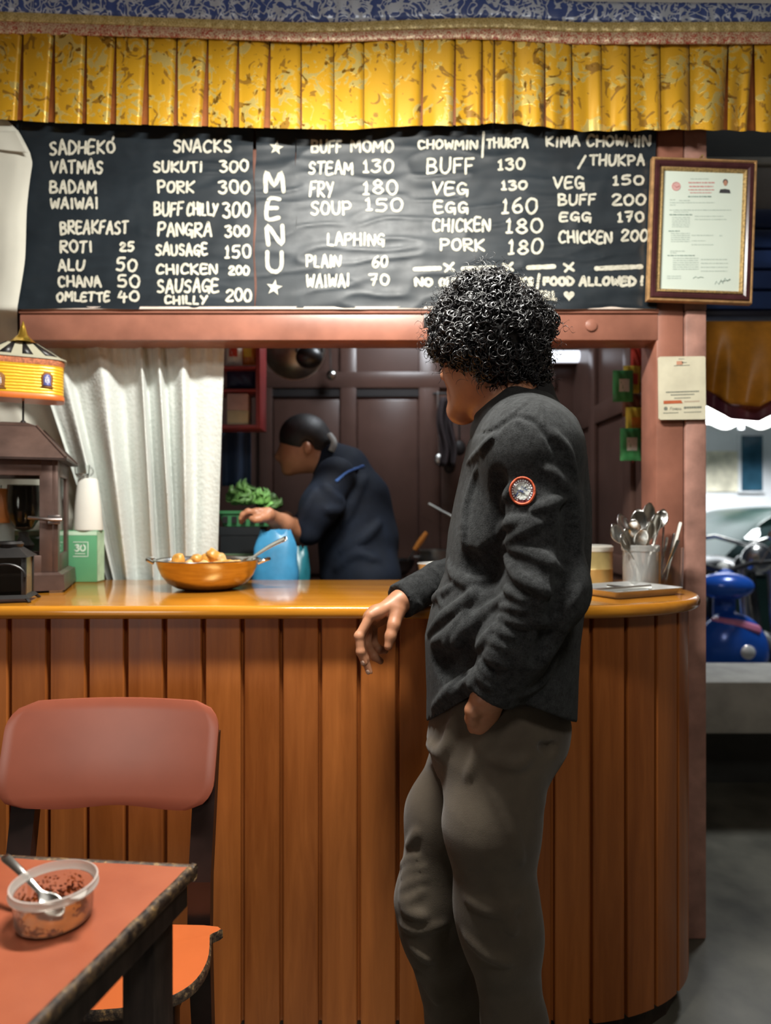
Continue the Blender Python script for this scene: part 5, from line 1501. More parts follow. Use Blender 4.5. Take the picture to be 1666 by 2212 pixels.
M_TROUS.set(Base_Color=M_TROUS.ramp(n1, [(.3, (.062, .047, .033)), (.7, (.092, .073, .052))]), Roughness=.8, Sheen_Weight=.15, Specular_IOR_Level=.25); M_TROUS.bump(M_TROUS.math('ADD', n2, M_TROUS.math('MULTIPLY', M_TROUS.noise(v, 22, 4), 2.5)), .3, .0016); M_TROUS = M_TROUS.mat
M_HAIR = NT('black_hair'); M_HAIR.set(Base_Color=(.010, .0095, .011), Roughness=.36, Specular_IOR_Level=.55, Coat_Weight=.1, Coat_Roughness=.25); M_HAIR = M_HAIR.mat

MC = 1.27          # distance of the trunk's middle
man = empty('person', (X(1085, MC), MC, 0), 'curly haired man in a charcoal fleece jacket and olive trousers leaning on the counter', 'person')
A_ = lambda px, py, d: np.array(P(px, py, d))

# ---- jacket
tab = [(872, 1112, 1184, .040), (892, 1090, 1200, .075), (920, 1056, 1226, .128), (960, 1018, 1243, .168), (1000, 1003, 1252, .182), (1080, 985, 1262, .185), (1150, 971, 1264, .182), (1200, 966, 1263, .178), (1240, 963, 1261, .175), (1280, 946, 1256, .174), (1320, 932, 1250, .175), (1380, 919, 1242, .178), (1450, 921, 1238, .180), (1500, 923, 1236, .182), (1575, 922, 1232, .184)]
tab = tab[::-1]
zs = [Z(y, MC) for y, *_ in tab]
cx = [(X(a, MC) + X(b, MC)) / 2 for _, a, b, _ in tab]; rx = [(X(b, MC) - X(a, MC)) / 2 for _, a, b, _ in tab]
cy = [MC + .005 for _ in tab]; ry = [r for *_, r in tab]
J = Vol((-.08, .88, .80), (.46, 1.66, 1.53), .0043)
J.loft(zs, cx, cy, rx, ry, p=2.25, k=.01)
SL = A_(1143, 968, 1.125); EL = A_(1184, 1272, 1.075); WL = A_(1066, 1488, 1.105)      # near arm
SR = A_(1085, 975, 1.43); ER = A_(1035, 1226, 1.60); WR = A_(868, 1297, 1.452)          # far arm
J.cone(A_(1136, 950, 1.18), SL, .076, .066, .05)
J.cone(A_(1126, 945, MC), SL, .072, .062, .05)
J.cone(A_(1126, 945, MC), SR, .072, .062, .05)
J.cone(SR, ER, .064, .058, .04)
fm = ER * .45 + WR * .55 + np.array((0, 0, .012))
J.cone(ER, fm, .050, .040, .03); J.cone(fm, WR, .040, .040, .01, capb=.006)
# hem: rises over the pocketed hand
hx = np.array([X(q, MC) for q in (900, 925, 960, 1012, 1060, 1110, 1170, 1232, 1260)]); hz = np.array([Z(q, MC) for q in (1560, 1556, 1538, 1506, 1498, 1510, 1532, 1558, 1562)])
JX, JY = J.ax[0][:, None, None].astype(float), J.ax[1][None, :, None].astype(float)
hpx = 833 + JX * F / JY; hpy = np.interp(hpx, (895, 925, 960, 1012, 1060, 1110, 1170, 1232, 1270), (1562, 1557, 1538, 1506, 1496, 1512, 1534, 1558, 1564))
hemz = CAM_Z + (1106 - hpy) * np.clip(JY, 1.05, 1.28) / F
J.f = np.maximum(J.f, (hemz - J.ax[2][None, None, :]).astype(np.float32))
mid = (SL + EL) / 2 + np.array([.004, 0, 0])
J.cone(SL, mid, .064, .060, .035); J.cone(mid, EL, .060, .061, .03)
lm = EL * .45 + WL * .55
J.cone(EL, lm, .061, .052, .03); J.cone(lm, WL, .052, .044, .02, capb=.012)
# broad forms first, then sharp cloth folds
deep = [([(1078, 1030), (1072, 1100), (1078, 1170), (1083, 1230)], .012), ([(1230, 1075), (1236, 1150), (1230, 1230), (1205, 1330), (1165, 1420)], .012),
        ([(1010, 1210), (1045, 1240), (1062, 1200)], .02), ([(940, 1420), (975, 1440), (1015, 1410)], .02)]
J.lay([J.ridge(p, r, sink=-.2) for p, r in deep], .02, 'sub')
folds = [
 ([(1093, 1271), (1110, 1282), (1135, 1300)], .010), ([(1083, 1311), (1108, 1312), (1140, 1320)], .010), ([(1079, 1335), (1108, 1340), (1145, 1352)], .010),
 ([(1069, 1358), (1085, 1364), (1108, 1378)], .010), ([(1059, 1382), (1072, 1388), (1095, 1402)], .010), ([(1053, 1402), (1066, 1410), (1085, 1418)], .009), ([(1047, 1415), (1068, 1426), (1098, 1438)], .010),
 ([(1039, 1432), (1048, 1448), (1062, 1464)], .010), ([(1029, 1448), (1044, 1468), (1066, 1488)], .009),
 ([(1112, 1240), (1150, 1262), (1185, 1284)], .012), ([(1078, 1155), (1101, 1130), (1160, 1126)], .012), ([(1090, 1178), (1127, 1150), (1170, 1130)], .012),
 ([(1098, 1182), (1160, 1200), (1222, 1238)], .012), ([(1093, 1202), (1122, 1246), (1180, 1275)], .012), ([(1180, 1010), (1206, 1034), (1230, 1062)], .012), ([(1150, 1102), (1190, 1090), (1228, 1070)], .011),
 ([(1088, 1096), (1096, 1070), (1110, 1047)], .010),
 ([(1002, 1178), (1007, 1098), (1032, 1010)], .011), ([(970, 1215), (984, 1244), (1026, 1260), (1056, 1248)], .013),
 ([(927, 1370), (955, 1335), (1005, 1300), (1030, 1270)], .013), ([(925, 1340), (935, 1300), (980, 1266)], .014), ([(934, 1388), (972, 1366), (1009, 1321)], .012),
 ([(962, 1395), (975, 1368), (1024, 1325)], .011), ([(984, 1397), (994, 1368), (1045, 1328), (1088, 1292)], .014), ([(1029, 1402), (1049, 1382), (1071, 1353)], .011),
 ([(935, 1530), (975, 1488), (1022, 1448)], .012), ([(972, 1508), (1000, 1480), (1026, 1458)], .009), ([(1012, 1498), (1018, 1478), (1030, 1462)], .007),
 ([(900, 1300), (915, 1320), (918, 1350)], .006), ([(935, 1268), (950, 1290), (955, 1310)], .007),
 ([(1200, 1420), (1170, 1470), (1130, 1500)], .010), ([(1228, 1300), (1210, 1370), (1180, 1430)], .010), ([(1150, 1340), (1190, 1345), (1225, 1330)], .009),
 ([(1010, 1000), (1050, 960), (1075, 940)], .008), ([(1190, 930), (1225, 975), (1245, 1040)], .010)]
J.lay([J.ridge(p, r, sink=.30) for p, r in folds], .0045)
seam = [([(1063, 955), (1085, 918), (1120, 900), (1150, 910), (1174, 933), (1195, 970), (1210, 1007)], .0032), ([(1041, 992), (1052, 970), (1063, 955)], .0032), ([(1012, 925), (1050, 935), (1100, 905), (1150, 862)], .003)]
J.lay([J.ridge(p, r, sink=.0) for p, r in seam], .004, 'sub')
V, Q = J.mesh()
mesh_obj('jacket', V, Q, M_FLEECE, man, 180)
JV = J
# standing collar
CO = Vol(A_(1120, 890, MC) - np.array((.16, .16, .09)), A_(1120, 890, MC) + np.array((.16, .16, .10)), .0045)
cb, ct_ = A_(1126, 930, MC), A_(1100, 872, MC)
CO.cone(cb, ct_, .090, .068, .03, capb=.002)
CO.chain([(A_(1058, 948, MC - .062), .020), (A_(1076, 905, MC - .066), .022), (A_(1108, 862, MC - .058), .022)], .03)
CO.cone(A_(1052, 935, MC - .03), A_(1096, 868, MC - .005), .030, .024, .03)
CO.cone(A_(1150, 885, MC), A_(1160, 845, MC), .036, .030, .03)
CO.cone(A_(1085, 905, MC - .085), A_(1130, 905, MC - .085), .02, .02, .02)
V, Q = CO.mesh()
mesh_obj('collar', V, Q, m_plain('black_knit', (.007, .007, .008), .9, 0, .4, 200, .4, 700), man, 180)

# ---- trousers
T = Vol((-.12, .98, .05), (.46, 1.52, 1.02), .006)
tz = [(1660, 938, 1160, .145), (1600, 922, 1200, .150), (1550, 930, 1214, .150), (1480, 940, 1205, .14)]
T.loft([Z(y, MC) for y, *_ in tz], [(X(a, MC) + X(b, MC)) / 2 for _, a, b, _ in tz], [MC] * 4, [(X(b, MC) - X(a, MC)) / 2 for _, a, b, _ in tz], [r for *_, r in tz], p=2.2, k=.02)
nl = [(A_(1090, 1610, 1.195), .080), (A_(1062, 1780, 1.165), .078), (A_(1073, 1960, 1.165), .067), (A_(1085, 2020, 1.17), .063), (A_(1112, 2212, 1.19), .052)]
fl = [(A_(1035, 1610, 1.345), .080), (A_(962, 1760, 1.345), .074), (A_(930, 1945, 1.33), .064), (A_(940, 2010, 1.33), .061), (A_(992, 2212, 1.36), .060)]
nl.append((np.array([nl[-1][0][0] + .03, 1.22, .09]), .055)); fl.append((np.array([fl[-1][0][0] + .10, 1.42, .09]), .056))
T.chain(nl, .035); T.chain(fl, .035)
T.cone(A_(1146, 1585, 1.23), A_(1146, 1600, 1.33), .060, .06, .05)
T.cut(lambda X_, Y_, Z_: .085 - Z_)
tf = [([(868, 1870), (885, 1855), (905, 1850)], 0.0072), ([(870, 1895), (890, 1878), (915, 1872)], 0.0079), ([(866, 1925), (890, 1905), (918, 1895)], 0.0079), ([(866, 1945), (885, 1945), (915, 1922)], 0.0072), ([(872, 1965), (900, 1975), (920, 1980)], 0.0086),
      ([(880, 1830), (893, 1812), (903, 1795)], 0.0065), ([(868, 1998), (905, 2010), (960, 1995)], 0.0072), ([(888, 2040), (910, 2060), (930, 2075)], 0.0079), ([(900, 2100), (925, 2130), (945, 2165)], 0.0072),
      ([(1005, 1505), (975, 1580), (955, 1640)], .011), ([(925, 1605), (950, 1625), (975, 1600)], .012), ([(1100, 1530), (1050, 1600), (1010, 1680)], .009),
      ([(1060, 1700), (1100, 1780), (1125, 1860)], .010), ([(1010, 1940), (1060, 1965), (1120, 1955)], .010), ([(1075, 1900), (1095, 1980), (1110, 2010)], .009), ([(1005, 2020), (1050, 2060), (1100, 2080)], .008), ([(1140, 1640), (1110, 1650), (1060, 1640)], .009)]
T.lay([T.ridge(p, r, sink=.42) for p, r in tf], .010)
T.lay([T.ridge([(1168, 1612), (1186, 1620), (1200, 1612)], .010, sink=-.1)], .006, 'sub')
T.lay([T.ridge([(1010, 1505), (1016, 1545), (1030, 1590)], .006, sink=.2)], .006)
V, Q = T.mesh(); V = relax(V, Q, 1)
mesh_obj('trousers', V, Q, M_TROUS, man, 180)

# ---- head, neck, hands: the skin
HC = A_(1056, 742, MC + .01)
hf = Vector((-.735, .67, -.10)).normalized(); hs = Vector((-.67, -.735, .0)).normalized(); hu = hs.cross(hf).normalized()
if hu.z < 0: hu = -hu
hs = hf.cross(hu).normalized()
if hs.y > 0: hs = -hs            # side turned to the viewer
HR = np.array([[hs.x, hf.x, hu.x], [hs.y, hf.y, hu.y], [hs.z, hf.z, hu.z]])
def hp(s_, f_, u_): return HC + np.array(hs) * s_ + np.array(hf) * f_ + np.array(hu) * u_
H = Vol(HC - np.array((.17, .17, .30)), HC + np.array((.17, .17, .16)), .0032)
H.ell(hp(0, -.012, .022), (.074, .094, .092), HR, .02)
H.ell(hp(0, .038, -.048), (.058, .052, .072), HR, .035)
H.ell(hp(.030, .040, -.045), (.032, .036, .04), HR, .03); H.ell(hp(-.030, .040, -.045), (.032, .036, .04), HR, .03)
H.cone(hp(.050, .0, -.075), hp(.012, .075, -.118), .022, .018, .03); H.cone(hp(-.050, .0, -.075), hp(-.012, .075, -.118), .022, .018, .03)
H.ell(hp(0, .078, -.112), (.022, .017, .017), HR, .025)
H.cone(hp(0, .088, .0), hp(0, .106, -.036), .008, .012, .018); H.ell(hp(.012, .096, -.042), (.009, .009, .007), HR, .01); H.ell(hp(-.012, .096, -.042), (.009, .009, .007), HR, .01)
H.cone(hp(.042, .078, .012), hp(.012, .088, .012), .008, .007, .016); H.cone(hp(-.042, .078, .012), hp(-.012, .088, .012), .008, .007, .016)
for q in (-1, 1):
    H.ell(hp(q * .031, .092, -.006), (.016, .009, .009), HR, .012, 'sub'); H.ell(hp(q * .031, .078, -.007), (.0125, .0125, .0115), HR, .003)
H.cone(hp(.02, .084, -.078), hp(-.02, .084, -.078), .006, .006, .012); H.cone(hp(.018, .085, -.088), hp(-.018, .085, -.088), .0065, .0065, .01)
H.cone(hp(.022, .092, -.083), hp(-.022, .092, -.083), .0022, .0022, .004, 'sub')
for q in (-1, 1):
    H.ell(hp(q * .076, -.012, -.012), (.010, .020, .032), HR, .008); H.ell(hp(q * .084, -.006, -.010), (.006, .011, .02), HR, .006, 'sub')
H.cone(hp(0, -.022, -.05), A_(1108, 900, MC), .056, .060, .03)
H.cone(A_(1108, 900, MC), A_(1115, 945, MC), .060, .075, .03)
headmesh = H.mesh(); headmesh = (relax(*headmesh, 1), headmesh[1])

def hand(vol, wrist, fore, knuck, fingers, thumb, palm_r=.0135, wr=.026):
    vol.cone(fore, wrist, wr * 1.12, wr * .92, .015)
    n = len(knuck)
    for i in range(n):
        base = wrist + (knuck[i] - knuck[(n - 1) // 2]) * .35
        vol.cone(base, knuck[i], .017, .0118, .016)
    for i in range(n - 1): vol.cone(knuck[i] * .8 + wrist * .2, knuck[i + 1] * .8 + wrist * .2, .013, .0125, .014)
    for ch in fingers:
        rs = [.0105, .0096, .0086, .0072] if len(ch) == 4 else [.010] * len(ch)
        for a, b, r0, r1 in zip(ch, ch[1:], rs, rs[1:]): vol.cone(a, b, r0, r1, .0025)
        for a, r0 in zip(ch[1:-1], rs[1:-1]): vol.ell(a, (r0 * 1.1,) * 3, None, .004)
    th = thumb
    for a, b, r0, r1 in zip(th, th[1:], (.019, .0125, .0108), (.0125, .0112, .0088)): vol.cone(a, b, r0, r1, .008)
Wh = A_(866, 1298, 1.445)
kn = [A_(801, 1330, 1.40), A_(796, 1333, 1.422), A_(798, 1338, 1.444), A_(806, 1347, 1.464)]
fg = [[kn[0], A_(776, 1374, 1.388), A_(779, 1408, 1.384), A_(787, 1432, 1.386)],
      [kn[1], A_(779, 1385, 1.412), A_(788, 1423, 1.408), A_(798, 1452, 1.410)],
      [kn[2], A_(792, 1392, 1.444), A_(808, 1418, 1.446), A_(822, 1428, 1.444)],
      [kn[3], A_(806, 1390, 1.468), A_(820, 1404, 1.470), A_(832, 1406, 1.468)]]
tb = [A_(858, 1320, 1.425), A_(851, 1350, 1.405), A_(844, 1374, 1.398), A_(839, 1396, 1.394)]
HRr = Vol((-.10, 1.33, .90), (.10, 1.62, 1.12), .0021)
hand(HRr, Wh, A_(905, 1284, 1.475), kn, fg, tb)
righthand = HRr.mesh(); righthand = (relax(*righthand, 1), righthand[1])
HL = Vol((.08, 1.02, .76), (.30, 1.22, 1.0), .0026)
Wl = A_(1056, 1502, 1.112)
kl = [A_(1026, 1562, 1.146), A_(1033, 1574, 1.143), A_(1044, 1580, 1.145), A_(1054, 1576, 1.150)]
fgl = [[k, k + np.array((-.006, .012, -.030)), k + np.array((-.002, .026, -.052)), k + np.array((.004, .036, -.068))] for k in kl]
tl = [A_(1036, 1516, 1.112), A_(1022, 1534, 1.112), A_(1020, 1552, 1.124), A_(1026, 1572, 1.142)]
hand(HL, Wl, A_(1082, 1462, 1.108), kl, fgl, tl)
lefthand = HL.mesh()
# limbs and trunk under the clothes
B = Vol((-.12, .95, .0), (.46, 1.66, 1.46), .011)
tk = [(.80, .135, .115), (.95, .13, .105), (1.1, .135, .11), (1.25, .15, .12), (1.36, .09, .09)]
B.loft([z for z, *_ in tk], [X(1118, MC) + .0] * 5, [MC + .01] * 5, [b * .62 for _, a, b in tk], [a * .85 for _, a, b in tk], k=.02)
for chain in ([(SL, .034), (EL, .032), (Wl, .024)], [(SR, .034), (ER, .032), (Wh, .024)], [(p, r - .016) for p, r in nl], [(p, r - .016) for p, r in fl]): B.chain(chain, .01)
B.cone(A_(1108, 900, MC), A_(1112, 960, MC), .055, .07, .03)
body = B.mesh()
V, Q = join([headmesh, righthand, lefthand, body])
mesh_obj('body', V, Q, M_SKIN, man, 180)
for nm_i, (p, dx) in enumerate(((nl[-1][0], -.06), (fl[-1][0], -.06))):
    S_ = Vol((p[0] - .26, p[1] - .09, -.01), (p[0] + .12, p[1] + .09, .15), .006)
    S_.cone((p[0] + .02, p[1], .045), (p[0] - .15, p[1], .032), .042, .036, .02); S_.cone((p[0], p[1], .06), (p[0], p[1], .11), .045, .048, .02)
    S_.cut(lambda X_, Y_, Z_: .002 - Z_)
    V, Q = S_.mesh(); mesh_obj('shoe', V, Q, m_plain('black_shoe', (.015, .014, .014), .4), man, 180)
# thumbnail and fingernails
MN = m_plain('nail', (.62, .40, .30), .25)
for a, b in ((tb[3], tb[2]), (fg[0][3], fg[0][2]), (fg[1][3], fg[1][2])):
    d = Vector(a - b).normalized(); out = Vector((-.45, -.85, .2)) if a is not tb[3] else Vector((0.0, -1, .1)); out = (out - d * out.dot(d)).normalized()
    m = MB(); m.sphere(Vector(a) - d * .003 + out * .0066, .006, 10, 6, (.8, .28, 1.0), 0, Matrix((out.cross(d), out, d)).transposed()); m.build('nail', MN, man)

# ---- curly hair
HV = Vol(HC - np.array((.19, .19, .17)), HC + np.array((.19, .19, .19)), .005)
for (px, py, d, r) in ((1056, 714, MC, .077), (1004, 702, MC + .01, .055), (1100, 708, MC - .02, .062), (1060, 686, MC, .062), (1104, 770, MC, .056), (1075, 775, MC - .04, .050), (1122, 808, MC - .005, .046), (985, 742, MC - .005, .036), (1050, 705, MC + .07, .070), (1030, 735, MC - .050, .042), (1080, 720, MC - .055, .050), (1112, 730, MC - .01, .05)):
    HV.ell(A_(px, py, d), (r, r, r), None, .03)
rl = np.random.default_rng(4)
for k in range(70):
    u = rl.normal(size=3); u /= np.linalg.norm(u)
    if u[2] < -.55: continue
    q0 = A_(1062, 705, MC); tt = np.arange(.04, .16, .002); vv = HV.sample(q0 + u[None, :] * tt[:, None]); ii = np.where(vv > 0)[0]
    if len(ii) == 0: continue
    rr_ = rl.uniform(.011, .020); c_ = q0 + u * (tt[ii[0]] - rr_ * .45); HV.ell(c_, (rr_,) * 3, None, .012)
HV.ell(hp(.035, .105, -.085), (.055, .06, .085), HR, .02, 'sub')
V, Q = HV.mesh()
mesh_obj('hair', V, Q, M_HAIR, man, 180)
rs = np.random.default_rng(11)
tri = V[Q]; cen = tri.mean(1); nr = np.cross(tri[:, 2] - tri[:, 0], tri[:, 3] - tri[:, 1]); nr /= np.linalg.norm(nr, axis=1)[:, None] + 1e-9
inside_head = H.sample(np.clip(cen, H.lo, H.lo + H.h * (H.n - 1)))
okm = inside_head > -.004
cen, nr = cen[okm], nr[okm]
CV = []; CF = []; off = 0
def curl(c, n, R, turns, L, rad, steps, bend):
    """one springy lock as a thin three-sided tube"""
    global off
    ref = rs.normal(size=3); u = np.cross(n, ref); u /= np.linalg.norm(u); w = np.cross(n, u)
    axis = n * bend + u * (1 - bend); axis /= np.linalg.norm(axis); e1 = np.cross(axis, w); e1 /= np.linalg.norm(e1) + 1e-9; e2 = np.cross(axis, e1)
    t = np.linspace(0, 1, steps); ph = rs.uniform(0, 2 * PI); a = ph + 2 * PI * turns * t
    rr = R * (.6 + .4 * np.sin(PI * t))
    p = c + axis[None, :] * (L * t)[:, None] + e1[None, :] * (rr * np.cos(a))[:, None] + e2[None, :] * (rr * np.sin(a))[:, None] + n[None, :] * (.002 + .35 * R)
    p[:, 2] -= .004 * t ** 2
    tg = np.gradient(p, axis=0); tg /= np.linalg.norm(tg, axis=1)[:, None] + 1e-9
    s1 = np.cross(tg, axis[None, :]); s1 /= np.linalg.norm(s1, axis=1)[:, None] + 1e-9; s2 = np.cross(tg, s1)
    taper = rad * (1 - .75 * t ** 3)
    k = 4
    for j in range(k):
        q = 2 * PI * j / k
        CV.append(p + (s1 * math.cos(q) * 1.8 + s2 * math.sin(q) * .55) * taper[:, None])
    i = np.arange(steps - 1)
    for j in range(k):
        j2 = (j + 1) % k
        CF.append(np.stack([off + j * steps + i, off + j2 * steps + i, off + j2 * steps + i + 1, off + j * steps + i + 1], 1))
    off += k * steps
pick = rs.choice(len(cen), 3000, replace=len(cen) < 3000)
for i in pick:
    edge = rs.random()
    curl(cen[i] - nr[i] * .004, nr[i], rs.uniform(.0045, .0085), rs.uniform(.7, 1.5), rs.uniform(.008, .020), rs.uniform(.0010, .0022), 14, rs.uniform(.1, .7))
for i in rs.choice(len(cen), 420):
    curl(cen[i], nr[i], rs.uniform(.005, .010), rs.uniform(1.0, 2.2), rs.uniform(.022, .042), .00045, 16, rs.uniform(.6, 1.0))
mesh_obj('curls', np.concatenate(CV), np.concatenate(CF), M_HAIR, man, 180)

# ---- round badge on the sleeve
def badge():
    cx_, cy_, R_ = 1130, 1061, 30.0
    def at(r, a, up):
        px, py = cx_ + R_ * r * .96 * math.cos(a), cy_ - R_ * r * 1.04 * math.sin(a)
        w = JV.trace(px, py, .85, 1.4)
        n = JV.normal(JV.trace(cx_, cy_, .85, 1.4))
        return Vector(w) + Vector(n) * up
    def disc(r0, r1, up, name, mat, parent, n=48, dome=0.0):
        m = MB(); k = 4
        def fn(u, v): r = r0 + (r1 - r0) * v; return at(r, -2 * PI * u, up + dome * math.sin(PI * v))
        m.grid(fn, n, k); return m.build(name, mat, parent, 180)
    MO = m_plain('orange_red_thread', (.72, .12, .04), .6, 0, .2, 300, .5, 900); MDR = m_plain('dark_red_thread', (.16, .02, .03), .7); MW = m_plain('white_thread', (.75, .77, .78), .6, 0, .1, 200); MNV = m_plain('navy_thread', (.02, .04, .13), .6); MG = m_plain('grey_thread', (.55, .57, .54), .6, 0, .08, 150)
    p = disc(0.0, .99, .0022, 'badge', MDR, man)
    disc(.84, 1.0, .0026, 'badge_border', MO, p, 48, .0018); disc(.56, .62, .0034, 'badge_ring', MW, p); disc(0, .545, .0032, 'badge_field', MG, p)
    m = MB()
    for k in range(26):
        a = 2 * PI * k / 26 + .05
        if 4.35 < a % (2 * PI) < 5.3: continue
        da = .085 if k % 3 else .06
        m.add([at(.66, a - da, .0034), at(.66, a + da, .0034), at(.78, a + da * .9, .0034), at(.78, a - da * .9, .0034)], [(3, 2, 1, 0)])
    m.build('badge_lettering', MW, p)
    m = MB()
    def q(zx, zy): x, y = (zx - 825) / 500, -(zy - 850) / 500; return at(math.hypot(x, y), math.atan2(y, x), .0042)
    for poly in ([(530, 970), (600, 980), (690, 790), (720, 830), (665, 900), (690, 990), (650, 960), (620, 1050), (560, 1030)], [(715, 830), (790, 800), (815, 670), (870, 740), (1060, 830), (1000, 850), (920, 790), (820, 720), (800, 830), (950, 855), (850, 880), (965, 940), (860, 920), (740, 870)], [(900, 740), (940, 715), (1060, 740), (960, 750), (960, 790)]):
        o = [q(*z) for z in poly]; cc = sum(o, Vector()) / len(o)
        m.add(o, [tuple(range(len(o)))[::-1]])
    m.build('badge_mountain', MNV, p)
badge()
# ================================================================ the kitchen behind the counter
# ---- the cook
CD = 2.64
cook = empty('person', (X(750, CD), CD, 0), 'cook in a dark navy jacket with hair tied back, bending over in the kitchen', 'person')
M_NAVY = m_plain('navy_jacket', (.006, .010, .020), .8, 0, .3, 12, .1, Specular_IOR_Level=.25)
C_ = lambda px, py, d: np.array(P(px, py, d))
K = Vol((-.62, 2.30, .0), (.22, 3.0, 1.66), .0105)
K.chain([(C_(772, 1235, CD + .02), .150), (C_(775, 1165, CD + .01), .145), (C_(760, 1085, CD), .140), (C_(735, 1030, CD), .105)], .06)
K.chain([(C_(725, 1030, CD - .16), .075), (C_(690, 1095, CD - .20), .066), (C_(668, 1148, CD - .20), .052)], .04)
K.chain([(C_(735, 1010, CD + .15), .072), (C_(690, 1090, CD + .17), .058), (C_(650, 1140, CD + .10), .048)], .04)
K.cone(C_(712, 985, CD), C_(745, 1010, CD), .062, .09, .04)
K.chain([(C_(800, 1250, CD - .07), .12), (np.array((-.05, CD - .06, .85)), .12), (np.array((-.02, CD - .02, .5)), .085), (np.array((-.02, CD, .08)), .07)], .05)
K.chain([(C_(800, 1250, CD + .08), .12), (np.array((-.03, CD + .09, .85)), .11), (np.array((.0, CD + .09, .5)), .085), (np.array((.0, CD + .1, .08)), .07)], .05)
kf = [([(700, 1050), (735, 1085), (730, 1100), (705, 1100)], .022), ([(790, 1030), (760, 1090), (740, 1135)], .02), ([(740, 1190), (790, 1160), (820, 1130)], .02), ([(680, 1060), (660, 1100), (650, 1140)], .018), ([(725, 1230), (770, 1195), (815, 1210)], .022)]
K.lay([K.ridge(p, r, sink=.3, d0=2.2, d1=3.0) for p, r in kf], .012)
V, Q = K.mesh(); V = relax(V, Q, 1); mesh_obj('jacket', V, Q, M_NAVY, cook, 180)
st = K.ridge([(725, 1040), (750, 1020), (785, 1006)], .012, sink=.35, d0=2.2, d1=3.0)
m = MB(); m.tube([Vector(q[0]) for q in st], .011, 6, flat=.5); m.build('blue_stripe', m_plain('blue_piping', (.05, .12, .34), .5), cook)
S_ = Vol((-.62, 2.15, 1.10), (-.15, 3.0, 1.66), .0065)
hc = C_(655, 958, CD)
S_.ell(hc, (.090, .078, .098), rotz(0).to_3x3(), .02); S_.ell(hc + np.array((-.035, 0, -.06)), (.058, .055, .062), None, .03)
S_.cone(hc + np.array((-.085, 0, -.03)), hc + np.array((-.098, 0, -.052)), .010, .014, .02)
S_.ell(hc + np.array((-.06, 0, -.108)), (.022, .025, .018), None, .02)
S_.ell(C_(664, 968, CD - .085), (.014, .012, .027), None, .006)
S_.cone(hc + np.array((.03, 0, -.06)), C_(715, 995, CD), .055, .06, .03)
w1 = C_(556, 1108, CD - .39); e1 = C_(645, 1148, CD - .20)
hl = [(e1, .040), (C_(610, 1132, CD - .28), .034), (C_(578, 1112, CD - .38), .024)]
S_.chain(hl, .02)
kk = [C_(552, 1106 + 3 * i, CD - .415 + .020 * i) for i in range(4)]
S2 = Vol((-.62, 2.10, 1.10), (-.32, 2.50, 1.34), .0045)
hand(S2, C_(578, 1112, CD - .38), C_(600, 1125, CD - .31), kk, [[k, k + np.array((-.025, 0, .002)), k + np.array((-.042, 0, -.008)), k + np.array((-.05, 0, -.022))] for k in kk], [C_(574, 1116, CD - .405), C_(562, 1120, CD - .425), C_(552, 1122, CD - .43), C_(543, 1120, CD - .428)])
w2 = C_(600, 1120, CD + .02)
S_.chain([(C_(650, 1140, CD + .10), .036), (w2, .026)], .02)
S3 = Vol((-.58, 2.45, 1.10), (-.30, 2.80, 1.32), .0055)
k3 = [w2 + np.array((-.06, -.03 + .02 * i, -.012)) for i in range(4)]
hand(S3, w2, w2 + np.array((.03, .02, .0)), k3, [[k, k + np.array((-.02, 0, -.015)), k + np.array((-.03, 0, -.035)), k + np.array((-.03, 0, -.05))] for k in k3], [w2 + np.array((-.015, -.03, -.005)), w2 + np.array((-.035, -.05, -.01)), w2 + np.array((-.05, -.055, -.015)), w2 + np.array((-.065, -.052, -.02))])
V, Q = join([S_.mesh(), S2.mesh(), S3.mesh()]); mesh_obj('body', V, Q, M_SKIN, cook, 180)
HVk = Vol((-.62, 2.3, 1.35), (-.12, 3.0, 1.70), .006)
HVk.ell(hc + np.array((.006, 0, .026)), (.100, .090, .092), None, .02); HVk.ell(hc + np.array((.075, 0, -.01)), (.05, .055, .055), None, .03); HVk.ell(C_(705, 958, CD - .01), (.038, .04, .036), None, .01)
HVk.ell(hc + np.array((-.045, -.0, -.108)), (.075, .12, .068), None, .01, 'sub'); HVk.ell(C_(664, 968, CD - .09), (.022, .04, .03), None, .01, 'sub')
HVk.cut(lambda X_, Y_, Z_: (hc[2] - .05) - Z_ - (X_ - hc[0]) * .5)
V, Q = HVk.mesh(); mesh_obj('hair', V, Q, m_plain('dark_tied_hair', (.012, .010, .010), .55, 0, .5, 60, .5, 160), cook, 180)
m = MB(); m.tube(smooth_path([P(712, 938, CD - .06), P(722, 955, CD - .07), P(716, 975, CD - .075)], 5), .016, 8, flat=.6); m.build('hair_tie', m_plain('grey_scrunchie', (.32, .32, .30), .8), cook)
for dx, dy in ((-.06, -.02), (-.04, .1)):
    q = np.array((-.0 + dx, CD + dy, .0)); s_ = Vol(q - np.array((.2, .09, .02)), q + np.array((.14, .09, .14)), .008)
    s_.cone(q + np.array((.04, 0, .05)), q + np.array((-.10, 0, .035)), .045, .038, .02); s_.cut(lambda X_, Y_, Z_: .002 - Z_); V, Q = s_.mesh(); mesh_obj('shoe', V, Q, m_plain('dark_shoe', (.02, .02, .022), .5), cook, 180)

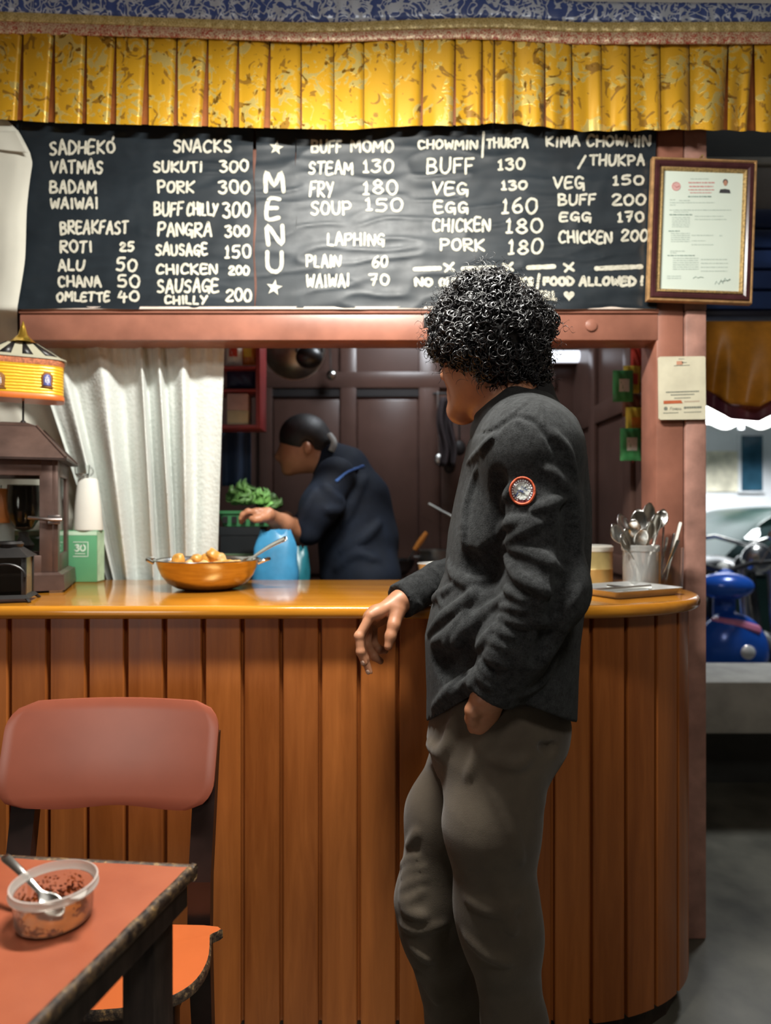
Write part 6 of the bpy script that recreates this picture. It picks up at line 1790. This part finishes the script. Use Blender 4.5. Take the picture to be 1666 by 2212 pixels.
# ---- prep table on the left with crate, basket, greens, bag
M_KSTEEL = m_plain('stained_steel', (.34, .33, .31), .4, .9, .3, 12)
e = empty('prep_table', (-.68, 2.42, 0), 'low steel prep table behind the counter under the green basket', 'table')
MB().bx(-1.05, -.30, 2.20, 2.62, .93, .96, bev=.004).build('top', M_KSTEEL, e)
for x in (-1.02, -.33):
    for y in (2.22, 2.59): MB().bx(x - .015, x + .015, y - .015, y + .015, 0, .93).build('leg', M_KSTEEL, e)
D = 2.43
e = empty('crate', (X(520, D), D + .07, .96), 'black plastic crate standing on the prep table under the green basket', 'crate')
b = MB(); x0, x1, zt = X(476, D), X(560, D), Z(1138, D)
for (a, b_, c_, d) in ((x0, x1, D, D + .008), (x0, x1, D + .13, D + .138), (x0, x0 + .008, D + .008, D + .13), (x1 - .008, x1, D + .008, D + .13)):
    b.bx(a, b_, c_, d, .961, zt - .03); b.bx(a - .003, b_ + .003, c_ - .003, d + .003, zt - .03, zt)
b.bx(x0, x1, D, D + .138, .9605, .966); b.build('body', m_plain('black_plastic', (.010, .012, .014), .4), e, 30)
b = MB().bx(x0 - .004, x1 + .004, D - .005, D - .001, Z(1218, D), Z(1196, D)); b.build('green_strip', m_plain('dull_green', (.10, .17, .09), .6), e)
e = empty('basket', (X(535, D), D + .07, zt + .002), 'green plastic basket heaped with leafy greens', 'basket')
M_GPL = m_plain('green_plastic', (.05, .20, .08), .4, 0, .15, 20)
b = MB(); cx_ = X(531, D); zb = zt + .002
def rrect(cx_, cy_, w, l, r, z, n=5):
    out = []
    for sx, sy, a in ((1, 1, 0), (-1, 1, 90), (-1, -1, 180), (1, -1, 270)):
        for k in range(n):
            t = math.radians(a + 90 / (n - 1) * k); out.append((cx_ + sx * (w - r) + r * math.cos(t), cy_ + sy * (l - r) + r * math.sin(t), z))
    return out
def loftmb(rings, cap0=True, cap1=False):
    m = MB(); n = len(rings[0])
    m.add([p for r_ in rings for p in r_], [(i * n + j, i * n + (j + 1) % n, (i + 1) * n + (j + 1) % n, (i + 1) * n + j) for i in range(len(rings) - 1) for j in range(n)] + ([tuple(range(n - 1, -1, -1))] if cap0 else []) + ([tuple((len(rings) - 1) * n + j for j in range(n))] if cap1 else []))
    return m
cy_ = D + .07
loftmb([rrect(cx_, cy_, .085, .075, .02, zb), rrect(cx_, cy_, .098, .085, .02, zb + .05), rrect(cx_, cy_, .094, .081, .02, zb + .05), rrect(cx_, cy_, .082, .072, .02, zb + .004)], True, True).build('body', M_GPL, e, 40)
loftmb([rrect(cx_, cy_, .104, .091, .02, zb + .046), rrect(cx_, cy_, .106, .093, .02, zb + .056), rrect(cx_, cy_, .094, .081, .02, zb + .056)], False).build('rim', M_GPL, e, 40)
for k in range(5):
    MB().bx(cx_ - .08 + .033 * k, cx_ - .062 + .033 * k, cy_ - .0875, cy_ - .084, zb + .012, zb + .036).build('slot', M_BLACK, e)
def greens(px, py, d, r, label, tone):
    c = P(px, py, d); o = empty('greens', c, label, 'vegetable', 'leafy greens in the basket'); rnd = random.Random(px)
    m1 = m_plain('leaf_green', (.09 * tone, .20 * tone, .05 * tone), .5, 0, .35, 30); m = MB()
    for k in range(9):
        a = rnd.uniform(0, 2 * PI); el_ = rnd.uniform(-.2, 1.1); dirv = Vector((math.cos(a) * math.cos(el_), math.sin(a) * math.cos(el_), math.sin(el_)))
        s = dirv.cross(Vector((0, 0, 1))).normalized(); n = s.cross(dirv)
        def fn(u, v, dirv=dirv, s=s, n=n, k=k): 
            w = math.sin(PI * min(.98, v + .06)) * r * .62
            return c + dirv * (v * r) + s * ((u - .5) * 2 * w) + n * (r * .35 * v * v + .16 * r * math.sin(u * 9 + k) * v + .1 * r * math.cos(v * 11))
        m.grid(fn, 8, 8)
    m.build('leaves', m1, o, 180, thick=.0012); return o
greens(515, 1086, 2.48, .066, 'dark leafy greens at the left of the green basket', .8)
greens(536, 1084, 2.50, .080, 'tall bright leafy greens in the middle of the green basket', 1.4)
greens(562, 1092, 2.48, .062, 'pale leafy greens right of the middle of the green basket', 1.9)
greens(588, 1096, 2.50, .050, 'dark curly greens at the right edge of the green basket', .7)
D = 2.27
def bag(x0, x1, y0, label, col, name, d, tw=.06):
    e = empty(name, (X((x0 + x1) / 2, d), d, .96), label, 'bag'); cx_ = X((x0 + x1) / 2, d); w = (X(x1, d) - X(x0, d)) / 2; zt = Z(y0, d)
    rings = []
    for k in range(9):
        t = k / 8; ww = w * (1 + .06 * math.sin(t * 5)) * (1 if t < .8 else 1 - .5 * (t - .8) / .2 * .4); ll = tw * (1 - t ** 2 * .75)
        ring = []
        for j in range(28):
            a = 2 * PI * j / 28; q = 1 + .10 * (vnoise(j * .55, k * .9, int(x0)) - .5) * 2
            ring.append((cx_ + ww * math.cos(a) * q, d + ll * math.sin(a) * q, .961 + (zt - .961) * t + (.012 * math.sin(j * 1.3) if k == 8 else 0)))
        rings.append(ring)
    loftmb(rings, True, True).build('sack', m_plain(name + '_plastic', col, .35, 0, .25, 10, .2, 30), e, 50)
    return e
bag(548, 640, 1150, 'bright blue plastic bag on the prep table behind the pan', (.05, .26, .48), 'plastic_bag', 2.26, .05)
bag(622, 668, 1185, 'dark teal plastic bag behind the blue bag', (.02, .17, .22), 'teal_bag', 2.40, .05)

# ---- red shelf unit on the left
D = 2.42
x0, x1 = X(478, D), X(562, D)
e = empty('wall_shelf', ((x0 + x1) / 2, D + .1, Z(925, D)), 'red painted wall shelf holding packets at the left of the kitchen', 'shelf')
M_RSH = m_plain('red_paint', (.25, .035, .035), .4, 0, .2, 10)
MB().bx(x1 - .016, x1, D, D + .13, Z(925, D), Z(722, D), bev=.002).build('side_panel', M_RSH, e)
MB().bx(x0 - .25, x0 - .234, D, D + .13, Z(925, D), Z(722, D), bev=.002).build('side_panel', M_RSH, e)
MB().bx(x0 - .234, x1 - .016, D, D + .13, Z(925, D), Z(917, D), bev=.002).build('shelf_board', M_RSH, e)
MB().bx(x0 - .234, x1 - .016, D, D + .13, Z(846, D), Z(840, D), bev=.002).build('shelf_board', M_RSH, e)
MB().bx(x0 - .234, x1 - .016, D, D + .13, Z(796, D), Z(790, D), bev=.002).build('shelf_board', M_RSH, e)
for x in (x0 - .23, x1 - .02):
    MB().bx(x, x + .006, D + .06, D + .07, Z(722, D), 2.602).build('strap', M_RSH, e)
def pouch(name, px0, px1, py0, py1, d, mats, label, cat='packet', th=.03):
    w = (X(px1, d) - X(px0, d)); h = Z(py0, d) - Z(py1, d); c = P((px0 + px1) / 2, py1, d)
    o = empty(name, c, label, cat); m = MB()
    for s in (-1, 1):
        def fn(u, v, s=s):
            k = (math.sin(PI * u) * math.sin(PI * v)) ** .5
            return c + Vector(((u - .5) * w, s * th * .5 * k + .003 * math.sin(u * 17 + v * 9) * k, v * h))
        m.grid(fn, 12, 12, mi=0, flip=s > 0)
    ob = m.build('pouch', mats[0], o, 180)
    if len(mats) > 1:
        m = MB()
        def fn(u, v):
            uu, vv = .25 + .5 * u, .3 + .4 * v; k = (math.sin(PI * uu) * math.sin(PI * vv)) ** .5
            return c + Vector(((uu - .5) * w, -th * .5 * k - .0022, vv * h))
        m.grid(fn, 6, 6); m.build('print', mats[1], o, 180)
    return o
MRW = m_plain('red_pack', (.52, .05, .03), .3); MOW = m_plain('orange_pack', (.75, .25, .04), .3); MWW = m_plain('white_pack', (.66, .64, .58), .35); MYL = m_plain('yellow_pack', (.70, .50, .06), .3); MGR = m_plain('green_pack', (.06, .30, .10), .3)
pouch('snack_packet', 488, 524, 733, 789, D + .03, [MWW, MRW], 'white and red snack packet on the top of the red shelf')
pouch('snack_packet', 520, 554, 735, 789, D + .05, [MOW, MYL], 'orange snack packet on the top of the red shelf')
pouch('dark_pouch', 490, 552, 797, 839, D + .05, [m_plain('navy_pack', (.02, .02, .06), .4)], 'dark navy pouch on the middle of the red shelf')
e = empty('biscuit_box', (X(512, D), D + .05, Z(917, D)), 'pink and cream box on the lowest board of the red shelf', 'box')
MB().bx(X(489, D), X(535, D), D + .01, D + .08, Z(916.5, D), Z(885, D), bev=.002).build('lower_half', m_plain('cream_card', (.55, .50, .32), .6), e)
MB().bx(X(489, D), X(535, D), D + .01, D + .08, Z(885, D), Z(849, D), bev=.002).build('upper_half', m_plain('pink_card', (.52, .35, .32), .6), e)
e = empty('apron', (X(505, 2.6), 2.6, Z(1040, 2.6)), 'dark blue cloth hanging below the red shelf', 'cloth')
m = MB()
def fn(u, v): px = 480 + 62 * u; return P(px, 925 + (1050 - 925) * (1 - v), 2.60 + .02 * math.sin(u * 9) * (1 - v * .5))
m.grid(fn, 24, 10); m.build('cloth', m_plain('blue_cloth', (.014, .03, .07), .8), e, 180, thick=.003)
MB().tube([P(511, 926, 2.6), P(511, 922, 2.62)], .004, 6).build('hook', M_STEEL, e)

# ---- hanging pan and utensils
D = 2.75
e = empty('hanging_wok', (X(632, D), D, Z(800, D)), 'round steel wok hanging high on the back of the kitchen', 'wok')
c = P(634, 752, D); R = rotx(math.radians(-78))
b = MB(); b.lathe([(.001, -.045), (.06, -.038), (.10, -.016), (.125, .012), (.128, .012), (.103, -.02), (.061, -.043), (.001, -.05)], c, 40, R); b.build('bowl', M_KSTEEL, e)
b = MB(); b.lathe([(.124, .010), (.131, .010), (.131, .015), (.124, .015)], c, 40, R); b.build('rim', M_STEEL_DULL, e)
b = MB(); b.tube([c + Vector((-.0, .0, .10)), Vector((c.x, D, 2.6))], .004, 6); b.build('hook', M_STEEL_DULL, e)
e = empty('black_kettle', (X(665, D - .1), D - .12, Z(795, D - .1)), 'black kettle with a bright steel lid hanging in front of the steel wok', 'kettle')
c = P(668, 772, D - .14)
b = MB(); b.sphere(c, .048, 24, 14, (1.1, .9, .9)); b.build('body', M_BLACK, e)
b = MB(); b.lathe([(.001, .048), (.02, .046), (.032, .036)], c, 20); b.build('lid', M_STEEL, e)
b = MB(); b.tube([c + Vector((.05 * math.cos(a), 0, .02 + .075 * math.sin(a))) for a in [PI * k / 12 for k in range(13)]], .004, 6); b.tube([c + Vector((0, 0, .095)), Vector((c.x, c.y, 2.6))], .002, 5); b.build('handle', M_BLACK, e)
e = empty('ladle', (X(712, D), 3.2, Z(850, 3.2)), 'steel ladle hanging on the kitchen cupboard rail', 'ladle')
c = P(716, 810, 3.2); b = MB(); b.sphere(c, .026, 16, 10, (1, .6, 1)); b.build('bowl', M_STEEL, e); b = MB(); b.tube([c, P(712, 735, 3.22), P(712, 700, 3.25)], .005, 6); b.build('handle', M_STEEL, e)
# rail with hanging ladles behind the man
e = empty('utensil_rail', (X(965, 3.2), 3.2, Z(845, 3.2)), 'dark rail hung with cloths and ladles on the kitchen wall beside the man', 'rail')
b = MB(); b.tube([P(935, 850, 3.18), P(1140, 850, 3.18)], .006, 8); b.build('rail', M_KDARK, e)
for px in (940, 1135):
    b = MB(); b.tube([P(px, 850, 3.18), P(px, 850, 3.29)], .005, 6); b.build('bracket', M_KDARK, e)
def hang(px, y1, w, mat, label, name, d=3.165):
    e = empty(name, P(px, y1, d), label, 'ladle'); b = MB(); b.tube([P(px, 852, d + .012), P(px, 846, d + .006), P(px, 852, d), P(px + 2, (850 + y1) / 2, d), P(px + 3, y1, d)], [.003, .003, .003, .005, .004], 6); b.build('handle', mat, e)
    b = MB(); b.sphere(P(px + 3, y1 + 8, d), w, 14, 8, (1, .5, 1.2)); b.build('bowl', mat, e)
hang(946, 985, .024, M_STEEL_DULL, 'pale ladle hanging leftmost on the dark rail beside the man', 'ladle')
hang(968, 1000, .028, M_KDARK, 'black ladle hanging second on the dark rail beside the man', 'ladle')
hang(990, 960, .030, M_KDARK, 'black ladle hanging third on the dark rail beside the man', 'ladle')
e = empty('dish_cloth', P(962, 1010, 3.1), 'crumpled dark cloth draped over the dark rail beside the man', 'cloth')
m = MB()
def fn(u, v): return P(948 + 34 * u + 5 * math.sin(v * 7), 858 + 150 * (1 - v), 3.12 + .03 * math.sin(u * 11 + 2 * v) * (1 - .6 * v))
m.grid(fn, 20, 14); m.build('cloth', m_plain('dark_cloth', (.03, .02, .022), .85), e, 180, thick=.004)

# ---- stove bench on the right
e = empty('stove_bench', (.2, 2.85, 0), 'brown kitchen bench with pots behind the counter', 'bench')
MB().bx(-.02, .89, 2.95, 3.262, .90, .94, bev=.004).build('top', m_plain('bench_top', (.11, .055, .035), .4), e)
MB().bx(.0, .88, 2.98, 3.262, 0, .90).build('body', M_KWALL, e)
def pot(px, d, r, h, z, label, mat, lid=False):
    c = Vector((X(px, d), d, z)); e = empty('pot', c, label, 'pot')
    b = MB(); b.lathe([(.001, 0), (r * .96, 0), (r, .006), (r, h), (r + .004, h + .001), (r + .004, h + .004), (r - .003, h + .004), (r - .003, .006), (.001, .004)], c, 32); b.build('body', mat, e, 40)
    for s in (-1, 1):
        b = MB(); b.tube([c + Vector((s * r, -.02, h * .75)), c + Vector((s * (r + .022), -.015, h * .77)), c + Vector((s * (r + .022), .015, h * .77)), c + Vector((s * r, .02, h * .75))], .004, 6); b.build('handle', mat, e)
    if lid:
        b = MB(); b.lathe([(r + .003, h + .005), (r * .6, h + .018), (.014, h + .026), (.012, h + .04), (.001, h + .042)], c, 32); b.build('lid', mat, e)
    return c
pot(1290, 3.09, .11, Z(1098, 3.09) - .941, .941, 'tall dull steel pot on the bench at the right of the kitchen', M_STEEL_DULL)
pot(940, 3.1, .075, .12, .941, 'small steel pot on the bench left of the man', M_STEEL_DULL)
zz = .941
wc = Vector((X(850, 3.1), 3.1, zz + .06)); e = empty('iron_wok', Vector((wc.x, wc.y, zz)), 'black iron wok on the bench behind the cook', 'wok')
b = MB(); b.lathe([(.001, -.0595), (.03, -.0595), (.06, -.045), (.085, -.018), (.099, .02), (.102, .02), (.087, -.022), (.06, -.049), (.001, -.055)], wc, 36); b.build('bowl', M_BLACK, e)
# steel bowl and orange handled ladle near the back edge of the worktop
c = Vector((X(936, 2.045), 2.035, CT)); e = empty('steel_bowl', c, 'small steel bowl at the back edge of the worktop left of the man', 'bowl')
b = MB(); b.lathe([(.001, 0), (.034, 0), (.042, .012), (.046, .052), (.049, .054), (.047, .056), (.043, .05), (.039, .014), (.001, .006)], c, 32); b.build('body', m_plain('grey_tin', (.60, .60, .57), .4, .5, .1, 10), e, 60)
q0 = P(922, 1150, 3.08); q1 = P(896, 1188, 3.08)
o = empty('frying_spatula', P(900, 1215, 3.08), 'spatula with an orange wooden handle standing in the iron wok', 'spatula')
b = MB(); b.tube([q0, q0.lerp(q1, .5), q1], [.010, .014, .011], 8); b.build('handle', m_plain('orange_handle', (.62, .22, .04), .4), o)
b = MB(); b.tube([q1, P(868, 1232, 3.10)], .004, 6); b.build('shaft', M_STEEL_DULL, o)
o = empty('white_spatula', P(985, 1118, 2.9), 'white handled utensil sticking out left of the man', 'spatula')
q0 = P(926, 1088, 3.1); q1 = P(985, 1120, 3.1)
b = MB(); b.tube([q0, q0.lerp(q1, .5), q1], [.010, .008, .012], 8, flat=.5); b.build('handle', M_PAPER, o)
b = MB(); b.tube([q1, P(1020, 1175, 3.1), P(1024, 1240, 3.1)], .006, 6); b.build('shaft', M_STEEL_DULL, o)
pot(1024, 3.1, .06, .14, .941, 'narrow steel pot on the bench hidden behind the man', M_STEEL_DULL)

# ---- snack packets on a strip, lamp
D = 2.4
e = empty('hanging_strip', P(1378, 740, D), 'cord hung with snack packets at the right side of the serving opening', 'cord')
b = MB(); b.tube([Vector((X(1375, D), D + .03, 2.6)), P(1377, 760, D + .03), P(1368, 1000, D + .03)], .003, 6); b.build('cord', M_RSH, e)
pouch('snack_packet', 1363, 1392, 752, 800, D, [MRW], 'small red packet at the top of the hanging cord')
pouch('snack_packet', 1347, 1385, 790, 850, D - .01, [MYL, MRW], 'yellow packet second from the top of the hanging cord')
pouch('snack_packet', 1324, 1368, 800, 868, D - .05, [MGR, MWW], 'green and white packet at the left of the hanging cord')
pouch('snack_packet', 1345, 1390, 850, 900, D, [m_plain('brown_pack', (.18, .07, .04), .3)], 'brown packet in the middle of the hanging cord')
pouch('snack_packet', 1352, 1392, 880, 955, D - .02, [MYL, MOW], 'yellow and orange packet below the brown one on the hanging cord')
pouch('snack_packet', 1340, 1385, 925, 995, D - .06, [MGR, MWW], 'green and white packet at the bottom of the hanging cord')
D = 3.2
e = empty('light_fitting', P(1210, 770, D), 'small lit tube lamp high on the kitchen wall right of the man', 'lamp')
b = MB(); b.tube([P(1182, 770, D), P(1250, 770, D)], .028, 16); b.build('tube', m_emit('lamp_white', (.85, .9, 1.0), 1.6), e)
b = MB(); b.bx(X(1175, D), X(1257, D), D + .02, 3.29, Z(783, D), Z(757, D)); b.build('holder', M_KWALL, e)
# ================================================================ porch and street through the doorway at the right
D = 2.44
e = empty('door_swag', (1.6, D, Z(890, D)), 'orange and maroon gathered cloth swag hanging under the blue shutter box', 'valance')
M_SWAG = m_plain('orange_satin', (.62, .25, .02), .45, 0, .35, 9)
m = MB(); yb = itp([(1430, 840), (1530, 868), (1580, 895), (1640, 900), (1700, 870), (1760, 890), (1850, 900), (2200, 880)])
def fn(u, v):
    px = 1430 + 760 * u; w = 1 - v
    py = 694 + (yb(px) - 22 - 694) * w
    d = D - .02 + .022 * w * math.sin(px / 13.0 + 1.5 * w + 2 * math.sin(px / 60)) + .03 * w * math.sin(px / 55.0) - .02 * w
    return P(px, py, d)
m.grid(fn, 220, 20); m.build('cloth', M_SWAG, e, 180, thick=.003)
m = MB()
def fn2(u, v):
    px = 1430 + 760 * u; w = 1 - v
    return P(px, yb(px) - 24 + 34 * w, D - .035 + .03 * math.sin(px / 13.0 + 1.5 + 2 * math.sin(px / 60)) * .7)
m.grid(fn2, 220, 4); m.build('maroon_border', m_plain('maroon_satin', (.13, .03, .05), .5), e, 180, thick=.003)

D = 2.75
e = empty('stone_bench', (1.8, D + .15, 0), 'grey concrete bench slab on supports coloured dark as shade outside the doorway', 'bench')
MB().bx(.99, 3.4, D, D + .36, Z(1588, D), Z(1472, D), bev=.02).build('slab', M_CONC, e)
for x in (1.05, 2.1, 3.2): MB().bx(x, x + .14, D + .12, D + .32, 0, Z(1588, D)).build('support', m_plain('shade_dark_stone', (.02, .02, .019), .8), e)
MB().bx(.99, 3.4, D + .325, D + .35, 0, Z(1588, D)).build('void_shade_panel', m_plain('under_bench_shade', (.035, .037, .035), .5), e)  # dark panel and supports colour in the shaded void under the slab

# blue scooter behind the bench
D = 3.75
sx = X(1578, D)
e = empty('scooter', (sx, D + .4, -.12), 'blue scooter with a pink stripe parked behind the concrete bench', 'scooter')
M_SB = m_plain('scooter_blue', (.015, .10, .52), .22, .1, .15, 6); M_PK = m_plain('pink_stripe', (.62, .20, .34), .4)
g = -.12
SV = Vol((sx - .32, D - .2, .0), (sx + .32, D + 1.3, .98), .014)
SV.ell((sx + .01, D, .46), (.195, .13, .22), None, .03); SV.ell((sx - .04, D - .03, .83), (.15, .11, .075), None, .03); SV.cone((sx, D + .08, .5), (sx, D + .06, .86), .06, .06, .02)
SV.cone((sx, D + .1, .22), (sx, D + .75, .22), .12, .13, .06); SV.ell((sx, D + .95, .48), (.16, .34, .20), None, .08)
V, Q = SV.mesh(); mesh_obj('body', V, Q, M_SB, e, 180)
q = SV.ridge([(1515, 1334), (1528, 1335), (1560, 1338), (1600, 1346), (1640, 1360)], .03, sink=.85, d0=3.2, d1=4.6)
b = MB(); b.tube([Vector(a) for a, r in q], .034, 8, flat=.9); b.build('stripe', M_PK, e)
b = MB(); b.sphere((sx + .03, D - .118, .48), .042, 20, 12, (1.1, .5, 1.0)); b.build('headlight', m_plain('lens', (.80, .82, .80), .1, .3), e)
for s in (-1, 1):
    b = MB(); b.tube([(sx, D + .06, .90), (sx + s * .16, D + .07, .95), (sx + s * .30, D + .12, .95)], .014, 8); b.build('handlebar', M_BLACK, e)
    b = MB(); b.tube([(sx + s * .2, D + .06, .95), (sx + s * .26, D + .02, 1.08)], .005, 6); b.sphere((sx + s * .28, D + .02, 1.11), .05, 14, 10, (1.2, .35, .8)); b.build('mirror', M_STEEL, e)
b = MB()
b.sphere((sx, D + .9, .72), .17, 20, 10, (.85, 2.0, .32)); b.build('seat', M_BLACK, e)
for yy in (D - .02, D + 1.1):
    b = MB(); Rw = roty(PI / 2); b.lathe([(.12, -.05), (.19, -.05), (.215, -.02), (.215, .02), (.19, .05), (.12, .05), (.12, -.05)], (sx, yy, g + .216), 28, Rw); b.build('wheel', M_BLACK, e)
b = MB(); b.lathe([(.225, -.055), (.235, 0), (.225, .055)], (sx, D - .02, g + .22), 20, roty(PI / 2), 0, False, 1, 1, 0, PI); b.build('mudguard', M_SB, e, thick=.006)
# dark motorcycle with chrome behind it
D = 4.35; mx = X(1625, D)
e = empty('motorcycle', (mx, D + .5, -.12), 'dark motorcycle with bright chrome parts behind the blue scooter', 'motorcycle')
SV = Vol((mx - .5, D - .3, .1), (mx + .4, D + 1.4, 1.2), .018)
SV.ell((mx, D + .45, .78), (.16, .32, .15), None, .06); SV.ell((mx, D + .95, .76), (.14, .4, .09), None, .06); SV.ell((mx, D + .5, .42), (.17, .25, .2), None, .06); SV.cone((mx, D + .1, .9), (mx, D - .05, .35), .06, .05, .05)
V, Q = SV.mesh(); mesh_obj('body', V, Q, m_plain('bike_black', (.02, .022, .022), .25), e, 180)
b = MB(); b.sphere((mx, D - .06, .94), .10, 24, 14, (1, .7, 1)); b.build('headlight', M_STEEL, e)
for s in (-1, 1):
    b = MB(); b.tube([(mx, D + .06, 1.02), (mx + s * .2, D + .08, 1.08), (mx + s * .38, D + .2, 1.04)], .014, 8); b.build('handlebar', M_STEEL, e)
    b = MB(); b.tube([(mx + s * .09, D - .05, .9), (mx + s * .09, D - .12, .18)], .026, 10); b.build('fork', M_STEEL, e)
    b = MB(); b.tube([(mx + s * .25, D + .1, 1.08), (mx + s * .33, D + .05, 1.22)], .005, 6); b.sphere((mx + s * .36, D + .05, 1.25), .065, 14, 10, (1.2, .35, .8)); b.build('mirror', M_STEEL, e)
    b = MB(); b.sphere((mx + s * .2, D - .02, .88), .035, 12, 8); b.build('indicator', M_PAPER, e)
for yy in (D - .12, D + 1.2):
    b = MB(); b.lathe([(.20, -.05), (.28, -.05), (.305, -.02), (.305, .02), (.28, .05), (.20, .05), (.20, -.05)], (mx, yy, -.12 + .306), 32, roty(PI / 2)); b.build('wheel', M_BLACK, e)
    b = MB(); b.lathe([(.03, -.03), (.2, -.012), (.2, .012), (.03, .03), (.03, -.03)], (mx, yy, -.12 + .306), 24, roty(PI / 2)); b.build('rim', M_STEEL, e)
b = MB(); b.tube([(mx + .2, D + .4, .22), (mx + .24, D + 1.3, .3)], [.04, .06], 12); b.build('exhaust', M_STEEL, e)

# dark green car seen side on
D = 5.9; cx0 = 2.45
e = empty('car', (cx0 + 1.9, D + .8, -.12), 'dark green parked car across the street', 'car')
M_CAR = m_plain('car_green', (.008, .022, .018), .3, .1, .2, 3)
prof = [(0, .35), (.05, .62), (.35, .78), (1.05, .84), (1.5, 1.28), (1.9, 1.40), (2.8, 1.38), (3.3, 1.05), (3.85, .92), (3.95, .6), (3.9, .3)]
w = 1.6; m = MB(); sm = [(p.x, p.z) for p in smooth_path([(a - .6, 0, b_ - .12) for a, b_ in prof], 5)]
n = len(sm); rings = []
for yy, ins in ((0, .03), (.05, 0), (w - .05, 0), (w, .03)):
    rings.append([(cx0 + a, D + yy + (.14 * max(0, (z - .75) / .55) if yy < w / 2 else -.14 * max(0, (z - .75) / .55)), z - ins) for a, z in sm])
vs = [p for r_ in rings for p in r_]
m.add(vs, [(i * n + j, i * n + j + 1, (i + 1) * n + j + 1, (i + 1) * n + j) for i in range(3) for j in range(n - 1)] + [tuple(range(n))[::-1], tuple(3 * n + j for j in range(n))])
m.build('body', M_CAR, e, 40)
MGL = m_plain('car_glass', (.012, .02, .02), .05, .2)
for poly in ([(.95, .80), (1.42, 1.20), (1.85, 1.30), (1.85, .80)], [(1.92, .80), (1.92, 1.30), (2.7, 1.28), (3.1, 1.0), (3.05, .82)]):
    m = MB(); m.add([(cx0 + a - .6, D - .004 + .14 * max(0, (z - .12 - .75) / .55) + .0, z - .12) for a, z in poly], [tuple(range(len(poly)))]); m.build('window', MGL, e, thick=.01)
for a in (.2, 2.7):
    b = MB(); b.lathe([(.18, -.08), (.29, -.08), (.31, -.05), (.31, .05), (.29, .08), (.18, .08), (.18, -.08)], (cx0 + a, D + .1, -.12 + .311), 32, rotx(PI / 2)); b.build('wheel', M_BLACK, e)
    b = MB(); b.lathe([(.001, .06), (.19, .05), (.19, .08)], (cx0 + a, D + .1, -.12 + .311), 24, rotx(PI / 2)); b.build('hubcap', M_STEEL_DULL, e)
b = MB(); b.sphere((cx0 - .5, D + .1, .48), .09, 16, 10, (.6, 1, .7)); b.build('headlight', m_plain('lens2', (.8, .82, .8), .1, .2), e)

# white shop front with a lit awning
D = 7.8
e = empty('shop_building', (4.5, D + 1, -.12), 'white lit shop front across the street with a blue window', 'building')
M_WS = m_plain('shop_white', (.72, .74, .76), .6, 0, .06, 4)
MB().bx(1.0, 9, D, D + 2, -.12, 5.2).build('wall', M_WS, e)
MB().bx(X(1525, D), X(1600, D), D - .02, D + .02, Z(1062, D), Z(975, D)).build('cream_panel', m_plain('shop_cream', (.66, .62, .48), .6), e)
f = MB().bx(X(1592, D), X(1648, D), D - .04, D + .02, Z(1065, D), Z(938, D)).build('window_frame', M_WS, e)
MB().bx(X(1598, D), X(1643, D), D - .05, D - .035, Z(1060, D), Z(942, D)).build('pane', m_plain('blue_pane', (.03, .09, .14), .15), f)
f = MB().bx(X(1680, D), X(1790, D), D - .04, D + .02, Z(1065, D), Z(938, D)).build('window_frame', M_WS, e)
MB().bx(X(1686, D), X(1784, D), D - .05, D - .035, Z(1060, D), Z(942, D)).build('pane', m_plain('blue_pane_far', (.03, .09, .14), .15), f)
m = MB()
def fn(u, v):
    x = X(1440, D) + (X(2100, D) - X(1440, D)) * u
    return Vector((x, D - .05 - .75 * (1 - v), Z(940, D) + (Z(870, D) - Z(940, D)) * v + .03 * math.sin(u * 60) * (1 - v)))
m.grid(fn, 120, 6); m.build('awning', m_plain('awning_white', (.80, .80, .77), .7), e, 180, thick=.02)
for k in range(9):
    xx = X(1440, D) + (X(2100, D) - X(1440, D)) * k / 8
    MB().bx(xx - .02, xx + .02, D - .82, D - .78, Z(946, D), Z(880, D)).build('awning_post', M_WS, e)
e = empty('street_wall', (2.0, 11, -.12), 'dark house wall rising behind the white shop front', 'building')
MB().bx(.5, 9, 10.2, 11, -.12, 8).build('wall', m_plain('night_wall', (.05, .055, .07), .8), e)
